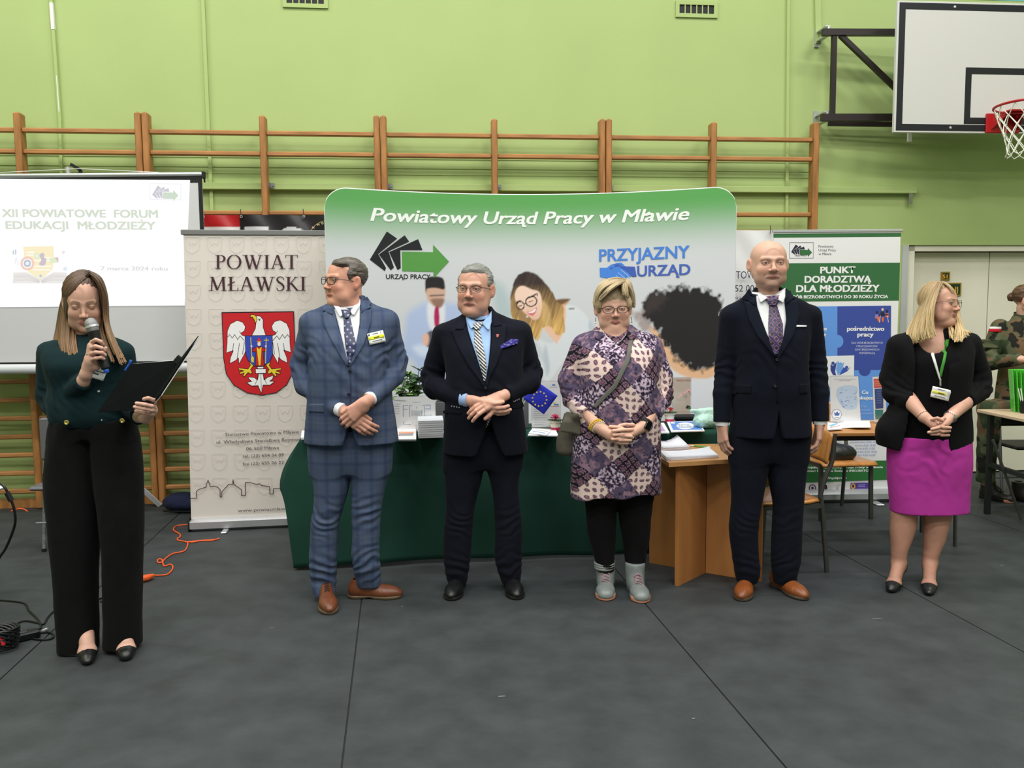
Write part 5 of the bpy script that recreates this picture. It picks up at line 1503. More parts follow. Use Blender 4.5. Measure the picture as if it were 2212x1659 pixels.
def cuff(p, a, b, r, rgb, name='shirt_cuff'):
    """short tube from px/dy point a to b"""
    A = p.L(*a); B = p.L(*b); m = MB(); m.tube([A, A * .5 + B * .5, B], [r, r * .98, r * .95], 20)
    m.build(name, mat('cuff_%d_%d_%d' % rgb, rgb, rough=.8), p.root, True)
def strands(p, guides, n, r, c0, c1, jit=.006, seed=1, name=None, H=None, pk=1.03, parent=None, taper=.45, seg=5, nseg=18):
    rg = np.random.default_rng(seed); Vs, Qs, Cs = [], [], []; base = 0
    G = [np.array([p.L(*q) for q in crom(g, nseg // (len(g) - 1) + 1)]) for g in guides]
    m = min(len(g) for g in G); G = [g[:m] for g in G]
    for i in range(n):
        u = rg.random() * (len(G) - 1); a = int(min(u, len(G) - 2)); f = u - a
        pts = G[a] * (1 - f) + G[a + 1] * f
        ph = rg.random(3) * 6.28; t = np.linspace(0, 1, m)
        pts = pts + jit * (.3 + t)[:, None] * np.stack([np.sin(t * 5 + ph[0]), .8 * np.sin(t * 4 + ph[1]), .3 * np.sin(t * 3 + ph[2])], 1) + rg.normal(0, jit * .5, 3)
        if H is not None: pts = H.push(pts, pk + .05 * rg.random())
        e_ = int(m * (.88 + .12 * rg.random())); pts = pts[:e_]
        rs = r * (.7 + .6 * rg.random()) * (1 - (1 - taper) * np.linspace(0, 1, len(pts)) ** 2)
        b = MB(); b.tube(pts, list(rs), seg, cap=False)
        V = np.array(b.v, float); Q = np.array(b.f); tt = np.repeat(np.linspace(0, 1, len(pts)), seg)[:, None]
        v = .75 + .5 * rg.random()
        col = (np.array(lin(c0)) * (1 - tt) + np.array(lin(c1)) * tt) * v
        Vs.append(V); Qs.append(Q + base); Cs.append(col); base += len(V)
    return np.concatenate(Vs), np.concatenate(Qs), np.concatenate(Cs)
def skin_head(p, H, neck, extra=None):
    H.build(p.S)
    for (a, b, ra, rb) in neck: p.S.cap(a, b, ra, rb, .02)
    if extra: extra(p.S)
def short_hair(p, H, rgb, shape, cuts, strandy=.0022, seed=0, rgb2=None, h=.0028, planes=(), dirn=(40, 40, 150)):
    S = SDF(H.c - np.array([.14, .15, .14]), H.c + np.array([.14, .16, .16]), h)
    for c, r, k in shape: H.e(S, c, r, k)
    for c, r, k in cuts: H.e(S, c, r, k, True)
    for nrm, c in planes: S.half(H.R @ np.array(nrm, float), H.W(c), .004)
    V, Q = S.mesh(); N = normals(V, Q); q = H.loc(V)
    n = fbm(q * np.array(dirn) + seed, 3) - .5
    V = V + N * (n * strandy * 4)[:, None]
    C = np.array(lin(rgb))[None] * (.6 + .8 * (n + .5))[:, None]
    if rgb2 is not None: C = blend(C, np.clip(fbm(q * np.array(dirn) * .6 + 31 + seed, 2) * 2 - .8, 0, 1) * .8, rgb2)
    p.add('hair', V, Q, C, 'hair')
def tie(p, knot, blade, colfn, only=None, off=.008):
    p.strip('tie_knot', knot[0], knot[1], off + .003, .004, (0, 0, 0), 'silk', 10, 8, only, bulge=.009, colfn=colfn)
    p.strip('tie_blade', blade[0], blade[1], off - .001, .002, (0, 0, 0), 'silk', 40, 8, only, bulge=.004, colfn=colfn)


def neck_cut(p, px, py, dy=-.07, r=(.064, .085, .035)):
    return lambda S: S.ell(p.L(px, py, dy), r, .01, cut=True)
def navy(rgb):
    return lambda V: np.array(lin(rgb))[None] * (.85 + .3 * fbm(V * 9, 3)[:, None])
def shoes(items, ay=.015, **k):
    out = []
    for (tx, ty, ax, L) in items:
        a = F(tx, ty); t = np.array((a.x - p.X, a.y - p.Y)); an = np.array([p.L(ax, 1270, ay)[0], ay])
        h = t + (an - t) / .81 if k.get('kind') == 'pump' else t + unit(an - t) * L
        out.append(shoe(p, h, t, **k))
    return out
def hand_sdf(p, pts, pad=.2, h=.0026):
    A = np.array(pts); return SDF(A.min(0) - pad, A.max(0) + pad, h)
WS = (226, 226, 230)

# ---------------------------------------------------------------- bald man in navy suit
p = Person(1661, 1288, 4.22, 'bald man in a dark navy suit and tan shoes, purple diamond tie, white pocket square')
NV = navy((17, 20, 31))
arms = [[(1580, 690, .015, .062), (1567, 790, .03, .053), (1561, 850, .0, .047), (1559, 912, -.02, .043)], [(1749, 687, .015, .062), (1763, 785, .03, .053), (1770, 850, .0, .047), (1772, 910, -.02, .043)]]
jacket(p, [(940, 1578, 1750, .14, -.005), (880, 1581, 1748, .142), (840, 1583, 1745, .142, -.01), (790, 1587, 1742, .138, -.012), (740, 1582, 1745, .135, -.01), (700, 1573, 1752, .12), (676, 1566, 1759, .10), (660, 1575, 1750, .088), (645, 1600, 1724, .08), (632, 1625, 1699, .074, .012), (620, 1634, 1690, .066, .02)],
       arms, NV, plus(elbows(p, [(1566, 800, 0, (0, .3, 1)), (1764, 800, 0, (0, .3, 1))], .004), lambda V: ridges(V, p.L(1668, 775, -.13), (.5, 0, 1), .06, .003, .1)), apex=(1676, 872), open_w=.03, extra=neck_cut(p, 1663, 626))
trousers(p, [(1000, 1580, 1742, .085), (975, 1578, 1743, .11), (930, 1579, 1748, .125), (900, 1585, 1742, .12)],
         [[(975, 1577, 1664), (1040, 1579, 1654), (1081, 1581, 1645), (1142, 1576, 1637), (1190, 1581, 1637), (1234, 1587, 1641), (1256, 1592, 1634, .01)],
          [(975, 1656, 1745), (1044, 1663, 1738), (1088, 1671, 1734), (1142, 1669, 1731), (1204, 1667, 1729), (1235, 1669, 1722), (1258, 1671, 1718, .01)]],
         NV, knees(p, [(1610, 1130, -.06), (1700, 1125, -.06)], [(1612, 1225, -.05), (1695, 1222, -.05)], .0022), kk=.035)
H = Head(p.L(1660.5, 570, -.015), rotm(-3, 0, 0), 1.0, 1.16, jowl=.25, age=.7, nose=1.12, open_=.0034, mouth=1.2, smile=-.7)
nb = p.L(1661, 668, .02)
S = body_field(p, 1530, 1805, -.17, .16, 1.86, arms, [[(1618, 1000, 0), (1610, 1130, 0), (1613, 1240, .01)], [(1705, 1000, 0), (1700, 1130, 0), (1695, 1240, .01)]], nb, hip=(1661, 960, 0))
skin_head(p, H, [(H.W((0, .02, -.06)), nb, .058, .064)])
for sx, wx, wy in ((-1, 1560, 914), (1, 1771, 912)):
    w = p.L(wx, wy, -.02); S.cap(w + np.array([0, 0, .05]), w, .03, .027, .01)
    hand(S, w, (-.05 * sx, -.06, -1), (-sx * .9, .35, 0), 1 if sx > 0 else -1, (.35, .5, .35), 1.08, .05, (.8, .45, .2), .2, 1.08)
add_body(p, H, (200, 154, 134), head=((200, 156, 136), (166, 108, 98), (96, 76, 64), .5, .35, .5))
cuff(p, (1560, 905, -.02), (1560, 918, -.02), .036, (222, 222, 226)); cuff(p, (1771, 903, -.02), (1771, 916, -.02), .036, (222, 222, 226))
collar(p, (1663, 652), .074, .074, .048, (226, 226, 230), .34, dy=.0)
p.strip('shirt_front', [(1632, 638), (1640, 690), (1655, 730), (1677, 764)], [(1693, 636), (1698, 690), (1692, 730), (1679, 764)], .0, .003, WS, only=[0])
for a, b_ in (([(1631, 622), (1636, 640), (1641, 654)], [(1641, 630), (1657, 643), (1644, 652)]), ([(1682, 630), (1668, 643), (1686, 652)], [(1692, 622), (1694, 640), (1690, 655)])):
    p.strip('collar_wing', a, b_, .014, .003, WS, only=[0], nr=12, nc=6, bulge=.002)
def diamond(V, u, t):
    x, z = V[:, 0] - .003, V[:, 2]; a = (x * 1.15 + z) / .045; b = (x * 1.15 - z) / .045; fa, fb = np.abs((a % 1) - .5), np.abs((b % 1) - .5)
    C = np.tile(np.array(lin((36, 24, 40))), (len(V), 1)); e_ = np.maximum(fa, fb)
    return blend(blend(C, ((fa > .40) | (fb > .40)).astype(float), (50, 48, 100)), ((e_ > .27) & (e_ < .345)).astype(float), (150, 104, 130))
def tie(p, knot, blade, colfn, only=None, off=.008):
    p.strip('tie_knot', knot[0], knot[1], off + .003, .004, (0, 0, 0), 'silk', 16, 10, only, bulge=.009, colfn=colfn)
    p.strip('tie_blade', blade[0], blade[1], off - .001, .002, (0, 0, 0), 'silk', 100, 18, only, bulge=.004, colfn=colfn)
tie(p, ([(1651, 639), (1655, 651), (1661, 660)], [(1685, 638), (1681, 651), (1676, 660)]), ([(1661, 659), (1659, 700), (1660, 735), (1672, 765)], [(1677, 659), (1690, 700), (1690, 735), (1679, 765)]), diamond, [0])
LN = (20, 24, 36)
p.strip('lapel', [(1607, 650), (1617, 690), (1635, 725), (1660, 755), (1674, 772)], [(1632, 655), (1644, 690), (1656, 722), (1670, 750), (1679, 768)], .004, .004, LN, only=[0])
p.strip('lapel', [(1694, 652), (1698, 690), (1693, 722), (1685, 750), (1677, 768)], [(1718, 647), (1726, 680), (1713, 725), (1694, 755), (1680, 775)], .004, .004, LN, only=[0])
p.strip('jacket_collar', [(1628, 622), (1620, 634), (1608, 646)], [(1633, 630), (1632, 645), (1629, 660)], .006, .005, LN, only=[0], nr=10)
p.strip('jacket_collar', [(1693, 629), (1694, 645), (1696, 658)], [(1697, 621), (1706, 633), (1716, 643)], .006, .005, LN, only=[0], nr=10)
p.strip('pocket_square', [(1715, 702), (1715, 706)], [(1742, 703), (1741, 706)], .002, .004, (236, 236, 238), only=[0], nr=5, nc=8)
p.strip('pocket_flap', [(1583, 831), (1582, 851)], [(1623, 831), (1622, 851)], .0, .002, (15, 18, 28), only=[0], nr=6)
p.strip('pocket_flap', [(1727, 829), (1727, 852)], [(1744, 828), (1744, 850)], .0, .002, (15, 18, 28), only=[0], nr=6)
p.strip('front_edge', [(1677, 770), (1677, 870)], [(1681, 770), (1681, 870)], .0, .002, (14, 17, 26), only=[0], nr=20, nc=4)
button(p, 1677, 777); button(p, 1673, 834)
shoes([(1600, 1300, 1613, .28), (1742, 1298, 1693, .28)], rgb=(132, 72, 34))

# ---------------------------------------------------------------- man in the blue checked suit
p = Person(757, 1290, 4.16, 'man with glasses in a blue checked suit and brown shoes, looking left')
def plaid(V):
    n = fbm(V * 9, 3)[:, None]; C = np.array(lin((74, 86, 110)))[None] * (.88 + .24 * n)
    def ln(t, per, w, c=0): return np.clip(1.4 - np.abs(((t + c) % per) - per / 2) / w, 0, 1)
    u = V[:, 0] + .3 * V[:, 1]; z = V[:, 2]
    C = blend(C, .5 * ln(u, .075, .010), (50, 62, 92)); C = blend(C, .5 * ln(z, .085, .010), (50, 62, 92))
    C = blend(C, .25 * ln(u, .075, .0018, .037), (104, 100, 112)); C = blend(C, .25 * ln(z, .085, .0018, .04), (104, 100, 112))
    return C
arms = [[(676, 700, .02, .062), (650, 790, .05, .056), (660, 832, .0, .054), (733, 884, -.17, .042)], [(833, 700, .02, .062), (856, 775, .05, .056), (850, 812, .0, .054), (800, 862, -.17, .043)]]
jacket(p, [(953, 659, 861, .155, -.005), (915, 662, 856, .158, -.01), (860, 668, 848, .165, -.022), (800, 672, 842, .165, -.03), (745, 668, 846, .155, -.02), (710, 655, 857, .135), (688, 652, 858, .11), (673, 668, 846, .09), (660, 698, 814, .08, .005), (648, 718, 792, .072, .015), (638, 724, 786, .066, .02)],
       arms, plaid, plus(elbows(p, [(652, 800, .03, (.3, -.6, .8)), (856, 785, .03, (-.3, -.6, .8)), (690, 770, -.05, (.6, 0, .8)), (825, 770, -.05, (-.6, 0, .8))], .007, .05), lambda V: ridges(V, p.L(756, 801, -.17), (.55, 0, .8), .06, .0035, .11)), apex=(752, 885), open_w=.045, extra=neck_cut(p, 754, 650, -.06, (.058, .085, .035)))
trousers(p, [(1025, 672, 843, .09), (995, 670, 843, .115), (950, 668, 845, .135), (920, 672, 842, .13)],
         [[(1000, 670, 760), (1058, 679, 752), (1098, 678, 741), (1123, 673, 734), (1160, 671, 730), (1212, 669, 727), (1250, 672, 726), (1282, 678, 724, -.02)],
          [(1000, 755, 845), (1046, 759, 834), (1108, 760, 822), (1150, 762, 820), (1187, 760, 819), (1225, 764, 821), (1264, 771, 824, .02)]],
         plaid, knees(p, [(704, 1122, -.07), (792, 1110, -.07)], [(698, 1240, -.06), (795, 1222, -.05)], .006), b0=.1, kk=.035)
H = Head(p.L(745, 608, -.01), rotm(-48, -2, 2), 1.0, 1.14, jowl=.75, age=.8, nose=1.0, open_=.0042, mouth=1.1, smile=-.8)
nb = p.L(757, 690, .03)
S = body_field(p, 615, 895, -.30, .16, 1.80, arms, [[(714, 1000, 0), (704, 1130, 0), (702, 1250, .0)], [(800, 1000, 0), (792, 1130, 0), (796, 1240, .02)]], nb, hip=(757, 970, 0))
skin_head(p, H, [(H.W((0, .02, -.06)), nb, .068, .072)])
wl = p.L(742, 889, -.185); wr = p.L(792, 868, -.185)
S.cap(p.L(728, 880, -.16), wl, .031, .028, .01); S.cap(p.L(803, 858, -.16), wr, .031, .028, .01)
hand(S, wl, (.72, -.12, -.55), (.1, 1, -.1), 1, (.25, .5, .3), 1.08, .08, (.8, .3, .2), .3, 1.1)
wr2 = wr + np.array([0, -.030, .0]); S.cap(wr, wr2, .03, .028, .01)
hand(S, wr2, (-.80, -.05, -.62), (-.1, 1, -.05), 1, (.3, .75, .5), 1.08, .08, (.75, -.5, .3), .35, 1.1)
add_body(p, H, (206, 152, 132), iris=(90, 110, 120), head=((208, 152, 130), (186, 112, 102), (120, 96, 80), .5, 0, .8))
short_hair(p, H, (72, 63, 57), [((0, .023, .040), (.0775, .098, .0835), 0), ((.02, -.045, .084), (.045, .030, .020), .02), ((.070, .0, .03), (.012, .032, .04), .012), ((-.070, .0, .03), (.012, .032, .04), .012)],
           [((0, -.105, .012), (.070, .078, .062), .018), ((0, -.08, -.08), (.11, .09, .075), .01), ((0, .09, -.085), (.1, .09, .06), .02), ((.081, .004, -.008), (.02, .026, .032), .006), ((-.081, .004, -.008), (.02, .026, .032), .006)], rgb2=(120, 112, 106))
glasses(p, H, (28, 30, 44), (.026, .0175), .0018, 3.2)
cuff(p, (730, 881, -.165), (741, 887, -.185), .037, WS); cuff(p, (803, 858, -.165), (797, 863, -.18), .037, WS)
b = MB(); wc = p.L(792, 869, -.215)
Rw = Matrix.Translation(Vector(wc)) @ Matrix.Rotation(-.7, 4, 'Y') @ Matrix.Rotation(math.pi / 2, 4, 'X')
b.lathe([(.017, -.004), (.019, 0), (.019, .006), (.016, .008), (.0155, .0065), (0, .0065)], (0, 0, 0), 24, Rw)
b.build('watch_case', mat('gold', (206, 176, 110), rough=.25, metal=.9), p.root, True)
b = MB(); u_ = unit(wr - p.L(803, 858, -.16)); v1 = unit(np.cross(u_, [0, 1, 0])); v2 = np.cross(u_, v1)
b.tube([wr - u_ * .004 + (v1 * math.cos(t) + v2 * math.sin(t)) * .034 for t in np.linspace(0, 6.28, 25)[:-1]], .0055, 6, closed=True)
b.build('watch_band', 'gold', p.root, True)
collar(p, (755, 672), .073, .073, .05, WS, .38)
p.strip('shirt_front', [(722, 668), (731, 700), (741, 740), (752, 787)], [(778, 650), (777, 700), (768, 750), (755, 789)], .0, .003, WS, only=[0])
for a, b_ in (([(722, 660), (728, 672), (736, 684)], [(734, 662), (748, 672), (738, 684)]), ([(764, 664), (758, 673), (762, 679)], [(780, 643), (779, 660), (766, 681)])):
    p.strip('collar_wing', a, b_, .014, .003, WS, only=[0], nr=12, nc=6, bulge=.002)
def dots(rgb, dot, per, r, r2=0):
    def f(V, u, t):
        a = (V[:, 0] + V[:, 2]) / per; b = (V[:, 0] - V[:, 2]) / per
        d = np.hypot((a % 1) - .5, (b % 1) - .5) * per
        C = np.tile(np.array(lin(rgb)), (len(V), 1)); return blend(C, ((d < r) & (d >= r2)).astype(float), dot)
    return f
tie(p, ([(734, 669), (739, 679), (744, 687)], [(761, 668), (758, 679), (754, 687)]), ([(743, 686), (744, 720), (748, 755), (753, 785)], [(757, 686), (769, 740), (768, 758), (757, 785)]), dots((34, 42, 82), (190, 196, 210), .034, .0058, .0026), [0])
def pl3(V, u, t): return plaid(V) * 1.04
p.strip('lapel', [(697, 676), (699, 700), (716, 735), (736, 768), (750, 792)], [(722, 668), (729, 700), (739, 738), (747, 765), (754, 788)], .004, .004, (0, 0, 0), only=[0], colfn=pl3)
p.strip('lapel', [(779, 672), (778, 705), (769, 745), (760, 770), (754, 788)], [(803, 668), (801, 700), (786, 745), (766, 778), (756, 792)], .004, .004, (0, 0, 0), only=[0], colfn=pl3)
p.strip('jacket_collar', [(716, 650), (706, 660), (698, 671)], [(722, 656), (722, 668), (720, 680)], .006, .005, (0, 0, 0), only=[0], nr=10, colfn=pl3)
p.strip('jacket_collar', [(780, 645), (781, 665), (781, 676)], [(786, 640), (795, 652), (802, 664)], .006, .005, (0, 0, 0), only=[0], nr=10, colfn=pl3)
p.strip('front_edge', [(754, 792), (757, 840), (755, 885)], [(757, 792), (760, 840), (758, 885)], .0, .002, (56, 68, 98), only=[0], nr=20, nc=4)
p.strip('pocket_flap', [(668, 872), (668, 890)], [(700, 872), (700, 892)], .0, .002, (0, 0, 0), only=[0], nr=6, colfn=pl3)
button(p, 756, 801, rgb=(24, 26, 40)); button(p, 754, 851, rgb=(24, 26, 40))
def badge(p, q, yel, lines, name='name_badge', off=.012):
    """q: photo corners TL,TR,BR,BL"""
    p.strip(name, [q[0], q[3]], [q[1], q[2]], off, .002, (232, 234, 232), only=[0], nr=6, nc=6)
    def at(u, v): 
        a = np.array(q, float); return tuple((a[0] * (1 - u) + a[1] * u) * (1 - v) + (a[3] * (1 - u) + a[2] * u) * v)
    if yel: p.strip('badge_band', [at(.02, .32), at(.02, .6)], [at(.98, .32), at(.98, .6)], off + .002, .0008, (222, 226, 60), only=[0], nr=4, nc=5)
    for (u0, u1, v0, v1, c) in lines: p.strip('badge_print', [at(u0, v0), at(u0, v1)], [at(u1, v0), at(u1, v1)], off + .003, .0006, c, only=[0], nr=3, nc=5)
badge(p, [(794, 721), (828, 713), (835, 737), (800, 745)], True, [(.05, .14, .08, .2, (40, 60, 50)), (.32, .66, .1, .15, (110, 110, 110)), (.8, .92, .08, .16, (110, 120, 140)), (.35, .68, .42, .5, (90, 90, 40)), (.2, .8, .72, .77, (120, 120, 120))])
shoes([(713, 1329, 702, .29), (868, 1290, 796, .28)], rgb=(112, 62, 38), sole=(92, 76, 56))

# ---------------------------------------------------------------- man in navy suit, striped tie
p = Person(1045, 1290, 4.28, 'grey-haired man with glasses in a dark navy suit, striped tie and purple pocket square')
DK = navy((20, 21, 31))
arms = [[(960, 730, .02, .064), (933, 815, .06, .060), (940, 838, .0, .058), (1010, 862, -.17, .047)], [(1121, 720, .02, .064), (1147, 805, .06, .060), (1142, 826, .0, .058), (1089, 852, -.17, .047)]]
jacket(p, [(976, 957, 1141, .155), (930, 959, 1136, .16, -.01), (880, 962, 1130, .17, -.03), (820, 965, 1128, .172, -.035), (760, 958, 1132, .16, -.02), (728, 945, 1140, .135), (710, 941, 1139, .115), (698, 955, 1126, .09), (686, 985, 1098, .08, .005), (674, 1002, 1072, .074, .012), (662, 1006, 1062, .066, .02)],
       arms, DK, plus(elbows(p, [(935, 822, .03, (.3, -.6, .8)), (1147, 812, .03, (-.3, -.6, .8))], .006, .05), lambda V: ridges(V, p.L(1048, 838, -.18), (.5, 0, .8), .07, .0035, .12)), apex=(1052, 872), open_w=.08, extra=neck_cut(p, 1034, 676, -.06, (.062, .085, .035)))
trousers(p, [(1015, 960, 1128, .09), (990, 958, 1128, .12), (950, 960, 1128, .135), (920, 962, 1126, .13)],
         [[(990, 959, 1050), (1050, 961, 1037), (1093, 963, 1026), (1140, 959, 1022), (1192, 957, 1018), (1235, 962, 1012), (1260, 969, 1008, .01)],
          [(990, 1044, 1128), (1043, 1060, 1121), (1095, 1067, 1124), (1142, 1069, 1128), (1204, 1069, 1127), (1235, 1076, 1126), (1257, 1083, 1124, .01)]],
         DK, knees(p, [(992, 1130, -.06), (1098, 1130, -.06)], [(990, 1232, -.05), (1100, 1222, -.05)], .0035), b0=.1, kk=.035)
H = Head(p.L(1026, 625, -.02), rotm(-15, 0, 2), 1.08, 1.02, jowl=.35, age=.9, nose=1.1, open_=.0040, mouth=1.15, smile=-1.0)
nb = p.L(1036, 705, .02)
S = body_field(p, 895, 1185, -.30, .16, 1.80, arms, [[(1000, 1000, 0), (992, 1130, 0), (990, 1240, .0)], [(1090, 1000, 0), (1098, 1130, 0), (1104, 1240, .01)]], nb, hip=(1045, 975, 0))
skin_head(p, H, [(H.W((0, .02, -.06)), nb, .066, .072)])
wl = p.L(1018, 866, -.19); wr = p.L(1082, 856, -.19)
S.cap(p.L(1003, 862, -.16), wl, .034, .03, .01); S.cap(p.L(1096, 850, -.16), wr, .034, .03, .01)
hand(S, wl, (.93, -.25, -.28), (.15, .75, .55), -1, (.1, .45, .3), 1.12, .05, (.75, .65, -.1), .45, 1.15)
hand(S, wr, (-.88, -.35, -.36), (-.1, .75, -.6), 1, (.22, .4, .3), 1.1, .1, (.8, .45, .3), .3, 1.1)
add_body(p, H, (208, 158, 138), iris=(80, 90, 100), head=((202, 152, 132), (170, 108, 98), (130, 120, 112), .6, 0, .55))
short_hair(p, H, (128, 126, 122), [((0, .023, .041), (.078, .098, .084), 0), ((0, -.042, .086), (.050, .032, .020), .02), ((.070, .0, .03), (.012, .032, .04), .012), ((-.070, .0, .03), (.012, .032, .04), .012)],
           [((0, -.108, .004), (.068, .076, .066), .018), ((0, -.08, -.085), (.11, .09, .08), .01), ((0, .09, -.085), (.1, .09, .06), .02), ((.083, .0, -.008), (.02, .026, .032), .006), ((-.083, .0, -.008), (.02, .026, .032), .006)], rgb2=(92, 90, 88), seed=5)
glasses(p, H, (40, 36, 36), (.025, .0165), .0013, 2.6, metal=True)
cuff(p, (1000, 861, -.16), (1014, 863, -.178), .043, (150, 178, 220))
collar(p, (1036, 693), .072, .072, .05, (150, 180, 222), .38)
SB = (150, 180, 222)
p.strip('shirt_front', [(1006, 688), (1013, 720), (1028, 765), (1046, 822)], [(1059, 680), (1060, 730), (1056, 780), (1049, 824)], .0, .003, SB, only=[0])
for a, b_ in (([(1004, 678), (1010, 696), (1018, 710)], [(1018, 690), (1030, 698), (1020, 709)]), ([(1048, 690), (1041, 699), (1054, 712)], [(1062, 672), (1062, 695), (1057, 713)])):
    p.strip('collar_wing', a, b_, .014, .003, SB, only=[0], nr=12, nc=6, bulge=.002)
def stripes(V, u, t):
    a = (V[:, 0] * .95 + V[:, 2]) / .0165
    C = np.tile(np.array(lin((30, 32, 44))), (len(V), 1)); return blend(C, ((a % 1) < .42).astype(float), (216, 214, 208))
tie(p, ([(1017, 698), (1021, 706), (1027, 712)], [(1044, 695), (1040, 705), (1035, 711)]), ([(1026, 711), (1024, 740), (1034, 775), (1045, 822)], [(1036, 710), (1048, 770), (1051, 790), (1049, 822)]), stripes, [0])
G_ = [[p.L(1049 + u * 10 + t * 1.5 * (1 - u) + t * 2 * u, 872 + 52 * t - (20 * t * t * u) , -.180 + .012 * t) for u in np.linspace(0, 1, 14)] for t in np.linspace(0, 1, 60)]
V = np.array(G_).reshape(-1, 3); I = np.arange(len(V)).reshape(60, 14); Q = np.stack([I[:-1, :-1], I[1:, :-1], I[1:, 1:], I[:-1, 1:]], -1).reshape(-1, 4)
o = np_mesh('tie_blade', V, Q, stripes(V, 0, 0), 'silk', p.root); o.modifiers.new('t', 'SOLIDIFY').thickness = .003
LD = (22, 24, 35)
p.strip('lapel', [(974, 712), (987, 745), (1012, 790), (1034, 818), (1046, 838)], [(1003, 700), (1014, 735), (1028, 775), (1040, 805), (1048, 828)], .004, .004, LD, only=[0])
p.strip('lapel', [(1062, 690), (1062, 740), (1058, 775), (1054, 805), (1048, 828)], [(1095, 702), (1092, 735), (1074, 785), (1058, 815), (1050, 840)], .004, .004, LD, only=[0])
p.strip('jacket_collar', [(1001, 672), (992, 692), (983, 712)], [(1006, 682), (1006, 700), (1000, 712)], .006, .005, LD, only=[0], nr=10)
p.strip('jacket_collar', [(1060, 674), (1063, 690), (1066, 706)], [(1066, 668), (1076, 685), (1084, 703)], .006, .005, LD, only=[0], nr=10)
p.strip('pocket_square', [(1080, 747), (1082, 754), (1086, 752)], [(1104, 732), (1121, 733), (1118, 742)], .003, .006, (0, 0, 0), only=[0], nr=14, nc=16, bulge=.006, colfn=dots((56, 52, 124), (170, 170, 214), .011, .0016))
p.strip('lapel_pin', [(1072, 722), (1073, 729)], [(1078.5, 722), (1076, 729)], .010, .002, (190, 110, 100), only=[0], nr=4, nc=4)
p.strip('front_edge', [(1048, 838), (1050, 872)], [(1051, 838), (1053, 872)], .0, .002, (16, 17, 26), only=[0], nr=12, nc=4)
p.strip('pocket_flap', [(958, 885), (959, 892)], [(996, 888), (996, 896)], .0, .002, (18, 19, 28), only=[0], nr=5)
p.strip('pocket_flap', [(1104, 872), (1106, 884)], [(1130, 870), (1132, 880)], .0, .002, (18, 19, 28), only=[0], nr=5)
button(p, 1049, 838)
for (x0, y0, x1, y1) in ((976, 877, 992, 880), (1110, 867, 1121, 862)):
    for k in range(4): button(p, x0 + (x1 - x0) * k / 3, y0 + (y1 - y0) * k / 3, .0035, (150, 150, 150), 'sleeve_button')
shoes([(973, 1299, 989, .28), (1118, 1297, 1105, .28)], rgb=(20, 20, 22), sole=(26, 24, 22), lace=(14, 14, 14))

def fingers_px(S, p, fs, r=.0088):
    for f in fs:
        q = [p.L(*c) for c in f]
        for i in range(len(q) - 1): S.cap(q[i], q[i + 1], r * (1 - .06 * i), r * (1 - .06 * (i + 1)), .002)
def capp(S, p, a, b, ra, rb, k=.01): S.cap(p.L(*a), p.L(*b), ra, rb, k)

# ---------------------------------------------------------------- woman in the patterned tunic
p = Person(1338, 1290, 4.26, 'woman with short blond hair and glasses in a purple patterned tunic and grey boots')
def tunic(V):
    s_ = .112; x = V[:, 0] + .05; z = V[:, 2] + .012 * np.sin(V[:, 0] * 14)
    x = x + .35 * V[:, 1]
    a = (x + z) / (s_ * 1.414) * 1.0; b = (x - z) / (s_ * 1.414) * 1.0
    ia, ib = np.floor(a).astype(int), np.floor(b).astype(int); t = (ia + 2 * ib) % 4
    n3 = fbm(V * 120, 3); n2 = fbm(V * 45, 3)
    C = np.zeros((len(V), 3))
    pink = np.tile(np.array(lin((222, 198, 192))), (len(V), 1))
    u, w = x / .034, z / .034; iu, iw = np.floor(u), np.floor(w); hsh = np.sin(iu * 12.9898 + iw * 78.233) * 43758.5; hsh = hsh - np.floor(hsh)
    th = hsh * 6.28; du, dw = (u % 1) - .5, (w % 1) - .5; ru = du * np.cos(th) + dw * np.sin(th); rw = -du * np.sin(th) + dw * np.cos(th)
    d = np.hypot(ru * 1.6 - .5 * rw * rw, rw)
    pink = blend(pink, (d < .40).astype(float), (92, 66, 84)); pink = blend(pink, (d < .22).astype(float), (150, 116, 130)); pink = blend(pink, (d < .1).astype(float), (80, 54, 72))
    flo = blend(np.tile(np.array(lin((58, 46, 70))), (len(V), 1)), np.clip((n3 - .5) * 9, 0, 1), (206, 184, 204)); flo = blend(flo, np.clip((.4 - n3) * 8, 0, 1), (28, 24, 36))
    blk = np.tile(np.array(lin((30, 27, 35))), (len(V), 1))
    fa, fb = (a * 3) % 1 - .5, (b * 3) % 1 - .5; dd = np.maximum(np.abs(fa), np.abs(fb)) + .05 * np.sin(np.arctan2(fa, fb) * 8)
    blk = blend(blk, (dd < .36).astype(float), (140, 112, 128)); blk = blend(blk, (dd < .27).astype(float), (84, 56, 78)); blk = blend(blk, (dd < .12).astype(float), (130, 96, 112))
    mau = blend(np.tile(np.array(lin((84, 74, 100))), (len(V), 1)), np.clip((n2 - .45) * 6, 0, 1), (140, 112, 128)); mau = blend(mau, np.clip((.42 - n3) * 8, 0, 1), (48, 42, 60))
    for k, c in enumerate((pink, flo, blk, mau)): C = np.where((t == k)[:, None], c, C)
    return C
arms = [[(1262, 750, .01, .068), (1234, 820, .02, .068), (1244, 858, .0, .070), (1272, 897, -.13, .056)], [(1404, 750, .01, .068), (1424, 815, .02, .068), (1424, 855, .0, .070), (1404, 897, -.13, .056)]]
def hemcut(S):
    zc = p.L(1330, 1066)[2]
    S.op(lambda X, Y, Z: (Z - (zc + .006 * np.sin(X * 16) - .03 * np.clip((np.abs(X + .02) - .13) / .08, 0, 1) * (X < 0) + .012)) + 0 * Y, S.lo - 1, [a[-1] + 1 for a in S.ax], .004, True)
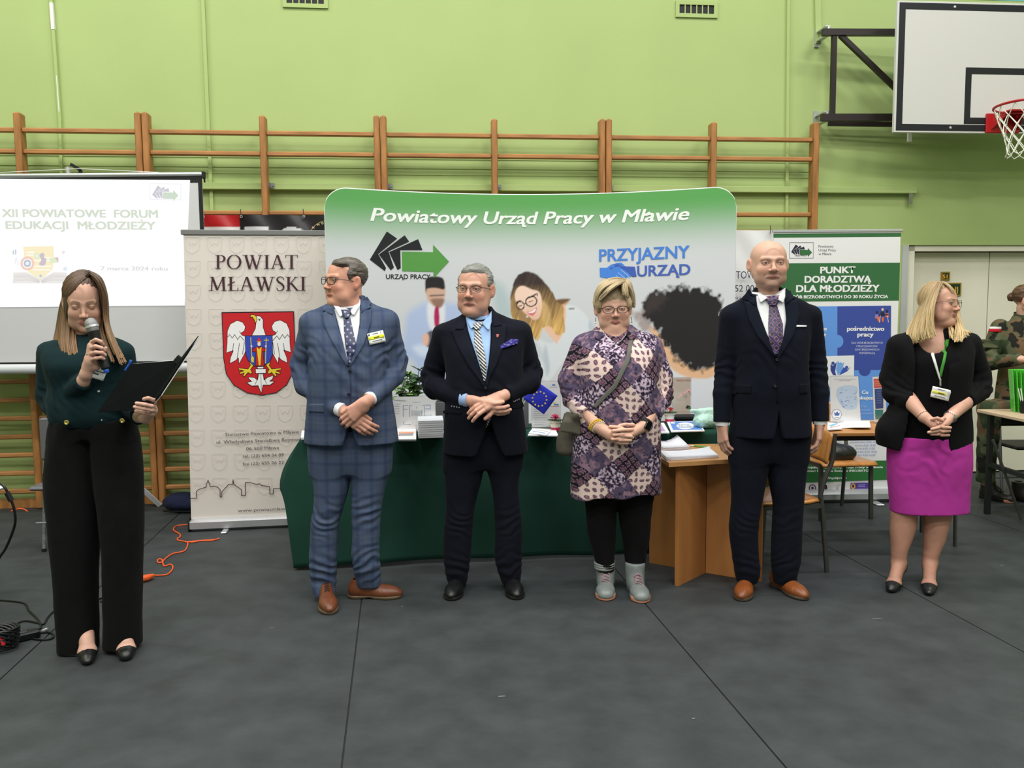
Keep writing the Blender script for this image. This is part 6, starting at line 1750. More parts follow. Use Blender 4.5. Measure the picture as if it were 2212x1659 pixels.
jacket(p, [(1085, 1230, 1424, .17), (1040, 1231, 1425, .172, -.005), (990, 1234, 1425, .175, -.015), (930, 1240, 1424, .18, -.03), (870, 1246, 1424, .18, -.035), (810, 1248, 1420, .175, -.04), (760, 1244, 1418, .155, -.025), (738, 1250, 1411, .13), (722, 1262, 1400, .105), (712, 1280, 1378, .088, .01), (702, 1290, 1366, .08, .02)],
       arms, tunic, plus(elbows(p, [(1240, 860, .0, (.2, 0, 1)), (1424, 858, .0, (.2, 0, 1))], .006, .04), lambda V: .008 * np.sin(V[:, 0] * 34 + V[:, 2] * 3) * np.clip((.95 - V[:, 2]) * 2, 0, 1)), hem=hemcut, name='tunic', h=.0045,
       extra=lambda S: (S.ell(p.L(1328, 700, -.09), (.052, .1, .06), .01, cut=True), S.cap(p.L(1325, 712, -.16), p.L(1334, 758, -.20), .034, .004, .01, cut=True)))
H = Head(p.L(1325, 667, -.03), rotm(0, 2, -1), .92, 1.17, jowl=.6, age=.75, nose=1.0, open_=.0044, mouth=1.0, smile=-.6, female=True)
nb = p.L(1328, 745, .0)
def chest(S):
    S.ell(p.L(1328, 760, -.03), (.13, .105, .12), .03)
    S.ell(H.W((0, -.03, -.125)), (.055, .045, .025), .02)
S = body_field(p, 1195, 1465, -.30, .16, 1.74, [[q[:3] + (q[3],) for q in a_[:3]] + [((1262, 878, -.09, .08), (1412, 878, -.09, .08))[i]] for i, a_ in enumerate(arms)], [[(1300, 1000, 0), (1300, 1140, 0), (1308, 1235, .0)], [(1372, 1000, 0), (1372, 1140, 0), (1371, 1235, .0)]], nb, hip=(1330, 960, 0), tr=.55)
skin_head(p, H, [(H.W((0, .01, -.06)), nb, .064, .078)], chest)
wl, wr = p.L(1291, 921, -.19), p.L(1392, 919, -.19)
capp(S, p, (1262, 878, -.09), (1291, 921, -.19), .043, .031); capp(S, p, (1412, 878, -.09), (1392, 919, -.19), .043, .031)
fat = 1.15
for a, b_ in (((1291, 921, -.19), (1318, 936, -.225)), ((1392, 919, -.19), (1367, 933, -.215))): capp(S, p, a, b_, .029, .027, .012)
capp(S, p, (1318, 944, -.225), (1300, 932, -.2), .02, .022, .012)
fingers_px(S, p, [[(1318, 922, -.235), (1336, 923, -.25), (1350, 928, -.25)], [(1368, 918, -.225), (1352, 917, -.24), (1339, 919, -.245)],
                  [(1366, 928, -.235), (1345, 929, -.265), (1324, 931, -.262)], [(1320, 938, -.24), (1342, 941, -.262), (1364, 943, -.255)],
                  [(1366, 938, -.235), (1345, 938, -.262), (1326, 940, -.262)], [(1320, 946, -.238), (1340, 951, -.26), (1362, 951, -.252)],
                  [(1366, 945, -.23), (1344, 947, -.258), (1323, 949, -.258)], [(1322, 951, -.232), (1340, 957, -.25), (1356, 957, -.245)]], .0095)
add_body(p, H, (212, 166, 146), head=((206, 160, 140), (178, 110, 104), (150, 120, 96), .4, 0, .6))
trousers(p, [(1080, 1262, 1412, .10), (1060, 1262, 1412, .12), (1030, 1262, 1412, .12)],
         [[(1060, 1261, 1337), (1096, 1265, 1333), (1133, 1267, 1331), (1155, 1270, 1331), (1179, 1276, 1329), (1205, 1283, 1327), (1232, 1289, 1327)],
          [(1060, 1334, 1413), (1087, 1334, 1410), (1120, 1337, 1406), (1145, 1341, 1405), (1168, 1345, 1403), (1190, 1348, 1398), (1232, 1352, 1392)]],
         solid((18, 16, 18), .08), None, b0=.10, b1=.055, name='tights', n=2.0)
short_hair(p, H, (164, 140, 108), [((0, .018, .052), (.092, .101, .093), 0), ((-.068, -.020, .022), (.018, .040, .046), .015), ((.068, -.02, .026), (.016, .040, .044), .015)],
           [((.008, -.128, -.004), (.056, .072, .052), .008), ((0, -.08, -.09), (.13, .10, .075), .01), ((0, .08, -.1), (.1, .09, .06), .02)], rgb2=(196, 178, 146), seed=9, strandy=.002, dirn=(70, 40, 34))
g_ = strands(p, [[(1348, 608, -.07), (1330, 608, -.10), (1306, 620, -.12), (1292, 640, -.09), (1288, 662, -.04)], [(1350, 606, -.02), (1326, 603, -.04), (1300, 612, -.04), (1286, 636, -.02), (1284, 668, .0)], [(1348, 610, -.09), (1338, 614, -.13), (1320, 626, -.145), (1306, 638, -.13), (1297, 648, -.11)]], 260, .0045, (150, 128, 98), (204, 186, 152), .004, 31, nseg=14, H=H, pk=1.16)
g2_ = strands(p, [[(1346, 608, -.06), (1356, 616, -.09), (1364, 636, -.07), (1366, 662, -.03)], [(1346, 604, .0), (1360, 610, -.02), (1368, 636, .0), (1368, 668, .02)]], 150, .0045, (150, 128, 98), (196, 178, 146), .004, 32, nseg=14, H=H, pk=1.14)
g3_ = strands(p, [[(1342, 607, -.07), (1345, 616, -.11), (1346, 628, -.13), (1347, 638, -.13)], [(1347, 607, -.06), (1353, 617, -.10), (1356, 632, -.11), (1358, 646, -.10)]], 110, .0045, (150, 128, 98), (190, 170, 136), .003, 33, nseg=12, H=H, pk=1.12)
V, Q, C = joined([g_, g2_, g3_]); o_h = [o for o in p.root.children if o.name.startswith('hair')][-1]; np_mesh('hair_locks', V, Q, C, 'hair', o_h)
glasses(p, H, (46, 30, 26), (.0265, .0185), .0021, 2.4)
for q in (-1, 1):
    b = MB(); e0 = H.W((q * .083, .0, -.045)); b.tube([e0, e0 + np.array([q * .004, 0, -.022])], .0022, 8); b.lathe([(0, -.006), (.005, 0), (0, .006)], tuple(e0 + np.array([q * .004, 0, -.028])), 10); b.build('earring', mat('silver', (190, 190, 192), rough=.2, metal=.9), p.root, True)
b = MB(); b.tube([p.L(1307, 722, -.12), p.L(1318, 734, -.15), p.L(1331, 742, -.158), p.L(1343, 735, -.15), p.L(1352, 722, -.12)], .0016, 6); b.build('necklace', 'silver', p.root, True)
p.strip('collar_wing', [(1296, 705), (1286, 722), (1285, 731)], [(1300, 712), (1308, 722), (1294, 733)], .006, .003, (0, 0, 0), only=[0], nr=14, nc=10, colfn=lambda V, u, t: tunic(V) * .8)
p.strip('collar_wing', [(1357, 714), (1352, 726), (1360, 735)], [(1364, 704), (1373, 718), (1372, 730)], .006, .003, (0, 0, 0), only=[0], nr=14, nc=10, colfn=lambda V, u, t: tunic(V) * .8)
for dx, rgb in ((0, (226, 190, 90)), (4, (214, 206, 190)), (-4, (232, 190, 60))):
    b = MB(); c = p.L(1291 + dx, 921 + dx * .7, -.19 - dx * .0006); u_ = unit(wl - p.L(1256, 872, -.06)); v1 = unit(np.cross(u_, [0, 1, 0])); v2 = np.cross(u_, v1)
    for t in np.linspace(0, 6.28, 23)[:-1]: b.lathe([(0, -.005), (.004, -.003), (.005, 0), (.004, .003), (0, .005)], tuple(c + (v1 * math.cos(t) + v2 * math.sin(t)) * .036), 6)
    b.build('bracelet', mat('bead%d' % rgb[0], rgb, rough=.3), p.root, True)
b = MB(); u_ = unit(wr - p.L(1416, 872, -.06)); v1 = unit(np.cross(u_, [0, 1, 0])); v2 = np.cross(u_, v1); c = wr - u_ * .006
for o in (-.008, -.003, .003, .008): b.tube([c + u_ * o + (v1 * math.cos(t) + v2 * math.sin(t)) * .036 for t in np.linspace(0, 6.28, 25)[:-1]], .0035, 6, closed=True)
b.build('watch_band', 'black', p.root, True)
b = MB(); M_ = Matrix.Translation(Vector(c + np.array([.012, -.036, 0]))) @ Matrix.Rotation(.35, 4, 'Z') @ Matrix.Rotation(.5, 4, 'Y'); b.box(-.018, .018, -.006, .006, -.021, .021, M_, bev=.005); b.build('watch_case', mat('gloss_black', (10, 10, 12), rough=.1), p.root)
shoes([(1308, 1299, 1308, .25), (1389, 1304, 1368, .25)], kind='boot', rgb=(124, 130, 130), ztop=.155, wid=.05, sole=(120, 124, 122), lace=(170, 130, 140))
for a, b_ in (((1289, 1222), (1326, 1240)), ((1357, 1224), (1391, 1242))):
    x0, y0 = a; x1, y1 = b_
    c = p.L((x0 + x1) / 2, (y0 + y1) / 2, -.05); m_ = MB(); w_ = (x1 - x0) / 2 / 418
    for k in range(3): m_.tube([c + np.array([math.sin(t) * w_ * (1 + .03 * k), -math.cos(t) * w_ * 1.05 + .045, .012 * k]) for t in np.linspace(0, 6.28, 25)[:-1]], .0085, 8, closed=True)
    m_.build('boot_collar', mat('boot_grey', (132, 138, 136), rough=.8), p.root, True)
# shoulder bag hanging at her side
def camo(V, cols=((84, 82, 68), (62, 66, 50), (104, 92, 72), (48, 44, 38)), f=9):
    n = fbm(V * f, 3); n2 = fbm(V * f * 1.1 + 40, 3); n3 = fbm(V * f * 1.3 + 80, 3)
    C = np.tile(np.array(lin(cols[0])), (len(V), 1)); C = blend(C, (n > .53).astype(float), cols[1]); C = blend(C, (n2 > .57).astype(float), cols[2]); C = blend(C, (n3 > .6).astype(float), cols[3]); return C
bag = empty('shoulder_bag', (p.X, p.Y, 0), 0, 'olive grey crossbody bag hanging beside the woman in the tunic', 'bag')
S = SDF(p.L(1190, 1000, -.12), p.L(1265, 870, .16), .005)
S.prof([p.row(985, 1212, 1244, .03, .02), p.row(975, 1202, 1249, .05, .02), p.row(950, 1202, 1256, .058, .02), p.row(920, 1212, 1258, .05, .02), p.row(893, 1220, 1256, .03, .02)], n=2.2)
V, Q = S.mesh(); V = V + normals(V, Q) * (.010 * (fbm(V * np.array([30, 30, 9]), 3) - .5))[:, None]
np_mesh('pouch', V, Q, solid((98, 94, 84), .1, 12)(V), 'cloth', bag)
ro = p.root; p.root = bag
p.strip('strap', [(1361, 712), (1352, 775), (1325, 830), (1281, 876)], [(1370, 714), (1360, 780), (1331, 838), (1286, 882)], .003, .004, (104, 104, 98), only=[0], nr=60, nc=5)
p.strip('flap', [(1225, 893), (1215, 915), (1212, 935)], [(1250, 893), (1254, 915), (1252, 940)], .004, .004, (90, 86, 76), only=[0], nr=10)
p.root = ro

# ---------------------------------------------------------------- woman in pink skirt
p = Person(2010, 1275, 4.32, 'blond woman in a black blazer and magenta skirt with a green and white lanyard')
BLK = solid((19, 18, 20), .12)
arms = [[(1942, 748, .01, .060), (1925, 815, .03, .058), (1933, 852, .0, .056), (1970, 868, -.10, .046)], [(2094, 742, .01, .058), (2116, 812, .03, .056), (2117, 842, .0, .055), (2086, 865, -.10, .046)]]
def blaz(S):
    a = p.L(2012, 735, -.15); zb = p.L(2005, 968)[2]; l1 = p.L(1984, 830, -.15)[0]; r1 = p.L(2046, 830, -.15)[0]; l2 = p.L(1957, 968, -.15)[0]; r2 = p.L(2058, 968, -.15)[0]; zm = l0 = p.L(2012, 830)[2]; lt = p.L(1988, 735, -.15)[0]; rt = p.L(2052, 735, -.15)[0]
    zt_ = p.L(2012, 700)[2]
    def fn(X, Y, Z):
        xl = np.interp(Z.ravel(), [zb, zm, a[2], zt_], [l2, l1, lt, lt - .02])[None, None, :]; xr = np.interp(Z.ravel(), [zb, zm, a[2], zt_], [r2, r1, rt, rt + .02])[None, None, :]
        return np.maximum(np.maximum(xl - X, X - xr), Y - .0) + 0 * Z
    S.op(fn, (min(l1, l2) - .02, -.5, zb - .1), (max(r1, r2) + .02, 0, zt_ + .05), 0.004, True)
    # pointed fronts: cut hem sloping up toward the sides
    S.op(lambda X, Y, Z: (Z - (zb + .25 * np.clip(np.abs(X - (l2 + r2) / 2) - (r2 - l2) / 2, 0, 1) + .0)) + 0 * Y, S.lo - 1, [q[-1] + 1 for q in S.ax], .004, True)
jacket(p, [(975, 1900, 2098, .13), (925, 1895, 2096, .135), (880, 1922, 2090, .135, -.01), (830, 1934, 2088, .135, -.02), (790, 1936, 2090, .135, -.025), (755, 1932, 2098, .12, -.01), (735, 1934, 2100, .10), (722, 1950, 2086, .085), (712, 1975, 2065, .078, .01), (704, 1990, 2052, .07, .02)],
       arms, BLK, plus(elbows(p, [(1935, 850, 0, (.5, 0, .8)), (2112, 842, 0, (-.5, 0, .8))], .007, .04)), name='blazer', extra=blaz)
S = SDF(p.L(1900, 1010, -.25), p.L(2130, 690, .25), .006)
S.prof([p.row(965, 1925, 2092, .115), p.row(900, 1935, 2080, .125, -.01), p.row(830, 1945, 2078, .125, -.02), p.row(780, 1950, 2082, .125, -.03), p.row(755, 1960, 2080, .10, -.02), p.row(735, 1975, 2065, .08, .0)], n=2.2)
S.ell(p.L(2022, 728, -.12), (.080, .11, .088), .01, cut=True)
garment(p, 'top', S, solid((14, 14, 17), .1))
H = Head(p.L(2030, 656, -.01), rotm(37, -1, 3), .90, 1.10, ears=False, jowl=.45, age=.3, nose=1.0, open_=.0040, mouth=1.05, smile=.7, female=True)
def ch2(S): S.ell(p.L(2022, 755, .0), (.125, .108, .11), .03); S.ell(H.W((0, -.03, -.115)), (.045, .04, .02), .02)
S = body_field(p, 1885, 2150, -.30, .18, 1.74, [[q[:3] + (q[3],) for q in a_[:3]] + [((1962, 862, -.08, .07), (2092, 862, -.08, .07))[i]] for i, a_ in enumerate(arms)], [], p.L(2022, 735, .01), hip=(2008, 960, 0), tr=.55, z0=-.004)
skin_head(p, H, [(H.W((0, .02, -.06)), p.L(2022, 735, .01), .052, .062)], ch2)
wl, wr = p.L(1996, 901, -.17), p.L(2053, 900, -.17)
capp(S, p, (1962, 862, -.08), (1996, 901, -.17), .042, .027); capp(S, p, (2092, 862, -.08), (2053, 900, -.17), .042, .027)
capp(S, p, (1996, 901, -.17), (2018, 917, -.20), .026, .026, .012); capp(S, p, (2053, 900, -.17), (2040, 914, -.195), .026, .025, .012)
fingers_px(S, p, [[(2014, 906, -.215), (2025, 903, -.235), (2036, 908, -.24)], [(2040, 903, -.205), (2030, 907, -.225), (2026, 914, -.235)],
                  [(2022, 918, -.22), (2038, 923, -.24), (2053, 924, -.235)], [(2040, 916, -.215), (2026, 924, -.245), (2013, 927, -.242)],
                  [(2020, 926, -.215), (2036, 932, -.235), (2051, 931, -.228)], [(2042, 924, -.21), (2024, 931, -.238), (2006, 934, -.232)],
                  [(2018, 932, -.205), (2034, 940, -.225), (2049, 940, -.22)], [(2042, 930, -.2), (2026, 938, -.228), (2012, 938, -.226)]], .0088)
for rows in ([(1090, 1927, 1979, .062), (1125, 1925, 1979, .062), (1150, 1924, 1974, .06), (1167, 1925, 1968, .056), (1190, 1926, 1959, .048), (1211, 1927, 1954, .04), (1225, 1927, 1953, .036)],
             [(1090, 1994, 2058, .062), (1125, 1995, 2052, .062), (1150, 1996, 2044, .06), (1167, 1996, 2040, .056), (1190, 1996, 2030, .048), (1211, 1995, 2023, .04), (1225, 1994, 2022, .036)]):
    S.prof([p.row(*r) for r in rows], .01, n=2.0)
    q_ = rows[0]; S.cap(p.L(2008, 960, 0), p.L((q_[1] + q_[2]) / 2, q_[0] + 20, 0), .08, .055, .02)
shoes([(1922, 1283, 1940, .235), (2006, 1290, 2007, .235)], ay=.0, kind='pump', rgb=(24, 25, 28), wid=.045)
def legc(V, C): C[V[:, 2] < .62] *= np.array([.70, .64, .62]); return C
add_body(p, H, (208, 160, 140), legc, iris=(90, 100, 90), head=((206, 158, 136), (178, 104, 104), (120, 96, 80), .6, 0, .6))
S = SDF(p.L(1900, 1140, -.25), p.L(2120, 925, .25), .006)
S.prof([p.row(1108, 1926, 2089, .115), p.row(1050, 1922, 2091, .12), p.row(994, 1920, 2095, .13), p.row(950, 1922, 2094, .125), p.row(935, 1926, 2090, .12)], n=2.4)
S.half((0, 0, -1), (0, 0, p.L(2000, 1104)[2]))
garment(p, 'skirt', S, solid((176, 56, 150), .06), lambda V: ridges(V, p.L(2012, 985, -.12), (.6, 0, .6), .09, .0035, .13))
# hair: cap and long locks
def hcap(p, H, rgb, rgb2, S_extra, cuts, name='hair', guides=(), seed=3, h=.003):
    S = SDF(H.c - np.array([.16, .17, .2]), H.c + np.array([.16, .18, .16]), h)
    H.e(S, (0, .020, .042), (.080, .097, .085))
    for c, r, k in S_extra: H.e(S, c, r, k)
    for c, r, k in cuts: H.e(S, c, r, k, True)
    V, Q = S.mesh(); N = normals(V, Q); q = H.loc(V); n = fbm(np.stack([q[:, 0] * 160, q[:, 1] * 60, q[:, 2] * 18], 1), 3) - .5
    V = V + N * (n * .008)[:, None]; C = blend(np.array(lin(rgb))[None] * (.65 + .7 * (n + .5))[:, None], np.clip((n) * 4, 0, 1) * .6, rgb2)
    parts = [(V, Q, C)]
    for g in guides: parts.append(g)
    V, Q, C = joined(parts); p.add(name, V, Q, C, 'hair')
G1 = strands(p, [[(2022, 612, -.0), (1998, 645, .02), (1976, 690, .02), (1962, 722, .0), (1966, 738, -.04)], [(2026, 612, -.03), (2004, 645, -.03), (1988, 690, -.05), (1976, 725, -.07), (1982, 742, -.08)],
                 [(2030, 612, -.05), (2013, 640, -.075), (2003, 680, -.10), (1998, 715, -.12), (2003, 735, -.13)], [(2032, 612, -.06), (2024, 632, -.095), (2016, 662, -.12), (2014, 700, -.13), (2021, 728, -.14)]], 260, .0048, (150, 124, 92), (206, 180, 132), .006, 11, nseg=20, H=H)
G2 = strands(p, [[(2036, 613, .03), (2060, 636, .06), (2066, 680, .03), (2070, 706, -.10), (2066, 742, -.15)], [(2038, 613, .05), (2064, 645, .08), (2070, 690, .02), (2078, 714, -.11), (2078, 740, -.15)],
                 [(2036, 613, .06), (2058, 640, .09), (2058, 680, .08), (2066, 705, .06), (2088, 716, .02), (2098, 719, .0)], [(2036, 613, .04), (2058, 650, .05), (2054, 695, .0), (2052, 712, -.10), (2056, 738, -.15)]], 200, .0045, (150, 124, 92), (206, 180, 132), .006, 12, nseg=20, H=H)
G3 = strands(p, [[(2034, 611, .0), (2048, 615, -.04), (2058, 628, -.05), (2064, 645, -.03)], [(2034, 611, -.03), (2046, 616, -.07), (2055, 630, -.08), (2062, 648, -.06)]], 60, .0045, (150, 124, 92), (196, 170, 126), .003, 14, nseg=12, H=H)
hcap(p, H, (156, 130, 96), (206, 182, 138), [((0, .055, -.04), (.066, .045, .07), .02)], [((.004, -.112, -.012), (.060, .076, .070), .008), ((0, -.1, -.12), (.08, .09, .06), .01)], guides=(G1, G2, G3))
glasses(p, H, (120, 100, 90), (.027, .020), .0015, 2.4, metal=True)
# lanyard with badge
for a, b_, c in (([(2002, 735), (2013, 775), (2028, 820)], [(2007, 734), (2018, 772), (2031, 820)], (222, 224, 216)), ([(2042, 733), (2036, 775), (2028, 808)], [(2049, 733), (2041, 778), (2032, 815)], (72, 142, 58))):
    p.strip('lanyard', a, b_, .006, .002, c, nr=30, nc=4)
p.strip('badge_clip', [(2028, 818), (2028, 834)], [(2031, 818), (2031, 834)], .008, .003, (150, 150, 140), nr=6, nc=3)
p2 = p
b_only = [1]
q = [(2011, 833), (2048, 842), (2044, 866), (2005, 856)]
p.strip('name_badge', [q[0], q[3]], [q[1], q[2]], .02, .002, (232, 232, 230), nr=6, nc=6)
def at(u, v, q=q): a = np.array(q, float); return tuple((a[0] * (1 - u) + a[1] * u) * (1 - v) + (a[3] * (1 - u) + a[2] * u) * v)
p.strip('badge_band', [at(.02, .36), at(.02, .6)], [at(.98, .36), at(.98, .6)], .022, .0008, (226, 216, 90), nr=4, nc=5)
p.strip('badge_print', [at(.3, .12), at(.3, .17)], [at(.75, .12), at(.75, .17)], .023, .0006, (120, 120, 120), nr=3, nc=5)
p.strip('badge_print', [at(.35, .44), at(.35, .53)], [at(.7, .44), at(.7, .53)], .0235, .0006, (110, 100, 40), nr=3, nc=5)
p.strip('badge_print', [at(.2, .75), at(.2, .8)], [at(.8, .75), at(.8, .8)], .023, .0006, (130, 130, 130), nr=3, nc=5)
b = MB(); u_ = unit(wr - p.L(2092, 862, -.08)); v1 = unit(np.cross(u_, [0, 1, 0])); v2 = np.cross(u_, v1); c = wr + u_ * .004
b.tube([c + (v1 * math.cos(t) + v2 * math.sin(t)) * .030 for t in np.linspace(0, 6.28, 25)[:-1]], .0045, 6, closed=True); b.build('watch_band', 'silver', p.root, True)
b = MB(); b.lathe([(.012, -.003), (.0135, 0), (.0135, .004), (.011, .006), (0, .006)], (0, 0, 0), 20, Matrix.Translation(Vector(c + np.array([.012, -.026, .0]))) @ Matrix.Rotation(.5, 4, 'Z') @ Matrix.Rotation(math.pi / 2, 4, 'X')); b.build('watch_case', 'silver', p.root, True)
b = MB(); c = wl - unit(wl - p.L(1962, 862, -.08)) * .012; u_ = unit(wl - p.L(1962, 862, -.08)); v1 = unit(np.cross(u_, [0, 1, 0])); v2 = np.cross(u_, v1)
for t in np.linspace(0, 6.28, 23)[:-1]: b.lathe([(0, -.003), (.003, 0), (0, .003)], tuple(c + (v1 * math.cos(t) + v2 * math.sin(t)) * .030), 6)
b.build('bracelet', 'black', p.root, True)

# ---------------------------------------------------------------- speaking woman with microphone
p = Person(214, 1415, 3.53, 'speaking woman with long brown hair in a dark green blouse and wide black trousers')
GRN = navy((20, 40, 44))
arms = [[(110, 765, .0, .056), (108, 850, .03, .054), (122, 878, .0, .054), (180, 824, -.16, .036)], [(262, 772, .0, .055), (283, 850, .02, .052), (288, 880, -.02, .048), (302, 898, -.20, .036)]]
jacket(p, [(918, 118, 280, .11), (900, 116, 278, .12, -.01), (870, 112, 278, .125, -.01), (830, 114, 276, .12, -.015), (790, 110, 276, .125, -.03), (765, 102, 282, .11, -.02), (748, 100, 280, .09, -.005), (736, 118, 262, .075), (726, 148, 234, .065, .01), (714, 162, 218, .058, .015), (704, 164, 214, .055, .02)],
       arms, GRN, plus(elbows(p, [(112, 870, .0, (.5, 0, .8)), (286, 872, .0, (.5, 0, .8)), (150, 850, -.06, (.7, 0, .5))], .006, .04), lambda V: .004 * np.sin(V[:, 0] * 60 + 4 * fbm(V * 8, 2)) * np.exp(-((V[:, 2] - p.L(200, 900)[2]) / .06) ** 2)), name='blouse', h=.006)
trousers(p, [(950, 112, 296, .10), (920, 118, 284, .115), (903, 120, 280, .11)],
         [[(905, 119, 206), (950, 110, 208), (1000, 104, 210), (1052, 101, 212), (1143, 110, 210), (1237, 122, 205), (1305, 126, 207), (1370, 130, 208), (1402, 131, 209)],
          [(905, 196, 281), (950, 202, 297), (1000, 206, 304), (1035, 208, 306), (1136, 218, 308), (1204, 224, 304), (1254, 227, 301), (1320, 228, 301), (1394, 228, 302)]],
         solid((19, 19, 20), .15), lambda V: .004 * np.sin(V[:, 0] * 42 + 3 * fbm(V * 4, 2)) * np.clip((1.0 - V[:, 2]) * 1.5, 0, 1) + .004 * np.sin(V[:, 0] * 80) * np.exp(-((V[:, 2] - 1.0) / .05) ** 2), b0=.11, b1=.085, n=2.2, name='trousers', kk=.03)
for q in ((146, 912), (266, 908)): button(p, q[0], q[1], .010, (214, 190, 110), metal=True)
for q in ((215, 845), (221, 907)): button(p, q[0], q[1], .004, (220, 220, 210))
H = Head(p.L(182, 652, -.03), rotm(24, 17, 0), .98, .96, jowl=.1, age=.1, nose=.92, open_=.0018, mouth=.95, female=True)
S = body_field(p, 75, 430, -.40, .16, 1.72, arms, [[(160, 1000, 0), (168, 1200, 0), (187, 1370, .01)], [(252, 1000, 0), (262, 1200, 0), (273, 1370, .01)]], p.L(188, 728, .005), hip=(200, 950, 0), z0=-.004)
skin_head(p, H, [(H.W((0, .015, -.06)), p.L(188, 728, .005), .047, .052)])
capp(S, p, (176, 828, -.15), (187, 808, -.175), .026, .024)
capp(S, p, (187, 808, -.175), (196, 778, -.19), .024, .024, .012); capp(S, p, (196, 780, -.19), (199, 748, -.195), .022, .019, .012); capp(S, p, (190, 790, -.18), (206, 792, -.18), .02, .018, .012)
fingers_px(S, p, [[(198, 739, -.20), (207, 734, -.222), (218, 738, -.212), (222, 744, -.2)], [(196, 752, -.205), (207, 748, -.228), (220, 752, -.22), (226, 757, -.205)],
                  [(195, 765, -.205), (207, 761, -.23), (220, 762, -.222), (227, 767, -.21)], [(196, 778, -.2), (207, 774, -.226), (218, 772, -.22), (224, 775, -.21)],
                  [(205, 790, -.18), (220, 770, -.17), (228, 752, -.175)]], .0086)
capp(S, p, (300, 900, -.2), (314, 900, -.24), .025, .026); capp(S, p, (314, 900, -.24), (326, 886, -.27), .026, .026, .012)
fingers_px(S, p, [[(333, 874, -.28), (334, 865, -.33), (320, 860, -.355), (311, 862, -.35)], [(334, 881, -.285), (328, 877, -.345), (314, 874, -.36), (295, 871, -.35)],
                  [(333, 888, -.28), (328, 886, -.34), (313, 883, -.355), (291, 879, -.345)], [(330, 895, -.27), (326, 894, -.325), (312, 891, -.34), (294, 888, -.33)]], .0088)
for toe, ax in (((190, 1441), 187), ((272, 1431), 273)):
    a = F(*toe); t = np.array((a.x - p.X, a.y - p.Y)); an = np.array([p.L(ax, 1370, .01)[0], .01]); shoe(p, t + (an - t) / .81, t, kind='pump', rgb=(20, 20, 22), wid=.044)
add_body(p, H, (206, 162, 144), head=((200, 156, 136), (176, 96, 100), (84, 62, 52), .85, 0, .3))
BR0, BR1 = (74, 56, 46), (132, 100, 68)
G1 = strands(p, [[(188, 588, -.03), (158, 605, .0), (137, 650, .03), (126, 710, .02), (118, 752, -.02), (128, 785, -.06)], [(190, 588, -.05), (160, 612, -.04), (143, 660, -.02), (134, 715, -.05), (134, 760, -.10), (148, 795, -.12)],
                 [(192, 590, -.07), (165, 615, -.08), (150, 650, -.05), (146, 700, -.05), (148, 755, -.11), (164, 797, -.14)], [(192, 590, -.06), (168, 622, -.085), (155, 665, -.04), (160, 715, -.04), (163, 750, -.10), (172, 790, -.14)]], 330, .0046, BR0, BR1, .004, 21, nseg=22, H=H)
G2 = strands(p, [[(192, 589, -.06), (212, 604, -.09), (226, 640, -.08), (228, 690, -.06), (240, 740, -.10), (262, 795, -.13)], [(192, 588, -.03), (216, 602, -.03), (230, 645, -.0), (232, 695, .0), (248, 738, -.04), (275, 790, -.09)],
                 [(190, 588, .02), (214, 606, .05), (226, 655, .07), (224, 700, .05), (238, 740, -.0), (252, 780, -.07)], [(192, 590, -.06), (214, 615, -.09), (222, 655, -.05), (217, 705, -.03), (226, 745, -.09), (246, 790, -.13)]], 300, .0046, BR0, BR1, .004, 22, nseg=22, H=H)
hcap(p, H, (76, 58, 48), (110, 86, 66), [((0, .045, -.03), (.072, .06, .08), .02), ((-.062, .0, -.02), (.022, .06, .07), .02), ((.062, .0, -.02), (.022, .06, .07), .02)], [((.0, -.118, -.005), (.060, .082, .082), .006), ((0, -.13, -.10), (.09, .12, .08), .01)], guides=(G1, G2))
p.strip('name_badge', [(204, 787), (195, 808)], [(242, 794), (234, 821)], .05, .002, (232, 234, 236), only=[0], nr=6, nc=6)
p.strip('badge_print', [(206, 794), (205.6, 795.5)], [(238, 803.5), (237.6, 805)], .0525, .0008, (60, 62, 64), only=[0], nr=3, nc=6)
p.strip('badge_print', [(208, 800), (207.4, 803)], [(226, 805), (225.4, 808)], .0525, .0008, (90, 92, 96), only=[0], nr=3, nc=6)
b = MB(); c = p.L(192, 765, -.202); b.tube([c + np.array([.009 * math.cos(t), .009 * math.sin(t) - .002, .003 * math.cos(t)]) for t in np.linspace(0, 6.28, 17)[:-1]], .0014, 6, closed=True); b.build('ring', 'gold', p.root, True)
# microphone
mi = empty('microphone', (p.X, p.Y, 0), 0, 'black handheld microphone with a silver head held at the speaking woman mouth', 'microphone')
A_, B2 = p.L(197, 700, -.185), p.L(226, 790, -.185); d = unit(B2 - A_)
def lathe_dir(prof, A_, d, name, m, par, n=24):
    b = MB(); v1 = unit(np.cross(d, [0, 1, 0])); v2 = np.cross(d, v1); b.lathe(prof, (0, 0, 0), n, Matrix(((v1[0], v2[0], d[0], A_[0]), (v1[1], v2[1], d[1], A_[1]), (v1[2], v2[2], d[2], A_[2]), (0, 0, 0, 1)))); return b.build(name, m, par, True)
lathe_dir([(0, -.026), (.014, -.022), (.022, -.012), (.0245, 0), (.0245, .006)], A_, d, 'grille', mat('grille', (150, 150, 152), rough=.4, metal=.7, bump=(900, .8, .002)), mi)
lathe_dir([(.0255, .006), (.0262, .009), (.0262, .014), (.0245, .016)], A_, d, 'ring_band', 'alu', mi); lathe_dir([(.024, .016), (.0225, .028), (.0215, .03)], A_, d, 'lower_grille', 'grille', mi)
lathe_dir([(.0225, .03), (.0215, .045), (.0175, .07), (.0165, .12), (.0165, .165), (.0175, .17), (.017, .185), (.012, .19)], A_, d, 'handle', 'black', mi)
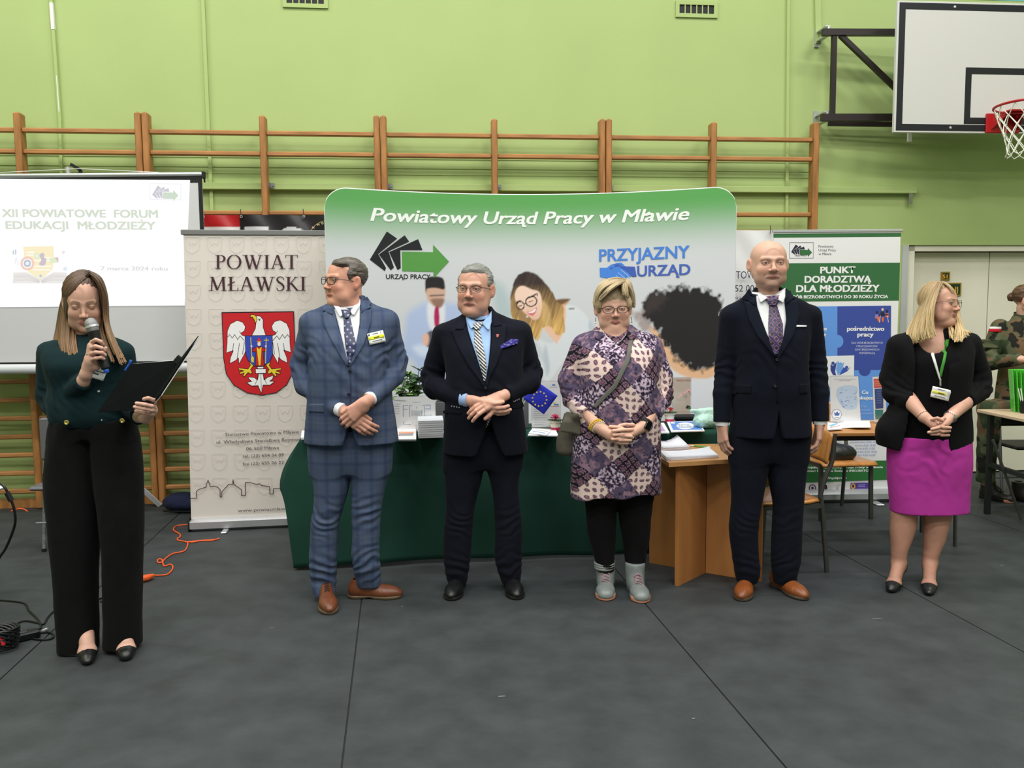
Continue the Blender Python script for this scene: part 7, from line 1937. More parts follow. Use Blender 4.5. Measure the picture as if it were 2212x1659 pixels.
lathe_dir([(.009, .188), (.0105, .192), (.0105, .2), (.007, .206), (0, .206)], A_, d, 'end_knob', mat('blue_plastic', (40, 90, 190), rough=.3), mi)
# folder
fo = empty('document_folder', (p.X, p.Y, 0), 0, 'open black folder with papers held by the speaking woman', 'folder')
def slab(name, q, th, m, par):
    q = [np.array(v) for v in q]; n = unit(np.cross(q[1] - q[0], q[3] - q[0])) * th; v = [tuple(x) for x in q] + [tuple(x + n) for x in q]
    b = MB(); b.add(v, [(0, 1, 2, 3), (7, 6, 5, 4), (0, 4, 5, 1), (1, 5, 6, 2), (2, 6, 7, 3), (3, 7, 4, 0)]); return b.build(name, m, par)
LL, UL, UR, LR = p.L(211, 890, -.27), p.L(283, 786, -.21), p.L(387, 778, -.26), p.L(318, 884, -.31)
mat('folder_black', (7, 10, 11), rough=.8, spec=.08); mat('paper', (214, 214, 218), rough=.7)
slab('cover', [LL, UL, UR, LR], .004, 'folder_black', fo)
T1, T2 = p.L(428, 725, -.30), p.L(345, 852, -.36)
slab('back_board', [LR, UR, T1, T2], .003, 'folder_black', fo)
o_n = unit(np.cross(UR - LR, T2 - LR)) * .006
slab('paper_stack', [LR + o_n, UR + o_n, T1 + o_n, T2 + o_n], .003, 'paper', fo)
off_ = unit(np.cross(UL - LL, LR - LL)) * .006
slab('paper_stack', [LL + off_ + (UR - LL) * .02, UL + off_ - (UL - LL) * .02 + np.array([0, 0, .006]), UR + off_ * 1.5 + np.array([0, 0, .006]), LR + off_], .003, 'paper', fo)
b = MB(); b.bar(p.L(380, 783, -.275), p.L(390, 771, -.275), .022, .014, (0, 1, 0)); b.build('clip', 'black', fo)
pn = empty('ballpoint_pen', (p.X, p.Y, 0), 0, 'blue pen clipped on top of the open black folder', 'pen')
b = MB(); b.tube([p.L(270, 800, -.20), p.L(281, 784, -.20)], .004, 8); b.build('barrel', 'blue_plastic', pn, True); b = MB(); b.tube([p.L(281, 784, -.20), p.L(283, 778, -.20)], .0055, 8); b.build('cap', 'blue_plastic', pn, True)

# ---------------------------------------------------------------- soldier at the right edge
p = Person(2215, 1085, 6.2, 'soldier in green camouflage uniform with a red and white flag patch at the right edge')
CM = lambda V: camo(V, ((86, 90, 66), (54, 66, 44), (104, 84, 62), (36, 36, 32)), 11)
arms = [[(2160, 708, .0, .066), (2137, 768, -.05, .060), (2140, 783, -.06, .058), (2206, 776, -.30, .042)], [(2268, 722, .0, .062), (2290, 775, -.03, .058), (2290, 785, -.06, .056), (2240, 780, -.3, .042)]]
jacket(p, [(880, 2152, 2275, .14), (840, 2156, 2272, .14), (790, 2160, 2272, .145, -.02), (750, 2154, 2278, .14, -.02), (720, 2152, 2280, .11), (705, 2165, 2266, .09), (694, 2182, 2248, .075), (682, 2192, 2238, .066, .01)],
       arms, CM, elbows(p, [(2138, 775, -.05, (.4, 0, .8))], .007, .05), name='field_jacket', h=.007)
S = SDF(p.L(2085, 1075, -.6), p.L(2330, 850, .3), .008)
for x0, x1, x2 in ((2190, 2138, 2128), (2250, 2270, 2270)):
    capp(S, p, (x0, 872, .05), (x1, 880, -.18), .095, .082, .03); capp(S, p, (x1, 882, -.18), (x2, 1045, -.10), .080, .062, .02)
garment(p, 'trousers', S, CM, lambda V: .002 * np.sin(V[:, 2] * 60 + 4 * fbm(V * 6, 2)))
H = Head(p.L(2222, 650, -.0), rotm(50, 8, 0), .98, 1.0, female=True, age=.1)
S = body_field(p, 2100, 2345, -.55, .2, 1.75, arms, [[(2190, 872, .05), (2138, 882, -.18), (2128, 1040, -.10)], [(2250, 872, .05), (2270, 882, -.18), (2270, 1040, -.10)]], p.L(2214, 700, .02), hip=(2215, 880, .03), h=.006)
skin_head(p, H, [(H.W((0, .02, -.06)), p.L(2214, 700, .02), .05, .055)])
w = p.L(2206, 776, -.30); capp(S, p, (2196, 778, -.27), (2206, 776, -.30), .028, .027); hand(S, w, (.9, -.3, -.1), (0, .2, -1), 1, (.4, .5, .3))
add_body(p, H, (206, 160, 140), head=((206, 160, 140), (176, 104, 100), (96, 72, 56), 1, 0, .4))
short_hair(p, H, (84, 60, 44), [((0, .022, .042), (.079, .099, .086), 0), ((-.0, .118, .015), (.034, .03, .034), .006)], [((0, -.108, -.002), (.068, .078, .078), .01), ((0, -.06, -.09), (.11, .10, .075), .01), ((-.081, .004, -.008), (.02, .026, .032), .006), ((.081, .004, -.008), (.02, .026, .032), .006)], rgb2=(130, 100, 70))
p.strip('flag_patch', [(2148, 706), (2148, 711)], [(2163, 706), (2163, 711)], .003, .002, (226, 226, 226), only=[0], nr=4, nc=5); p.strip('flag_patch', [(2148, 711), (2147, 717)], [(2163, 711), (2162, 717)], .003, .002, (190, 34, 50), only=[0], nr=4, nc=5)
p.strip('sleeve_pocket', [(2128, 733), (2122, 752)], [(2162, 733), (2158, 752)], .003, .003, (0, 0, 0), only=[0], nr=8, nc=8, colfn=lambda V, u, t: CM(V) * .85)
p.strip('round_badge', [(2134, 735), (2134, 741)], [(2140, 735), (2140, 741)], .008, .002, (170, 160, 110), only=[0], nr=4, nc=4)
collar(p, (2214, 693), .078, .075, .055, (58, 64, 46), .2, name='jacket_collar')
for x, y in ((2132, 1080), (2200, 1085)):
    g = F(x, y); shoe(p, (g.x - p.X, g.y - p.Y + .1), (g.x - p.X + .14, g.y - p.Y - .12), kind='boot', rgb=(38, 34, 30), ztop=.15, sole=(24, 24, 24), lace=(20, 20, 20))

# ================================================================ FURNITURE AND THINGS
mat('green_cloth', (34, 68, 58), rough=.95, noise=(3, .12), spec=.1)
mat('beech', (190, 132, 74), rough=.45, noise=(3, .12, (1, 1, 6)))
mat('laminate', (176, 118, 66), rough=.42, noise=(2.2, .14, (5, 5, .7)))
mat('laminate_top', (184, 134, 84), rough=.4, noise=(2.2, .12, (.8, 5, 5)))
mat('light_wood', (206, 180, 150), rough=.4, noise=(3, .06))
mat('plywood', (196, 132, 66), rough=.3, noise=(3, .18, (6, 1, 1)), coat=.3)
mat('tube_grey', (74, 74, 71), rough=.45, metal=.3)
mat('white_paper', (232, 232, 236), rough=.7)
acr = bpy.data.materials.new('acrylic'); acr.use_nodes = True
nt = acr.node_tree; nt.nodes.clear(); o_ = nt.nodes.new('ShaderNodeOutputMaterial'); t_ = nt.nodes.new('ShaderNodeBsdfTransparent'); g_ = nt.nodes.new('ShaderNodeBsdfGlossy'); x_ = nt.nodes.new('ShaderNodeMixShader')
g_.inputs['Roughness'].default_value = .12; x_.inputs[0].default_value = .10
nt.links.new(t_.outputs[0], x_.inputs[1]); nt.links.new(g_.outputs[0], x_.inputs[2]); nt.links.new(x_.outputs[0], o_.inputs[0]); MATS['acrylic'] = acr
# ---- long table with the green cloth
TZ = .75
A_ = F(650, 946, TZ); B_ = F(1600, 929, TZ)
tp = Plane((A_.x, A_.y), math.atan2(B_.y - A_.y, B_.x - A_.x)); TL = (B_ - A_).length; TD = .45
tb = empty('table', tuple(tp.o), tp.a, 'long table hidden under the dark green cloth in front of the backdrop', 'table')
b = MB(); b.box(.01, TL - .01, .01, TD - .01, TZ - .03, TZ - .006); b.build('table_top', 'light_wood', tb)
for x in (.08, TL - .08):
    for y in (.06, TD - .06):
        b = MB(); b.box(x - .02, x + .02, y - .02, y + .02, 0, TZ - .03); b.build('leg', 'black_metal', tb)
Hn = 26; per = [(0.0, TD - .01 * k) for k in range(0)] 
loop = [(0, TD - TD * k / 14, -1, 0) for k in range(14)] + [(0, 0, -.7, -.7)] + [(TL * k / 120, 0, 0, -1) for k in range(1, 120)] + [(TL, 0, .7, -.7)] + [(TL, TD * k / 14, 1, 0) for k in range(1, 15)]
V = []
for (x, y, nx_, ny_) in loop:
    for j in range(Hn + 1):
        h = j / Hn; z = TZ - h * (TZ - .012)
        left = max(0, 1 - abs(x) / .28) if ny_ else 1.0
        w = .0
        if nx_ < 0: w = .145 * math.sin(min(h / .42, 1) * math.pi / 2) * (1 if h < .42 else 1 - .62 * ((h - .42) / .58) ** .8)
        fx = nx_ * (w if nx_ < 0 else .02 * h); fy = 0
        if ny_:
            fy = -(.006 + .11 * h * max(0, 1 - x / 1.95) + .020 * (x < 1.9) * h * (.5 + .5 * math.sin(x * 4.1 + 1.2 * math.sin(x * 2.3))) + .010 * h * math.sin(x * 13 + 2 * math.sin(x * 3)) + .03 * left * h * math.sin(h * 3))
        if nx_ < 0 and not ny_: fx += .03 * math.sin(y * 16) * h
        zz = z + (.012 * math.sin(x * 1.4 + .6) * h if ny_ and not nx_ else 0) + (.03 * max(0, 1 - abs(y - .1) / .08) * h if nx_ < 0 and not ny_ else 0)
        V.append((x + fx, y + fy, max(zz, .004) if j < Hn else max(zz, .006)))
n_ = len(loop); I = np.arange(n_ * (Hn + 1)).reshape(n_, Hn + 1)
Q = np.stack([I[:-1, :-1], I[:-1, 1:], I[1:, 1:], I[1:, :-1]], -1).reshape(-1, 4).tolist()
cl = MB(); cl.v = V; cl.f = [tuple(q) for q in Q]
b0 = len(cl.v); cl.v += [(0, 0, TZ), (TL, 0, TZ), (TL, TD, TZ), (0, TD, TZ)]; cl.f.append((b0, b0 + 1, b0 + 2, b0 + 3))
co = cl.build('tablecloth', 'green_cloth', None, True); co.location = tuple(tp.o); co.rotation_euler.z = tp.a
co.location.z = .001; tag(co, 'dark green cloth draped over the long table down to the floor', 'tablecloth')
md = co.modifiers.new('thickness', 'SOLIDIFY'); md.thickness = .003; md.offset = -1

def onT(px, py, z=TZ + .003): return F(px, py, z)
def flat_quad(name, lab, q, th, m, cat, z=TZ + .003, group=None, pr=None, jit=0):
    """thin sheet or booklet lying flat; q photo corners"""
    P_ = [F(a, c, z + th) for a, c in q]; c = sum(P_, Vector()) / 4
    e = empty(name, (c.x, c.y, 0), 0, lab, cat, group)
    b = MB(); v = [(p_.x - c.x, p_.y - c.y, z) for p_ in P_] + [(p_.x - c.x, p_.y - c.y, z + th) for p_ in P_]
    b.add(v, [(0, 3, 2, 1), (4, 5, 6, 7), (0, 1, 5, 4), (1, 2, 6, 5), (2, 3, 7, 6), (3, 0, 4, 7)]); b.build('pages', m, e)
    if pr:
        pp = Print(lambda x, y: (lambda g: (g.x, g.y))(F(x, y, z + th)), lambda s_, t_, l: (s_ - c.x, t_ - c.y, z + th + .0003 + l * .2)); pr(pp); pp.build('print', e)
    return e
def stand_sheet(lab, q, Y, pr, paper=(232, 232, 234), cat='sign holder', base=TZ + .003, name='sign_holder'):
    """acrylic holder with a printed sheet standing on a table at depth Y; q photo corners TL,TR,BR,BL"""
    P_ = [P(a, c, Y) for a, c in q]; P_[3].z = P_[2].z = base + .004; x0 = P_[3].x
    e = empty(name, (x0, Y, 0), 0, lab, cat)
    def lo(p_): return (p_.x - x0, 0, p_.z)
    def sl(m, y0, y1, g, nm):
        b = MB(); pts = [lo(P_[3]), lo(P_[2]), lo(P_[1]), lo(P_[0])]; c = np.mean(np.array(pts), 0)
        pts = [tuple(c + (np.array(t) - c) * (1 + g)) for t in pts]
        v = [(t[0], y0, max(t[2], base + .001)) for t in pts] + [(t[0], y1, max(t[2], base + .001)) for t in pts]
        b.add(v, [(0, 1, 2, 3), (7, 6, 5, 4), (0, 4, 5, 1), (1, 5, 6, 2), (2, 6, 7, 3), (3, 7, 4, 0)]); b.build(nm, m, e)
    sl(mat('paper_%d_%d_%d' % paper, paper, rough=.6), .0, .001, -.04, 'sheet')
    sl('acrylic', -.003, -.0015, .0, 'front_pane'); sl('acrylic', .003, .005, .0, 'back_pane')
    w = P_[2].x - P_[3].x; b = MB(); b.box(0, w, -.04, .04, base, base + .003); b.build('base', 'acrylic', e)
    if pr:
        pp = Print(lambda x, y: (lambda g: (g.x, g.z))(P(x, y, Y)), lambda s_, z_, l: (s_ - x0, -.0002 - l * .6, z_)); pr(pp); pp.build('print', e)
    return e
Yh = onT(900, 934).y
def pr1(pp):
    B1 = (60, 120, 170)
    for (x0, y0, x1, y1) in ((871, 900, 871, 876), (871, 876, 882, 876), (871, 884, 880, 884), (885, 900, 885, 876), (885, 876, 890, 876), (912, 876, 917, 876), (917, 876, 917, 900), (890, 898, 890, 886), (911, 898, 911, 886), (919, 875, 930, 875), (930, 875, 930, 885), (919, 883, 930, 883), (872, 911, 872, 917), (872, 917, 887, 917), (900, 882, 900, 879), (931, 898, 931, 895), (892, 911, 892, 914)): pp.line([(x0, y0), (x1, y1)], .8, B1, step=False)
    pp.poly([(893, 887), (909, 887), (909, 895), (893, 895)], (200, 204, 210)); pp.line([(893, 896.5), (908, 896.5)], .8, (160, 160, 170)); pp.line([(852, 865), (876, 866)], .8, (120, 130, 140)); pp.line([(892, 869), (908, 869)], .6, (150, 180, 200))
    for k in range(5): pp.line([(853, 873 + k * 5), (863, 873 + k * 5)], .6, (140, 150, 170))
stand_sheet('clear sign holder with a flow diagram sheet on the green table between the two men', [(850, 856), (941, 854), (942, 932), (850, 934)], Yh, pr1)
def pr2(pp):
    pp.ellipse((1196, 831.5), 4, 1.6, (70, 120, 190)); pp.line([(1188, 836), (1204, 836)], .8, (150, 160, 180))
    pp.poly([(1195, 870), (1201, 870), (1201, 872), (1195, 872)], (220, 200, 60)); pp.poly([(1197, 873), (1207, 873), (1207, 875.5), (1197, 875.5)], (60, 150, 180)); pp.line([(1188, 878), (1208, 878)], .8, (190, 90, 120))
    for k in range(9): pp.line([(1154, 885 + k * 4), (1182 - (k % 3) * 4, 885 + k * 4)], .6, (150, 150, 156))
stand_sheet('clear sign holder with a text sheet behind the small blue flag', [(1147, 823), (1211, 822), (1212, 924), (1148, 925)], onT(1180, 927).y + .02, pr2)
def pr3(pp):
    pp.text('MŁODZI U PROGU KARIERY', 1462, 1511, 823.5, 3.6, (186, 120, 96), .02)
    pp.poly([(1462, 862), (1470, 851), (1484, 841), (1499, 837), (1508, 836), (1507, 831), (1518, 837), (1509, 845), (1508, 841), (1498, 843), (1484, 848), (1472, 857)], (238, 196, 196))
    for x, y in ((1475, 851), (1488, 846), (1501.5, 841.5)): pp.ellipse((x, y), 1.3, 1.3, (220, 80, 70))
    for x, y in ((1476, 854), (1489, 848), (1502, 845)):
        for k in range(4): pp.line([(x, y + k * 1.8), (x + 10 - k, y + k * 1.8)], .5, (176, 164, 158))
    pp.line([(1461, 864), (1475, 864)], .5, (170, 160, 150)); logo(pp, 1481, 875, 16, (30, 40, 40), (60, 140, 80)); pp.line([(1462, 889), (1510, 889)], .5, (176, 160, 150))
stand_sheet('clear sign holder with a beige youth career sheet and pink arrow on the green table', [(1451, 815), (1519, 813), (1521, 894), (1453, 896)], onT(1486, 903).y, pr3, (206, 190, 178))
# grey document box between the men
g = onT(952, 925)
e = empty('document_box', (g.x, g.y, 0), 0, 'grey upright document box behind the paper stack on the green table', 'document box'); b = MB(); z_ = P(950, 868, g.y).z; b.box(-.03, .03, 0, .08, TZ + .003, z_, bev=.004); b.build('box_body', mat('grey_card', (96, 98, 100), rough=.6), e)
b = MB(); b.box(-.026, .026, .004, .076, z_, z_ + .004); b.build('lid', 'black', e)
g = onT(1138, 925)
e = empty('document_box', (g.x, g.y, 0), 0, 'grey upright file holder left of the small blue flag', 'document box'); b = MB(); z_ = P(1138, 850, g.y).z; b.box(-.02, .012, 0, .08, TZ + .003, z_, bev=.003); b.build('box_body', 'grey_card', e); b = MB(); b.box(-.05, -.022, -.002, 0, TZ + .003, z_ - .01); b.build('paper_sheet', 'white_paper', e)
# stack of booklets
for k in range(8):
    jx = (0, 1.2, -.8, .6, -1, .8, -.4, .3)[k]
    zb_ = TZ + .003 + k * .0125
    a = onT(904 + jx * .6, 948, TZ); c = onT(958 + jx, 946, TZ); c2 = onT(956 + jx, 934, TZ); a2 = onT(903 + jx, 936, TZ)
    e = empty('booklet', (a.x, a.y, 0), 0, ('lowest', 'second lowest', 'third lowest', 'fourth lowest', 'fourth highest', 'third highest', 'second highest', 'topmost')[k] + ' white booklet in the tall stack on the green table', 'booklet', 'white booklets stacked on the green table')
    b = MB(); q = [(t.x - a.x, t.y - a.y) for t in (a, c, c2, a2)]
    v = [(x, y, zb_) for x, y in q] + [(x, y, zb_ + .0105) for x, y in q]; b.add(v, [(0, 3, 2, 1), (4, 5, 6, 7), (0, 1, 5, 4), (1, 2, 6, 5), (2, 3, 7, 6), (3, 0, 4, 7)]); b.build('pages', 'white_paper', e)
    b = MB(); q2 = [(x * .998 - .001, y - .001) for x, y in q]; v = [(x, y, zb_ + .0105) for x, y in q2] + [(x, y, zb_ + .0118) for x, y in q2]; b.add(v, [(0, 3, 2, 1), (4, 5, 6, 7), (0, 1, 5, 4), (1, 2, 6, 5), (2, 3, 7, 6), (3, 0, 4, 7)]); b.build('cover', mat('cover_grey', (204, 206, 214), rough=.5), e)
def pl1(pp):
    pp.poly([(861, 932.5), (894, 932.5), (893, 936), (861, 936)], (226, 150, 110)); pp.poly([(862, 936), (893, 936), (892, 941), (860, 942)], (150, 146, 150)); pp.line([(862, 928.5), (878, 928.5)], .6, (190, 150, 130))
for k in range(3): flat_quad('leaflet', ('bottom white leaflet of the three in front of the flow diagram', 'middle white leaflet of the three in front of the flow diagram', 'top leaflet with an orange and grey band in front of the flow diagram')[k], [(843 + k, 951 - k * 1.2), (899, 951 - k * 1.2), (899, 926), (858, 926)], .006, 'white_paper', 'leaflet', TZ + .003 + k * .007, 'leaflets in front of the flow diagram', pl1 if k == 2 else None)
flat_quad('leaflet', 'white sheets at the far left corner of the green table', [(650, 945), (675, 945), (672, 930), (652, 930)], .012, 'white_paper', 'leaflet')
for k, (q, c_) in enumerate((([(1140, 940), (1206, 941), (1200, 927), (1150, 925)], 0), ([(1142, 935), (1180, 940), (1190, 930), (1150, 926)], 1))):
    flat_quad('leaflet', ('white leaflet under another below the small blue flag', 'top printed leaflet below the small blue flag')[c_], q, .006, 'white_paper', 'leaflet', TZ + .003 + k * .007, None, (lambda pp: (pp.line([(1150, 931), (1178, 936)], 1.2, (130, 150, 200)), pp.line([(1158, 929), (1184, 932)], 1.2, (200, 190, 170)))) if c_ else None)
def plb(pp):
    pp.poly([(1446, 911.5), (1505, 910), (1518, 928), (1454, 929)], (84, 130, 206)); pp.ellipse((1480, 920), 19, 7.5, (224, 232, 240)); pp.text('BON NA', 1466, 1492, 919.5, 3.2, (70, 90, 130), .02); pp.text('ZASIEDLENIE', 1464, 1497, 924, 3.2, (70, 90, 130), .02); pp.poly([(1448, 912), (1457, 912), (1458, 915), (1449, 915)], (214, 230, 214))
flat_quad('brochure', 'blue brochure with a pale round emblem on the green table', [(1450, 932), (1522, 930), (1508, 909), (1441, 911)], .006, 'white_paper', 'brochure', TZ + .004, None, plb)
flat_quad('brochure', 'lilac brochure left of the blue brochure on the green table', [(1416, 934), (1446, 934), (1434, 913), (1412, 914)], .006, 'white_paper', 'brochure', TZ + .004, None, lambda pp: pp.poly([(1419, 917), (1429, 917), (1438, 932), (1417, 932)], (176, 140, 190)))
# potted plants
def leafmesh(b, c, d, up, L, w):
    c = np.array(c); d = unit(d); s_ = unit(np.cross(d, up)); n = np.cross(s_, d)
    v = [c, c + d * L * .3 + s_ * w * .5 + n * .004, c + d * L * .65 + s_ * w * .42, c + d * L - n * .006, c + d * L * .65 - s_ * w * .42, c + d * L * .3 - s_ * w * .5 + n * .004, c + d * L * .3 - n * .002, c + d * L * .65 - n * .004]
    b.add([tuple(x) for x in v], [(0, 1, 6), (0, 6, 5), (1, 2, 7, 6), (6, 7, 4, 5), (2, 3, 7), (7, 3, 4)])
rg = random.Random(4)
Yp = Yh + .10; g = P(888, 930, Yp)
pe = empty('potted_plant', (g.x, Yp, 0), 0, 'leafy green potted plant behind the flow diagram sheet', 'plant')
b = MB(); b.lathe([(.035, 0), (.045, .06), (.048, .085), (.042, .085), (.04, .07), (0, .07)], (0, 0, TZ + .003), 20); b.build('pot', mat('dark_pot', (50, 46, 44), rough=.5), pe, True)
mat('leaf', (62, 96, 58), rough=.45, noise=(14, .3)); mat('leaf_light', (110, 150, 66), rough=.45, noise=(14, .2)); mat('stem', (86, 74, 52), rough=.7)
b = MB(); lb = []
for k, (tx, ty) in enumerate(((852, 838), (862, 815), (878, 803), (888, 810), (897, 818), (905, 800), (915, 806), (870, 828), (900, 830), (884, 822))):
    t_ = P(tx, ty, Yp + rg.uniform(-.05, .05)); top = np.array([t_.x - g.x, t_.y - Yp, t_.z]); base = np.array([rg.uniform(-.015, .015), 0, TZ + .07])
    mid = base * .5 + top * .5 + np.array([0, 0, .02]); pts = crom([base, mid, top], 5); b.tube(pts, .0022, 5)
    for j in range(12):
        u = rg.uniform(.35, 1); c = np.array(pts[min(int(u * len(pts)), len(pts) - 1)]); d = unit([rg.uniform(-1, 1), rg.uniform(-1, .6), rg.uniform(-.5, .8)]); lb.append((c + d * .004, d, rg.uniform(.045, .072), rg.uniform(.026, .038)))
b.build('stem', 'stem', pe, True)
for (c, d, L_, w_) in lb:
    m_ = MB(); leafmesh(m_, c, d, [0.1, -.3, 1], L_, w_); m_.build('leaf', 'leaf_light' if rg.random() < .35 else 'leaf', pe, True)
def flowerpot(px, py, lab, fl_rgb, n):
    g = onT(px, py); e = empty('flower_pot', (g.x, g.y, 0), 0, lab, 'flower pot')
    s_ = .034; b = MB(); b.lathe([(s_ * .8, 0), (s_ * .86, .022)], (0, 0, TZ + .003), 24); b.build('pink_band', mat('pot_pink', (196, 44, 86), rough=.35), e, True)
    b = MB(); b.lathe([(s_ * .86, .022), (s_ * .95, .045), (s_, .05), (s_, .062), (s_ * .9, .062), (s_ * .86, .05), (0, .05)], (0, 0, TZ + .003), 24); b.build('pot', mat('pot_white', (226, 220, 206), rough=.35), e, True)
    b = MB(); b.lathe([(s_ * .96, .043), (s_ * .965, .047)], (0, 0, TZ + .0035), 24); b.build('gold_rim', 'gold', e, True)
    for k in range(16):
        a = k * 2.4; m_ = MB(); leafmesh(m_, (.01 * math.cos(a), .01 * math.sin(a), TZ + .06), (math.cos(a), math.sin(a), .35), [0, 0, 1], .045, .028); m_.build('leaf', 'leaf', e, True)
    mm = mat('petal_%d' % fl_rgb[1], fl_rgb, rough=.6)
    for k in range(n):
        a, r_ = rg.uniform(0, 6.28), rg.uniform(0, .028); c = np.array([r_ * math.cos(a), r_ * math.sin(a), TZ + .085 + rg.uniform(0, .018) - r_ * .3]); m_ = MB()
        for j in range(4): leafmesh(m_, c, (math.cos(j * 1.57 + a), math.sin(j * 1.57 + a), .25), [0, 0, 1], .009, .008)
        m_.tube([c, c * np.array([.4, .4, 1]) - np.array([0, 0, .025])], .0008, 4); m_.build('flower', mm, e)
flowerpot(1200, 930, 'small white and pink flower pot with pink flowers below the blue flag', (214, 70, 120), 26)
flowerpot(1446, 912, 'small flower pot with red flowers beside the black case', (190, 40, 44), 12)
# flag
Yf = onT(1168, 932).y - .02; c0 = P(1168, 860.5, Yf)
fe = empty('small_flag', (c0.x, Yf, 0), 0, 'small tilted blue flag with a ring of yellow stars on the green table', 'flag')
qs_ = [(1163, 826), (1204.5, 855), (1175, 895.5), (1130, 861)]
vv = [P(a, c, Yf) for a, c in qs_]; v3 = []
for i in range(9):
    for j in range(9):
        u, w = i / 8, j / 8; q = (vv[0] * (1 - u) + vv[1] * u) * (1 - w) + (vv[3] * (1 - u) + vv[2] * u) * w; v3.append((q.x - c0.x, .004 * math.sin(u * 5 + w * 3), q.z))
I = np.arange(81).reshape(9, 9); Q = np.stack([I[:-1, :-1], I[:-1, 1:], I[1:, 1:], I[1:, :-1]], -1).reshape(-1, 4)
o = np_mesh('flag_cloth', np.array(v3), Q, np.tile(lin((44, 52, 170)), (81, 1)), 'cloth', fe); md = o.modifiers.new('t', 'SOLIDIFY'); md.thickness = .0012
pp = Print(lambda x, y: (lambda g: (g.x, g.z))(P(x, y, Yf)), lambda s_, z_, l: (s_ - c0.x, -.0055 - l * .3, z_))
for k in range(12):
    a = math.radians(k * 30 + 8); cx_, cy_ = 1165.5 + 15.3 * math.cos(a), 861.5 + 15.5 * math.sin(a)
    pp.poly([(cx_ + (2.6 if j % 2 == 0 else 1.1) * math.sin(j * math.pi / 5), cy_ - (2.6 if j % 2 == 0 else 1.1) * math.cos(j * math.pi / 5)) for j in range(10)], (236, 214, 60), step=False)
pp.build('stars', fe)
b = MB(); p1 = P(1130, 861, Yf); p2 = P(1163, 826, Yf); b.tube([(p1.x - c0.x - .012, .012, p1.z - .05), (p2.x - c0.x + .004, .004, p2.z + .006)], .0025, 8); b.tube([(p1.x - c0.x - .012, .012, p1.z - .05), (p1.x - c0.x - .012, .012, TZ + .004)], .0025, 8); b.lathe([(.025, 0), (.025, .006), (.006, .01)], (p1.x - c0.x - .012, .012, TZ + .003), 18); b.build('stick', 'white_plastic', fe, True)
# black case and mint bag
g = onT(1484, 909); e = empty('black_case', (g.x, g.y, 0), 0, 'long black case in front of the beige sheet on the green table', 'case')
b = MB(); b.box(-.085, .075, -.01, .05, TZ + .003, TZ + .043, bev=.012); b.build('case_body', 'black', e, True); b = MB(); b.box(.04, .046, -.0115, -.0095, TZ + .012, TZ + .034); b.build('clasp', 'steel', e)
g = onT(1524, 925); S = SDF((-.10, -.07, TZ), (.10, .09, TZ + .2), .004); S.ell((0, .01, TZ + .045), (.075, .055, .045)); S.ell((-.02, .01, TZ + .095), (.045, .02, .03), .02); S.ell((.03, .01, TZ + .10), (.04, .018, .03), .02); S.ell((-.07, .0, TZ + .11), (.03, .01, .012), .01)
S.half((0, 0, -1), (0, 0, TZ + .004)); V, Q = S.mesh(); V = V + normals(V, Q) * (.014 * (np.abs(fbm(V * 34, 3) - .5)))[:, None]
e = empty('plastic_bag', (g.x, g.y, 0), 0, 'crumpled mint green plastic bag on the green table', 'bag'); V[:, 2] = np.maximum(V[:, 2], TZ + .003)
np_mesh('bag_film', V, Q, blend(np.tile(lin((176, 214, 200)), (len(V), 1)), np.clip((fbm(V * 30, 2) - .5) * 4, 0, 1) * .6, (120, 160, 150)), 'silk', e)

# ---- wooden desk with crossed panels
DZ = .68
de = empty('desk', (F(1522, 1236).x, F(1522, 1236).y, 0), 0, 'brown wooden desk with crossed panel legs beside the green table', 'desk'); do = Vector((F(1522, 1236).x, F(1522, 1236).y, 0))
pts = [F(1445, 1000, DZ), F(1700, 985, DZ), F(1730, 968, DZ), F(1700, 957, DZ), F(1440, 960, DZ), F(1400, 972, DZ)]
b = MB(); n_ = len(pts); v = [tuple(q - do) for q in pts]; v = [(x, y, DZ - .022) for x, y, z in v] + [(x, y, DZ) for x, y, z in v]
b.add(v, [tuple(range(n_ - 1, -1, -1)), tuple(range(n_, 2 * n_))] + [(k, (k + 1) % n_, (k + 1) % n_ + n_, k + n_) for k in range(n_)]); b.build('desk_top', 'laminate_top', de)
def panel(a, c):
    a = a - do; c = c - do; b = MB(); d = (c - a); L_ = d.length; b.box(0, L_, -.011, .011, 0, DZ - .022, Matrix.Translation(a) @ Matrix.Rotation(math.atan2(d.y, d.x), 4, 'Z'), bev=.001); b.build('leg_panel', 'laminate', de)
c_ = F(1522, 1236); a_ = F(1404, 1215); e_ = F(1645, 1256); panel(a_, c_); panel(c_ + (e_ - c_) * .03, e_)
f_ = F(1461, 1266); panel(f_, c_ + (f_ - c_) * .04); panel(c_ + (c_ - f_) * .04, c_ + (c_ - f_) * .8)
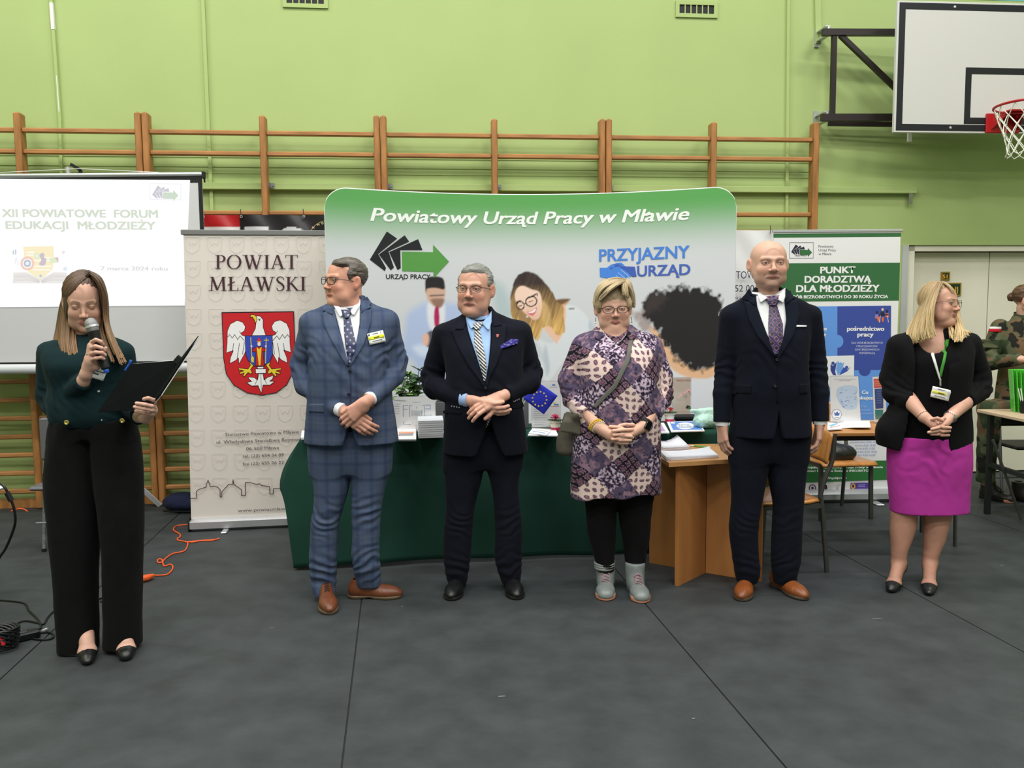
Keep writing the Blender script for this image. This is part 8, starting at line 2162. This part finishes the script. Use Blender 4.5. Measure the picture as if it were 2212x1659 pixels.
def curlstack(lab, q, n, zb, curl):
    P_ = [F(a, c, zb) for a, c in q]; c = sum(P_, Vector()) / 4; e = empty('paper_stack', (c.x, c.y, 0), 0, lab, 'paper stack')
    for k in range(n):
        v = []; 
        for i in range(7):
            for j in range(5):
                u, w = i / 6, j / 4; q_ = (P_[0] * (1 - u) + P_[1] * u) * (1 - w) + (P_[3] * (1 - u) + P_[2] * u) * w
                v.append((q_.x - c.x + .002 * math.sin(k * 2.1), q_.y - c.y + .002 * math.cos(k * 1.7), zb + .002 + k * .0042 + curl * (u ** 3 if curl > 0 else 0) * (w) + abs(curl) * .6 * max(0, .25 - u) ** 2 * 8 * (k / n)))
        I = np.arange(35).reshape(7, 5); Q = np.stack([I[:-1, :-1], I[1:, :-1], I[1:, 1:], I[:-1, 1:]], -1).reshape(-1, 4)
        V_ = np.array(v); V2 = V_ - np.array([0, 0, .0036]); N_ = len(V_); bd = np.concatenate([I[:, 0], I[-1, 1:], I[-2::-1, -1], I[0, -2:0:-1]]); nb = np.roll(bd, -1)
        np_mesh('sheet', np.concatenate([V_, V2]), np.concatenate([Q, Q[:, ::-1] + N_, np.stack([bd, nb, nb + N_, bd + N_], 1)]), np.tile(lin((224, 224, 234)), (2 * N_, 1)), 'print', e, smooth=False)
curlstack('white paper stack with a curled corner further back on the brown desk', [(1424, 975), (1490, 972), (1462, 958), (1424, 960)], 5, DZ, .035)
curlstack('white paper stack on the front edge of the brown desk', [(1440, 996), (1552, 989), (1530, 978), (1424, 980)], 4, DZ, .02)
g1, g2 = F(1489, 962, DZ + .007), F(1535, 966, DZ + .007); e = empty('ballpoint_pen', (g1.x, g1.y, 0), 0, 'green and white ballpoint pen lying on the brown desk', 'pen')
d_ = g2 - g1; b = MB(); b.tube([(0, 0, DZ + .006), (d_.x * .22, d_.y * .22, DZ + .006)], [.002, .0045], 8); b.tube([(d_.x * .86, d_.y * .86, DZ + .006), (d_.x, d_.y, DZ + .006)], .0045, 8); b.build('tip', 'white_plastic', e, True)
b = MB(); b.tube([(d_.x * .22, d_.y * .22, DZ + .006), (d_.x * .86, d_.y * .86, DZ + .006)], .0048, 8); b.build('barrel', mat('green_plastic', (90, 160, 70), rough=.3), e, True)
e = empty('key_ring', (F(1549, 962, DZ).x, F(1549, 962, DZ).y, 0), 0, 'small metal keys on the brown desk by the bald man hand', 'keys')
for k in range(3):
    b = MB(); b.tube([(.02 * k + .01 * math.cos(t), .01 * math.sin(t), DZ + .004 + .002 * k) for t in np.linspace(0, 6.28, 13)[:-1]], .0016, 6, closed=True); b.build('ring', 'steel', e, True)

# ---- school chairs
def school_chair(loc, rz, lab, src=None):
    if src is not None:
        o = src.copy(); COL.objects.link(o); o.location = loc; o.rotation_euler.z = rz
        for c in src.children: dup(c, o)
        o['label'] = lab; return o
    e = empty('school_chair', loc, rz, lab, 'chair', 'school chairs')
    W, D, SH, BH = .37, .37, .40, .785
    for s_ in (-1, 1):
        x = s_ * W / 2
        b = MB(); b.tube(crom([(x, D / 2 + .05, 0), (x, D / 2 + .01, .38), (x, D / 2 - .0, .44), (x, D / 2 + .03, .55), (x, D / 2 + .065, .64), (x, D / 2 + .075, BH)], 6), .0135, 10); b.build('leg', 'tube_grey', e, True)
        b = MB(); b.bar((x, -D / 2 + .02, 0), (x, -D / 2 + .04, SH - .01), .024, .024, (0, 1, 0)); b.build('leg', 'tube_grey', e)
        b = MB(); b.bar((x, -D / 2 + .04, SH - .018), (x, D / 2 + .01, SH - .018), .022, .024); b.build('side_rail', 'tube_grey', e)
    b = MB(); b.bar((-W / 2, -D / 2 + .06, SH - .018), (W / 2, -D / 2 + .06, SH - .018), .022, .022); b.build('front_rail', 'tube_grey', e)
    # seat: curved plywood
    v = []; n1, n2 = 13, 9
    for i in range(n1):
        for j in range(n2):
            u, w = i / (n1 - 1), j / (n2 - 1); y = -D / 2 - .02 + u * (D + .02); x = (w - .5) * (W + .03) * (1 - .06 * (u > .9))
            z = SH + .004 - .010 * math.sin(u * math.pi) - (.022 * max(0, 1 - u / .12) ** 2)
            v.append((x, y, z))
    I = np.arange(n1 * n2).reshape(n1, n2); Q = np.stack([I[:-1, :-1], I[:-1, 1:], I[1:, 1:], I[1:, :-1]], -1).reshape(-1, 4)
    o = np_mesh('seat', np.array(v), Q, None, 'plywood', e); md = o.modifiers.new('t', 'SOLIDIFY'); md.thickness = .014; md.offset = 1
    v = []
    for i in range(9):
        for j in range(11):
            u, w = i / 8, j / 10; x = (w - .5) * (W + .02); z = .615 + u * .17; y = D / 2 + .05 + .03 * u - .012 + .035 * (1 - (2 * w - 1) ** 2) - .012
            v.append((x, y, z))
    I = np.arange(99).reshape(9, 11); Q = np.stack([I[:-1, :-1], I[:-1, 1:], I[1:, 1:], I[1:, :-1]], -1).reshape(-1, 4)
    o = np_mesh('backrest', np.array(v), Q, None, 'plywood', e); md = o.modifiers.new('t', 'SOLIDIFY'); md.thickness = .011; md.offset = 0
    for s_ in (-1, 1):
        b = MB(); b.lathe([(.006, 0), (.005, .004), (0, .005)], (0, 0, 0), 10, Matrix.Translation((s_ * (W / 2 - .02), D / 2 + .05, .70)) @ Matrix.Rotation(math.pi / 2, 4, 'X')); b.build('screw', 'steel', e)
    return e
n_, f_ = F(1795, 1241), None
nr = Vector((n_.x, n_.y, 0)); fr = Vector((1.705, 4.93, 0)); mid = (nr + fr) / 2; wv = (fr - nr).normalized(); fwd = Vector((-wv.y, wv.x, 0))  # facing image left
if fwd.x > 0: fwd = -fwd
rz = math.atan2(fwd.y, fwd.x) + math.pi / 2
loc = mid + fwd * (.37 / 2 + .05)
ch1 = school_chair(tuple(loc), rz, 'plywood school chair right behind the bald man, facing the brown desk')
a_, c_ = F(1777, 1125), F(1877, 1121); mid = (a_ + c_) / 2; wv = (c_ - a_).normalized(); back = Vector((-wv.y, wv.x, 0)); back = back if back.y > 0 else -back
loc = mid + back * .165; rz2 = math.atan2(-back.y, -back.x) + math.pi / 2
ch2_ = school_chair(tuple(loc), rz2 , 'plywood school chair with a black bag on its seat', ch1)
for c in list(ch2_.children):
    if c.name.startswith('backrest') or c.name.startswith('screw'): pass
a_, c_ = F(1991, 1149), F(2067, 1181); mid = (a_ + c_) / 2; wv = (c_ - a_).normalized(); lf = Vector((-wv.y, wv.x, 0)); lf = lf if lf.x < 0 else -lf
ch3 = school_chair(tuple(mid + lf * .09), math.atan2(-lf.y, -lf.x) + math.pi / 2 , 'school chair hidden behind the woman in the magenta skirt', ch1); ch3.scale = (.9, .5, 1)
S = SDF((-.2, -.15, .39), (.22, .15, .62), .006); S.ell((.01, 0, .45), (.15, .10, .07)); S.ell((-.07, 0, .52), (.07, .06, .10), .05); S.half((0, 0, -1), (0, 0, .408)); V, Q = S.mesh(); V = V + normals(V, Q) * (.012 * (fbm(V * 20, 3) - .5))[:, None]; V[:, 2] = np.maximum(V[:, 2], .4075)
g = F(1822, 985, .43); e = empty('black_bag', (loc.x - .02, loc.y - .02, 0), 0, 'black bag lying on the rear school chair', 'bag'); np_mesh('bag_body', V, Q, solid((24, 26, 28))(V), 'silk', e)
b = MB(); b.tube([(-.05, 0, .56), (-.07, 0, .60), (-.09, 0, .56)], .004, 6); b.build('handle', 'blue_plastic', e, True)

# ---- table with sign holders near the right roll-up banner
mt = empty('side_table', (1.66, 4.80, 0), 0, 'narrow wooden table with sign holders in front of the right roll-up banner', 'table')
b = MB(); b.box(-.02, .86, -.02, .48, .728, .75, bev=.003); b.build('table_top', 'beech', mt); b = MB(); b.box(0, .84, .0, .02, .70, .728); b.build('frame_rail', 'black_metal', mt); b = MB(); b.box(0, .84, .44, .46, .70, .728); b.build('frame_rail', 'black_metal', mt)
for x, y in ((.01, .01), (.06, .45), (.83, .01), (.83, .45)):
    b = MB(); b.box(x - .012, x + .012, y - .012, y + .012, 0, .70); b.build('leg', 'black_metal', mt)
def prm(pp):
    pp.line([(1803, 819), (1848, 819)], .7, (150, 160, 190)); pp.line([(1812, 822), (1838, 822)], .7, (150, 160, 190))
    pp.poly([(1810, 838), (1825, 833), (1842, 833), (1852, 838), (1850, 852), (1853, 868), (1848, 882), (1832, 884), (1820, 878), (1812, 868), (1806, 852)], (196, 214, 238), 4)
    rr = random.Random(8)
    for k in range(26): x, y = rr.uniform(1812, 1848), rr.uniform(838, 880); pp.line([(x, y), (x + 4, y)], .7, (120, 150, 200))
    pp.ellipse((1807, 895), 10.5, 11, (80, 90, 120)); pp.ellipse((1807, 895), 9.8, 10.3, (236, 236, 238)); pp.poly([(1801, 890), (1805, 893), (1808, 888), (1811, 893), (1814, 891), (1812, 898), (1803, 898)], (60, 100, 180)); pp.line([(1803, 902), (1812, 902)], 1, (60, 80, 120))
Ym = F(1830, 914, .75).y
stand_sheet('clear sign holder with a pale blue map sheet on the narrow table', [(1792, 812), (1855, 811), (1861, 908), (1793, 910)], Ym, prm, (230, 232, 236), base=.7505)
def prr(pp):
    pp.poly([(1887, 818), (1908, 818), (1908, 837), (1888, 838)], (214, 84, 84)); pp.poly([(1889, 840), (1908, 839), (1908, 882), (1891, 883)], (50, 72, 140)); pp.poly([(1890, 885), (1908, 885), (1906, 906), (1891, 906)], (40, 130, 130))
    for k in range(3): pp.line([(1889, 824 + 4 * k), (1905, 824 + 4 * k)], 1, (236, 190, 120))
    for k in range(6): pp.line([(1894, 845 + 5 * k), (1904, 845 + 5 * k)], .8, (130, 150, 200))
stand_sheet('clear sign holder with red and blue boxes beside the blond woman elbow', [(1884, 812), (1916, 811), (1914, 908), (1888, 909)], Ym - .03, prr, (230, 232, 236), base=.7505)
for k in range(5): flat_quad('leaflet', ('leftmost and lowest', 'second from left', 'middle', 'second from right', 'rightmost and topmost')[k] + ' white leaflet in the fan on the narrow table', [(1818 + k * 7, 924 - k * .3), (1845 + k * 9, 924 - k * .3), (1842 + k * 9, 909), (1806 + k * 7, 909)], .003, 'white_paper', 'leaflet', .7505 + k * .0032, 'fan of leaflets on the narrow table')
for k in range(2): flat_quad('leaflet', ('lower leaflet at the left end of the narrow table', 'colourful leaflet on top at the left end of the narrow table')[k], [(1787, 928), (1819, 926), (1816, 914), (1788, 912)], .006, 'white_paper', 'leaflet', .7505 + k * .007, None, (lambda pp: (pp.poly([(1790, 919), (1806, 914), (1812, 915), (1795, 922)], (120, 180, 210)), pp.line([(1793, 924), (1814, 919)], 1.2, (220, 120, 130)))) if k else None)

# ---- soldier's table on the right
ca, cb = F(2110, 884, .75), F(2290, 921, .75); rt = Plane((ca.x, ca.y), math.atan2(cb.y - ca.y, cb.x - ca.x))
st_ = empty('folding_table', tuple(rt.o), rt.a, 'pale wooden folding table with black legs in front of the soldier', 'table'); LT = (cb - ca).length
# polygonal top following the visible edges
bq = [(0, 0), (LT, 0), (LT, .62), (.0, .62)]
b = MB(); b.box(0, LT, 0, .6, .728, .75, bev=.003); b.build('table_top', 'light_wood', st_)
g = F(2132, 1110); gx = (Vector((g.x, g.y, 0)) - rt.o); lx, ly = gx.dot(rt.u), gx.dot(rt.n)
for (x, y) in ((max(lx, .05), max(ly, .03)), (LT - .15, .05), (max(lx, .05), .55), (LT - .15, .55)):
    b = MB(); b.box(x - .016, x + .016, y - .016, y + .016, 0, .728); b.build('leg', 'black_metal', st_)
b = MB(); b.bar((max(lx, .05), max(ly, .03), .36), (LT - .15, .05, .36), .03, .03); b.build('cross_rail', 'black_metal', st_)
p1, p2 = P(2145, 950, 5.6), P(2206, 1128, 5.6); q1, q2 = (p1 - rt.o), (p2 - rt.o); b = MB(); b.tube([(q1.dot(rt.u), q1.dot(rt.n), p1.z), (q2.dot(rt.u), q2.dot(rt.n), .01)], .010, 8); b.build('brace', 'tube_grey', st_, True)
g = F(2214, 893, .75)
e = empty('pen_cup', (g.x, g.y, 0), 0, 'black cup of pens at the right edge of the pale table', 'cup'); b = MB(); b.lathe([(.028, 0), (.03, .09), (.026, .09), (.026, .01), (0, .01)], (0, 0, .7505), 20); b.build('cup_body', 'black', e, True)
for k in range(5):
    b = MB(); b.tube([(.012 * math.cos(k * 1.3), .012 * math.sin(k * 1.3), .77), (.02 * math.cos(k * 1.3) - .03, .02 * math.sin(k * 1.3), .92)], .0035, 6); b.build('pen', 'white_plastic', e, True)
g = F(2206, 893, .75)
for k in range(6):
    e = empty('green_packet', (g.x + .005 + k * .022, g.y + .1, 0), -.3 + k * .1, ('first', 'second', 'third', 'fourth', 'fifth', 'sixth')[k] + ' bright green packet from the left in the upright row on the pale table', 'packet', 'row of green packets on the pale table')
    b = MB(); b.add([(-.002, -.05, .7505), (.002, -.05, .7505), (.002, .05, .7505), (-.002, .05, .7505), (-.03, -.05, 1.04), (-.024, -.05, 1.045), (-.024, .05, 1.045), (-.03, .05, 1.04)], [(0, 3, 2, 1), (4, 5, 6, 7), (0, 1, 5, 4), (1, 2, 6, 5), (2, 3, 7, 6), (3, 0, 4, 7)]); b.build('sleeve', mat('bright_green', (80, 190, 60), rough=.3, noise=(60, .4)), e)
# soldier's stool: folding chair seat
def folding_chair(loc, rz, lab, mseat, name='folding_chair'):
    e = empty(name, loc, rz, lab, 'chair')
    W = .42
    for s_ in (-1, 1):
        x = s_ * W / 2
        b = MB(); b.tube([(x, -.05, .012), (x, .0, .40), (x, .03, .66), (x, .04, .80)], .011, 8); b.build('front_leg', 'tube_light', e, True)
        b = MB(); b.tube([(x * .92, .26, .012), (x * .92, .05, .42)], .011, 8); b.build('rear_leg', 'tube_light', e, True)
        for (yy, xx) in ((-.05, x), (.26, x * .92)): b = MB(); b.lathe([(.014, 0), (.014, .02)], (xx, yy, .0), 10); b.build('foot_cap', 'black', e)
    b = MB(); b.tube([(-W / 2, -.12, .2), (W / 2, -.12, .2)], .007, 8); b.tube([(-W / 2 * .92, .2, .13), (W / 2 * .92, .2, .13)], .007, 8); b.build('cross_bar', 'tube_light', e, True)
    b = MB(); b.box(-W / 2 + .005, W / 2 - .005, -.2, .16, .415, .44, bev=.01); b.build('seat', mseat, e)
    b = MB(); b.box(-W / 2 - .012, W / 2 + .012, -.005, .024, .57, .84, bev=.012); b.build('backrest', mseat, e)
    return e
mat('tube_light', (130, 132, 136), rough=.4, metal=.4); mat('grey_plastic', (92, 92, 96), rough=.5)
g = F(97, 1191); folding_chair((g.x + .205, g.y + .055, 0), .04, 'grey folding chair behind the speaking woman', 'grey_plastic')
folding_chair((3.95, 6.25, 0), 0.0, 'dark folding chair under the soldier at the right edge', 'black')

# ---- left side: corner of a white table, cables, box
lt = empty('white_table', (-2.78, 4.1, 0), 0, 'corner of a white table at the left edge of the frame', 'table')
g = F(14, 1047, .62); b = MB(); b.box(-1.0, 0, -.42, .0, -.012, .012, bev=.01); o = b.build('table_top', 'white_plastic', lt); lt.location = (g.x, g.y, 0); lt.location.z = 0; o.location.z = .61
for x, y in ((-.95, -.38), (-.95, -.05), (-.4, -.38), (-.4, -.05)):
    b = MB(); b.box(x - .015, x + .015, y - .015, y + .015, 0, .598); b.build('leg', 'tube_light', lt)
def cable(name, lab, pts, r, m, z=.006, cat='cable', px=True):
    e = empty(name, (0, 0, 0), 0, lab, cat)
    P_ = []
    for q in pts:
        if len(q) == 2: g = F(q[0], q[1], r + .001)
        else: g = P(q[0], q[1], q[2])
        P_.append((g.x, g.y, g.z))
    c = Vector(P_[0]); c.z = 0; e.location = c
    b = MB(); b.tube([tuple(Vector(q) - c) for q in crom(P_, 6)], r, 8); b.build('wire', m, e, True)
    return e, c
mat('black_rubber', (14, 15, 18), rough=.4); mat('orange', (222, 92, 40), rough=.45)
Yl = g.y - .31
e, c = cable('display_cable', 'black cable with a ferrite bead hanging from the white table corner', [(-6, 1044, Yl), (8, 1050, Yl - .03), (20, 1072, Yl - .03), (30, 1098, Yl - .03), (33, 1125, Yl - .03), (27, 1150, Yl - .02), (12, 1185, Yl), (-4, 1210, Yl), (-20, 1260, Yl), (-30, 1313)], .006, 'black_rubber')
b = MB(); p1, p2 = P(15, 1064, Yl - .03) - c, P(25, 1082, Yl - .03) - c; b.tube([tuple(p1), tuple(p2)], .013, 10); b.build('ferrite_bead', 'black_rubber', e, True)
cable('power_cable', 'thin black cable looping from the left edge to the power adapter', [(-5, 1296), (50, 1302), (62, 1318), (82, 1338), (88, 1352), (85, 1358), (60, 1360)], .0042, 'black_rubber')
cable('power_cable', 'black cable arching over the power adapter toward the speaking woman', [(20, 1372), (30, 1352), (52, 1341), (80, 1345), (94, 1348), (102, 1335), (114, 1322), (130, 1314), (180, 1306), (225, 1290), (230, 1297), (216, 1299)], .0045, 'black_rubber')
cable('power_cable', 'black cable with a flat loop right of the power adapter', [(-5, 1361), (25, 1361), (48, 1371), (80, 1381), (108, 1380), (116, 1373), (110, 1367), (92, 1366), (70, 1372)], .0048, 'black_rubber')
cable('cable_tie', 'short pale connector on the black cable near the floor joint', [(90, 1364), (101, 1359)], .007, 'alu')
g = F(48, 1383); e = empty('power_adapter', (g.x, g.y, 0), .75, 'black power adapter box on the floor at the left', 'adapter'); b = MB(); b.box(-.07, .07, -.028, .028, .001, .036, bev=.006); b.build('housing', 'black_rubber', e); b = MB(); b.box(-.03, .02, -.012, .012, .0362, .0368); b.build('label_plate', mat('plate', (50, 52, 54), rough=.5), e)
g = F(2, 1402); e = empty('cable_coil', (g.x, g.y, 0), 0, 'tight coil of black cable at the left edge of the floor', 'cable')
b = MB()
for k in range(14):
    t0 = k * .45; b.tube([(.075 * math.cos(t) , .055 * math.sin(t) + .01 * math.sin(t0), .055 + .05 * math.sin(t + t0) * .8) for t in np.linspace(0, 6.28, 20)[:-1]], .0055, 6, closed=True)
b.build('wire', 'black_rubber', e, True)
b = MB(); b.tube([(.03, -.05, .07), (.05, -.055, .04)], .008, 6); b.build('red_tie', 'red_paint', e, True)
def zz6(q): return [(a / 3.456, 780 + c / 3.456) for a, c in q]
e, c = cable('extension_cord', 'orange extension cord curling over the floor beside the beige banner', zz6([(1417, 1220), (1330, 1228), (1300, 1245), (1298, 1265), (1340, 1290), (1345, 1310), (1325, 1325), (1330, 1338), (1370, 1345), (1400, 1355), (1395, 1390), (1370, 1420), (1290, 1438), (1240, 1470), (1210, 1500), (1185, 1505), (1175, 1490), (1190, 1478), (1210, 1485), (1225, 1530), (1270, 1518), (1290, 1535), (1280, 1565), (1240, 1595), (1145, 1600)]), .0045, 'orange')
p1, p2, p3 = F(331, 1243, .02), F(318, 1248, .02), F(303, 1251, .02); b = MB(); b.tube([tuple(q - c) for q in (p1, p2, p3)], [.010, .019, .019], 12); b.build('plug', 'orange', e, True)
cable('extension_cord', 'straight orange double cord lying in front of the beige banner', zz6([(1370, 1345), (1430, 1352), (1500, 1342), (1590, 1338)]) + [(472, 1163), (468, 1165)] + [(430, 1168), (400, 1171)], .004, 'orange')
cable('extension_cord', 'bit of orange cord arching at the foot of the wall bars on the left', [(24, 1104, 6.0), (40, 1099, 6.0), (52, 1100, 6.0), (60, 1105, 6.0)], .005, 'orange')
g = F(392, 1116); S = SDF((-.25, -.16, -.01), (.25, .16, .2), .006); S.ell((0, 0, .06), (.2, .11, .06)); S.ell((-.07, 0, .08), (.13, .09, .06), .03); S.half((0, 0, -1), (0, 0, .004)); V, Q = S.mesh(); V = V + normals(V, Q) * (.02 * (fbm(V * 16, 3) - .5))[:, None]; V[:, 2] = np.maximum(V[:, 2], .002)
e = empty('navy_bag', (g.x, g.y + .18, 0), 0, 'dark navy bag on the floor behind the beige roll-up banner', 'bag'); np_mesh('bag_body', V, Q, solid((34, 38, 62))(V), 'cloth', e)
b = MB(); b.box(-.16, .16, -.118, -.108, .02, .028); b.build('zip', 'black', e)
# low bench by the wall bars, seen between the bald man's legs
g = F(1655, 1062); e = empty('gym_bench', (1.64, 6.42, 0), .1, 'low beige gym bench by the wall bars seen between the bald man legs', 'bench'); b = MB(); b.box(-.35, .35, -.09, .09, .17, .235, bev=.025); b.build('seat', mat('bench_beige', (190, 172, 146), rough=.5), e, True); b = MB(); b.box(-.3, -.24, -.07, .07, 0, .17); b.build('leg', 'black', e); b = MB(); b.box(.24, .3, -.07, .07, 0, .17); b.build('leg', 'black', e)
# pale scuffs and paper crumbs on the floor (wear)
for px_, py_, l_ in ((1076, 1506, .03), (1495, 1554, .014), (582, 1358, .02), (1885, 1338, .05), (2160, 1222, .03), (866, 1311, .012)):
    g = F(px_, py_); b = MB(); b.add([(0, 0, .0012), (l_, .004, .0012), (l_ * .8, .010, .0012), (.002, .008, .0012)], [(0, 1, 2, 3)]); o = b.build('scuff', mat('scuff', (112, 112, 108), rough=.8), floor); o.location = (g.x, g.y, 0)
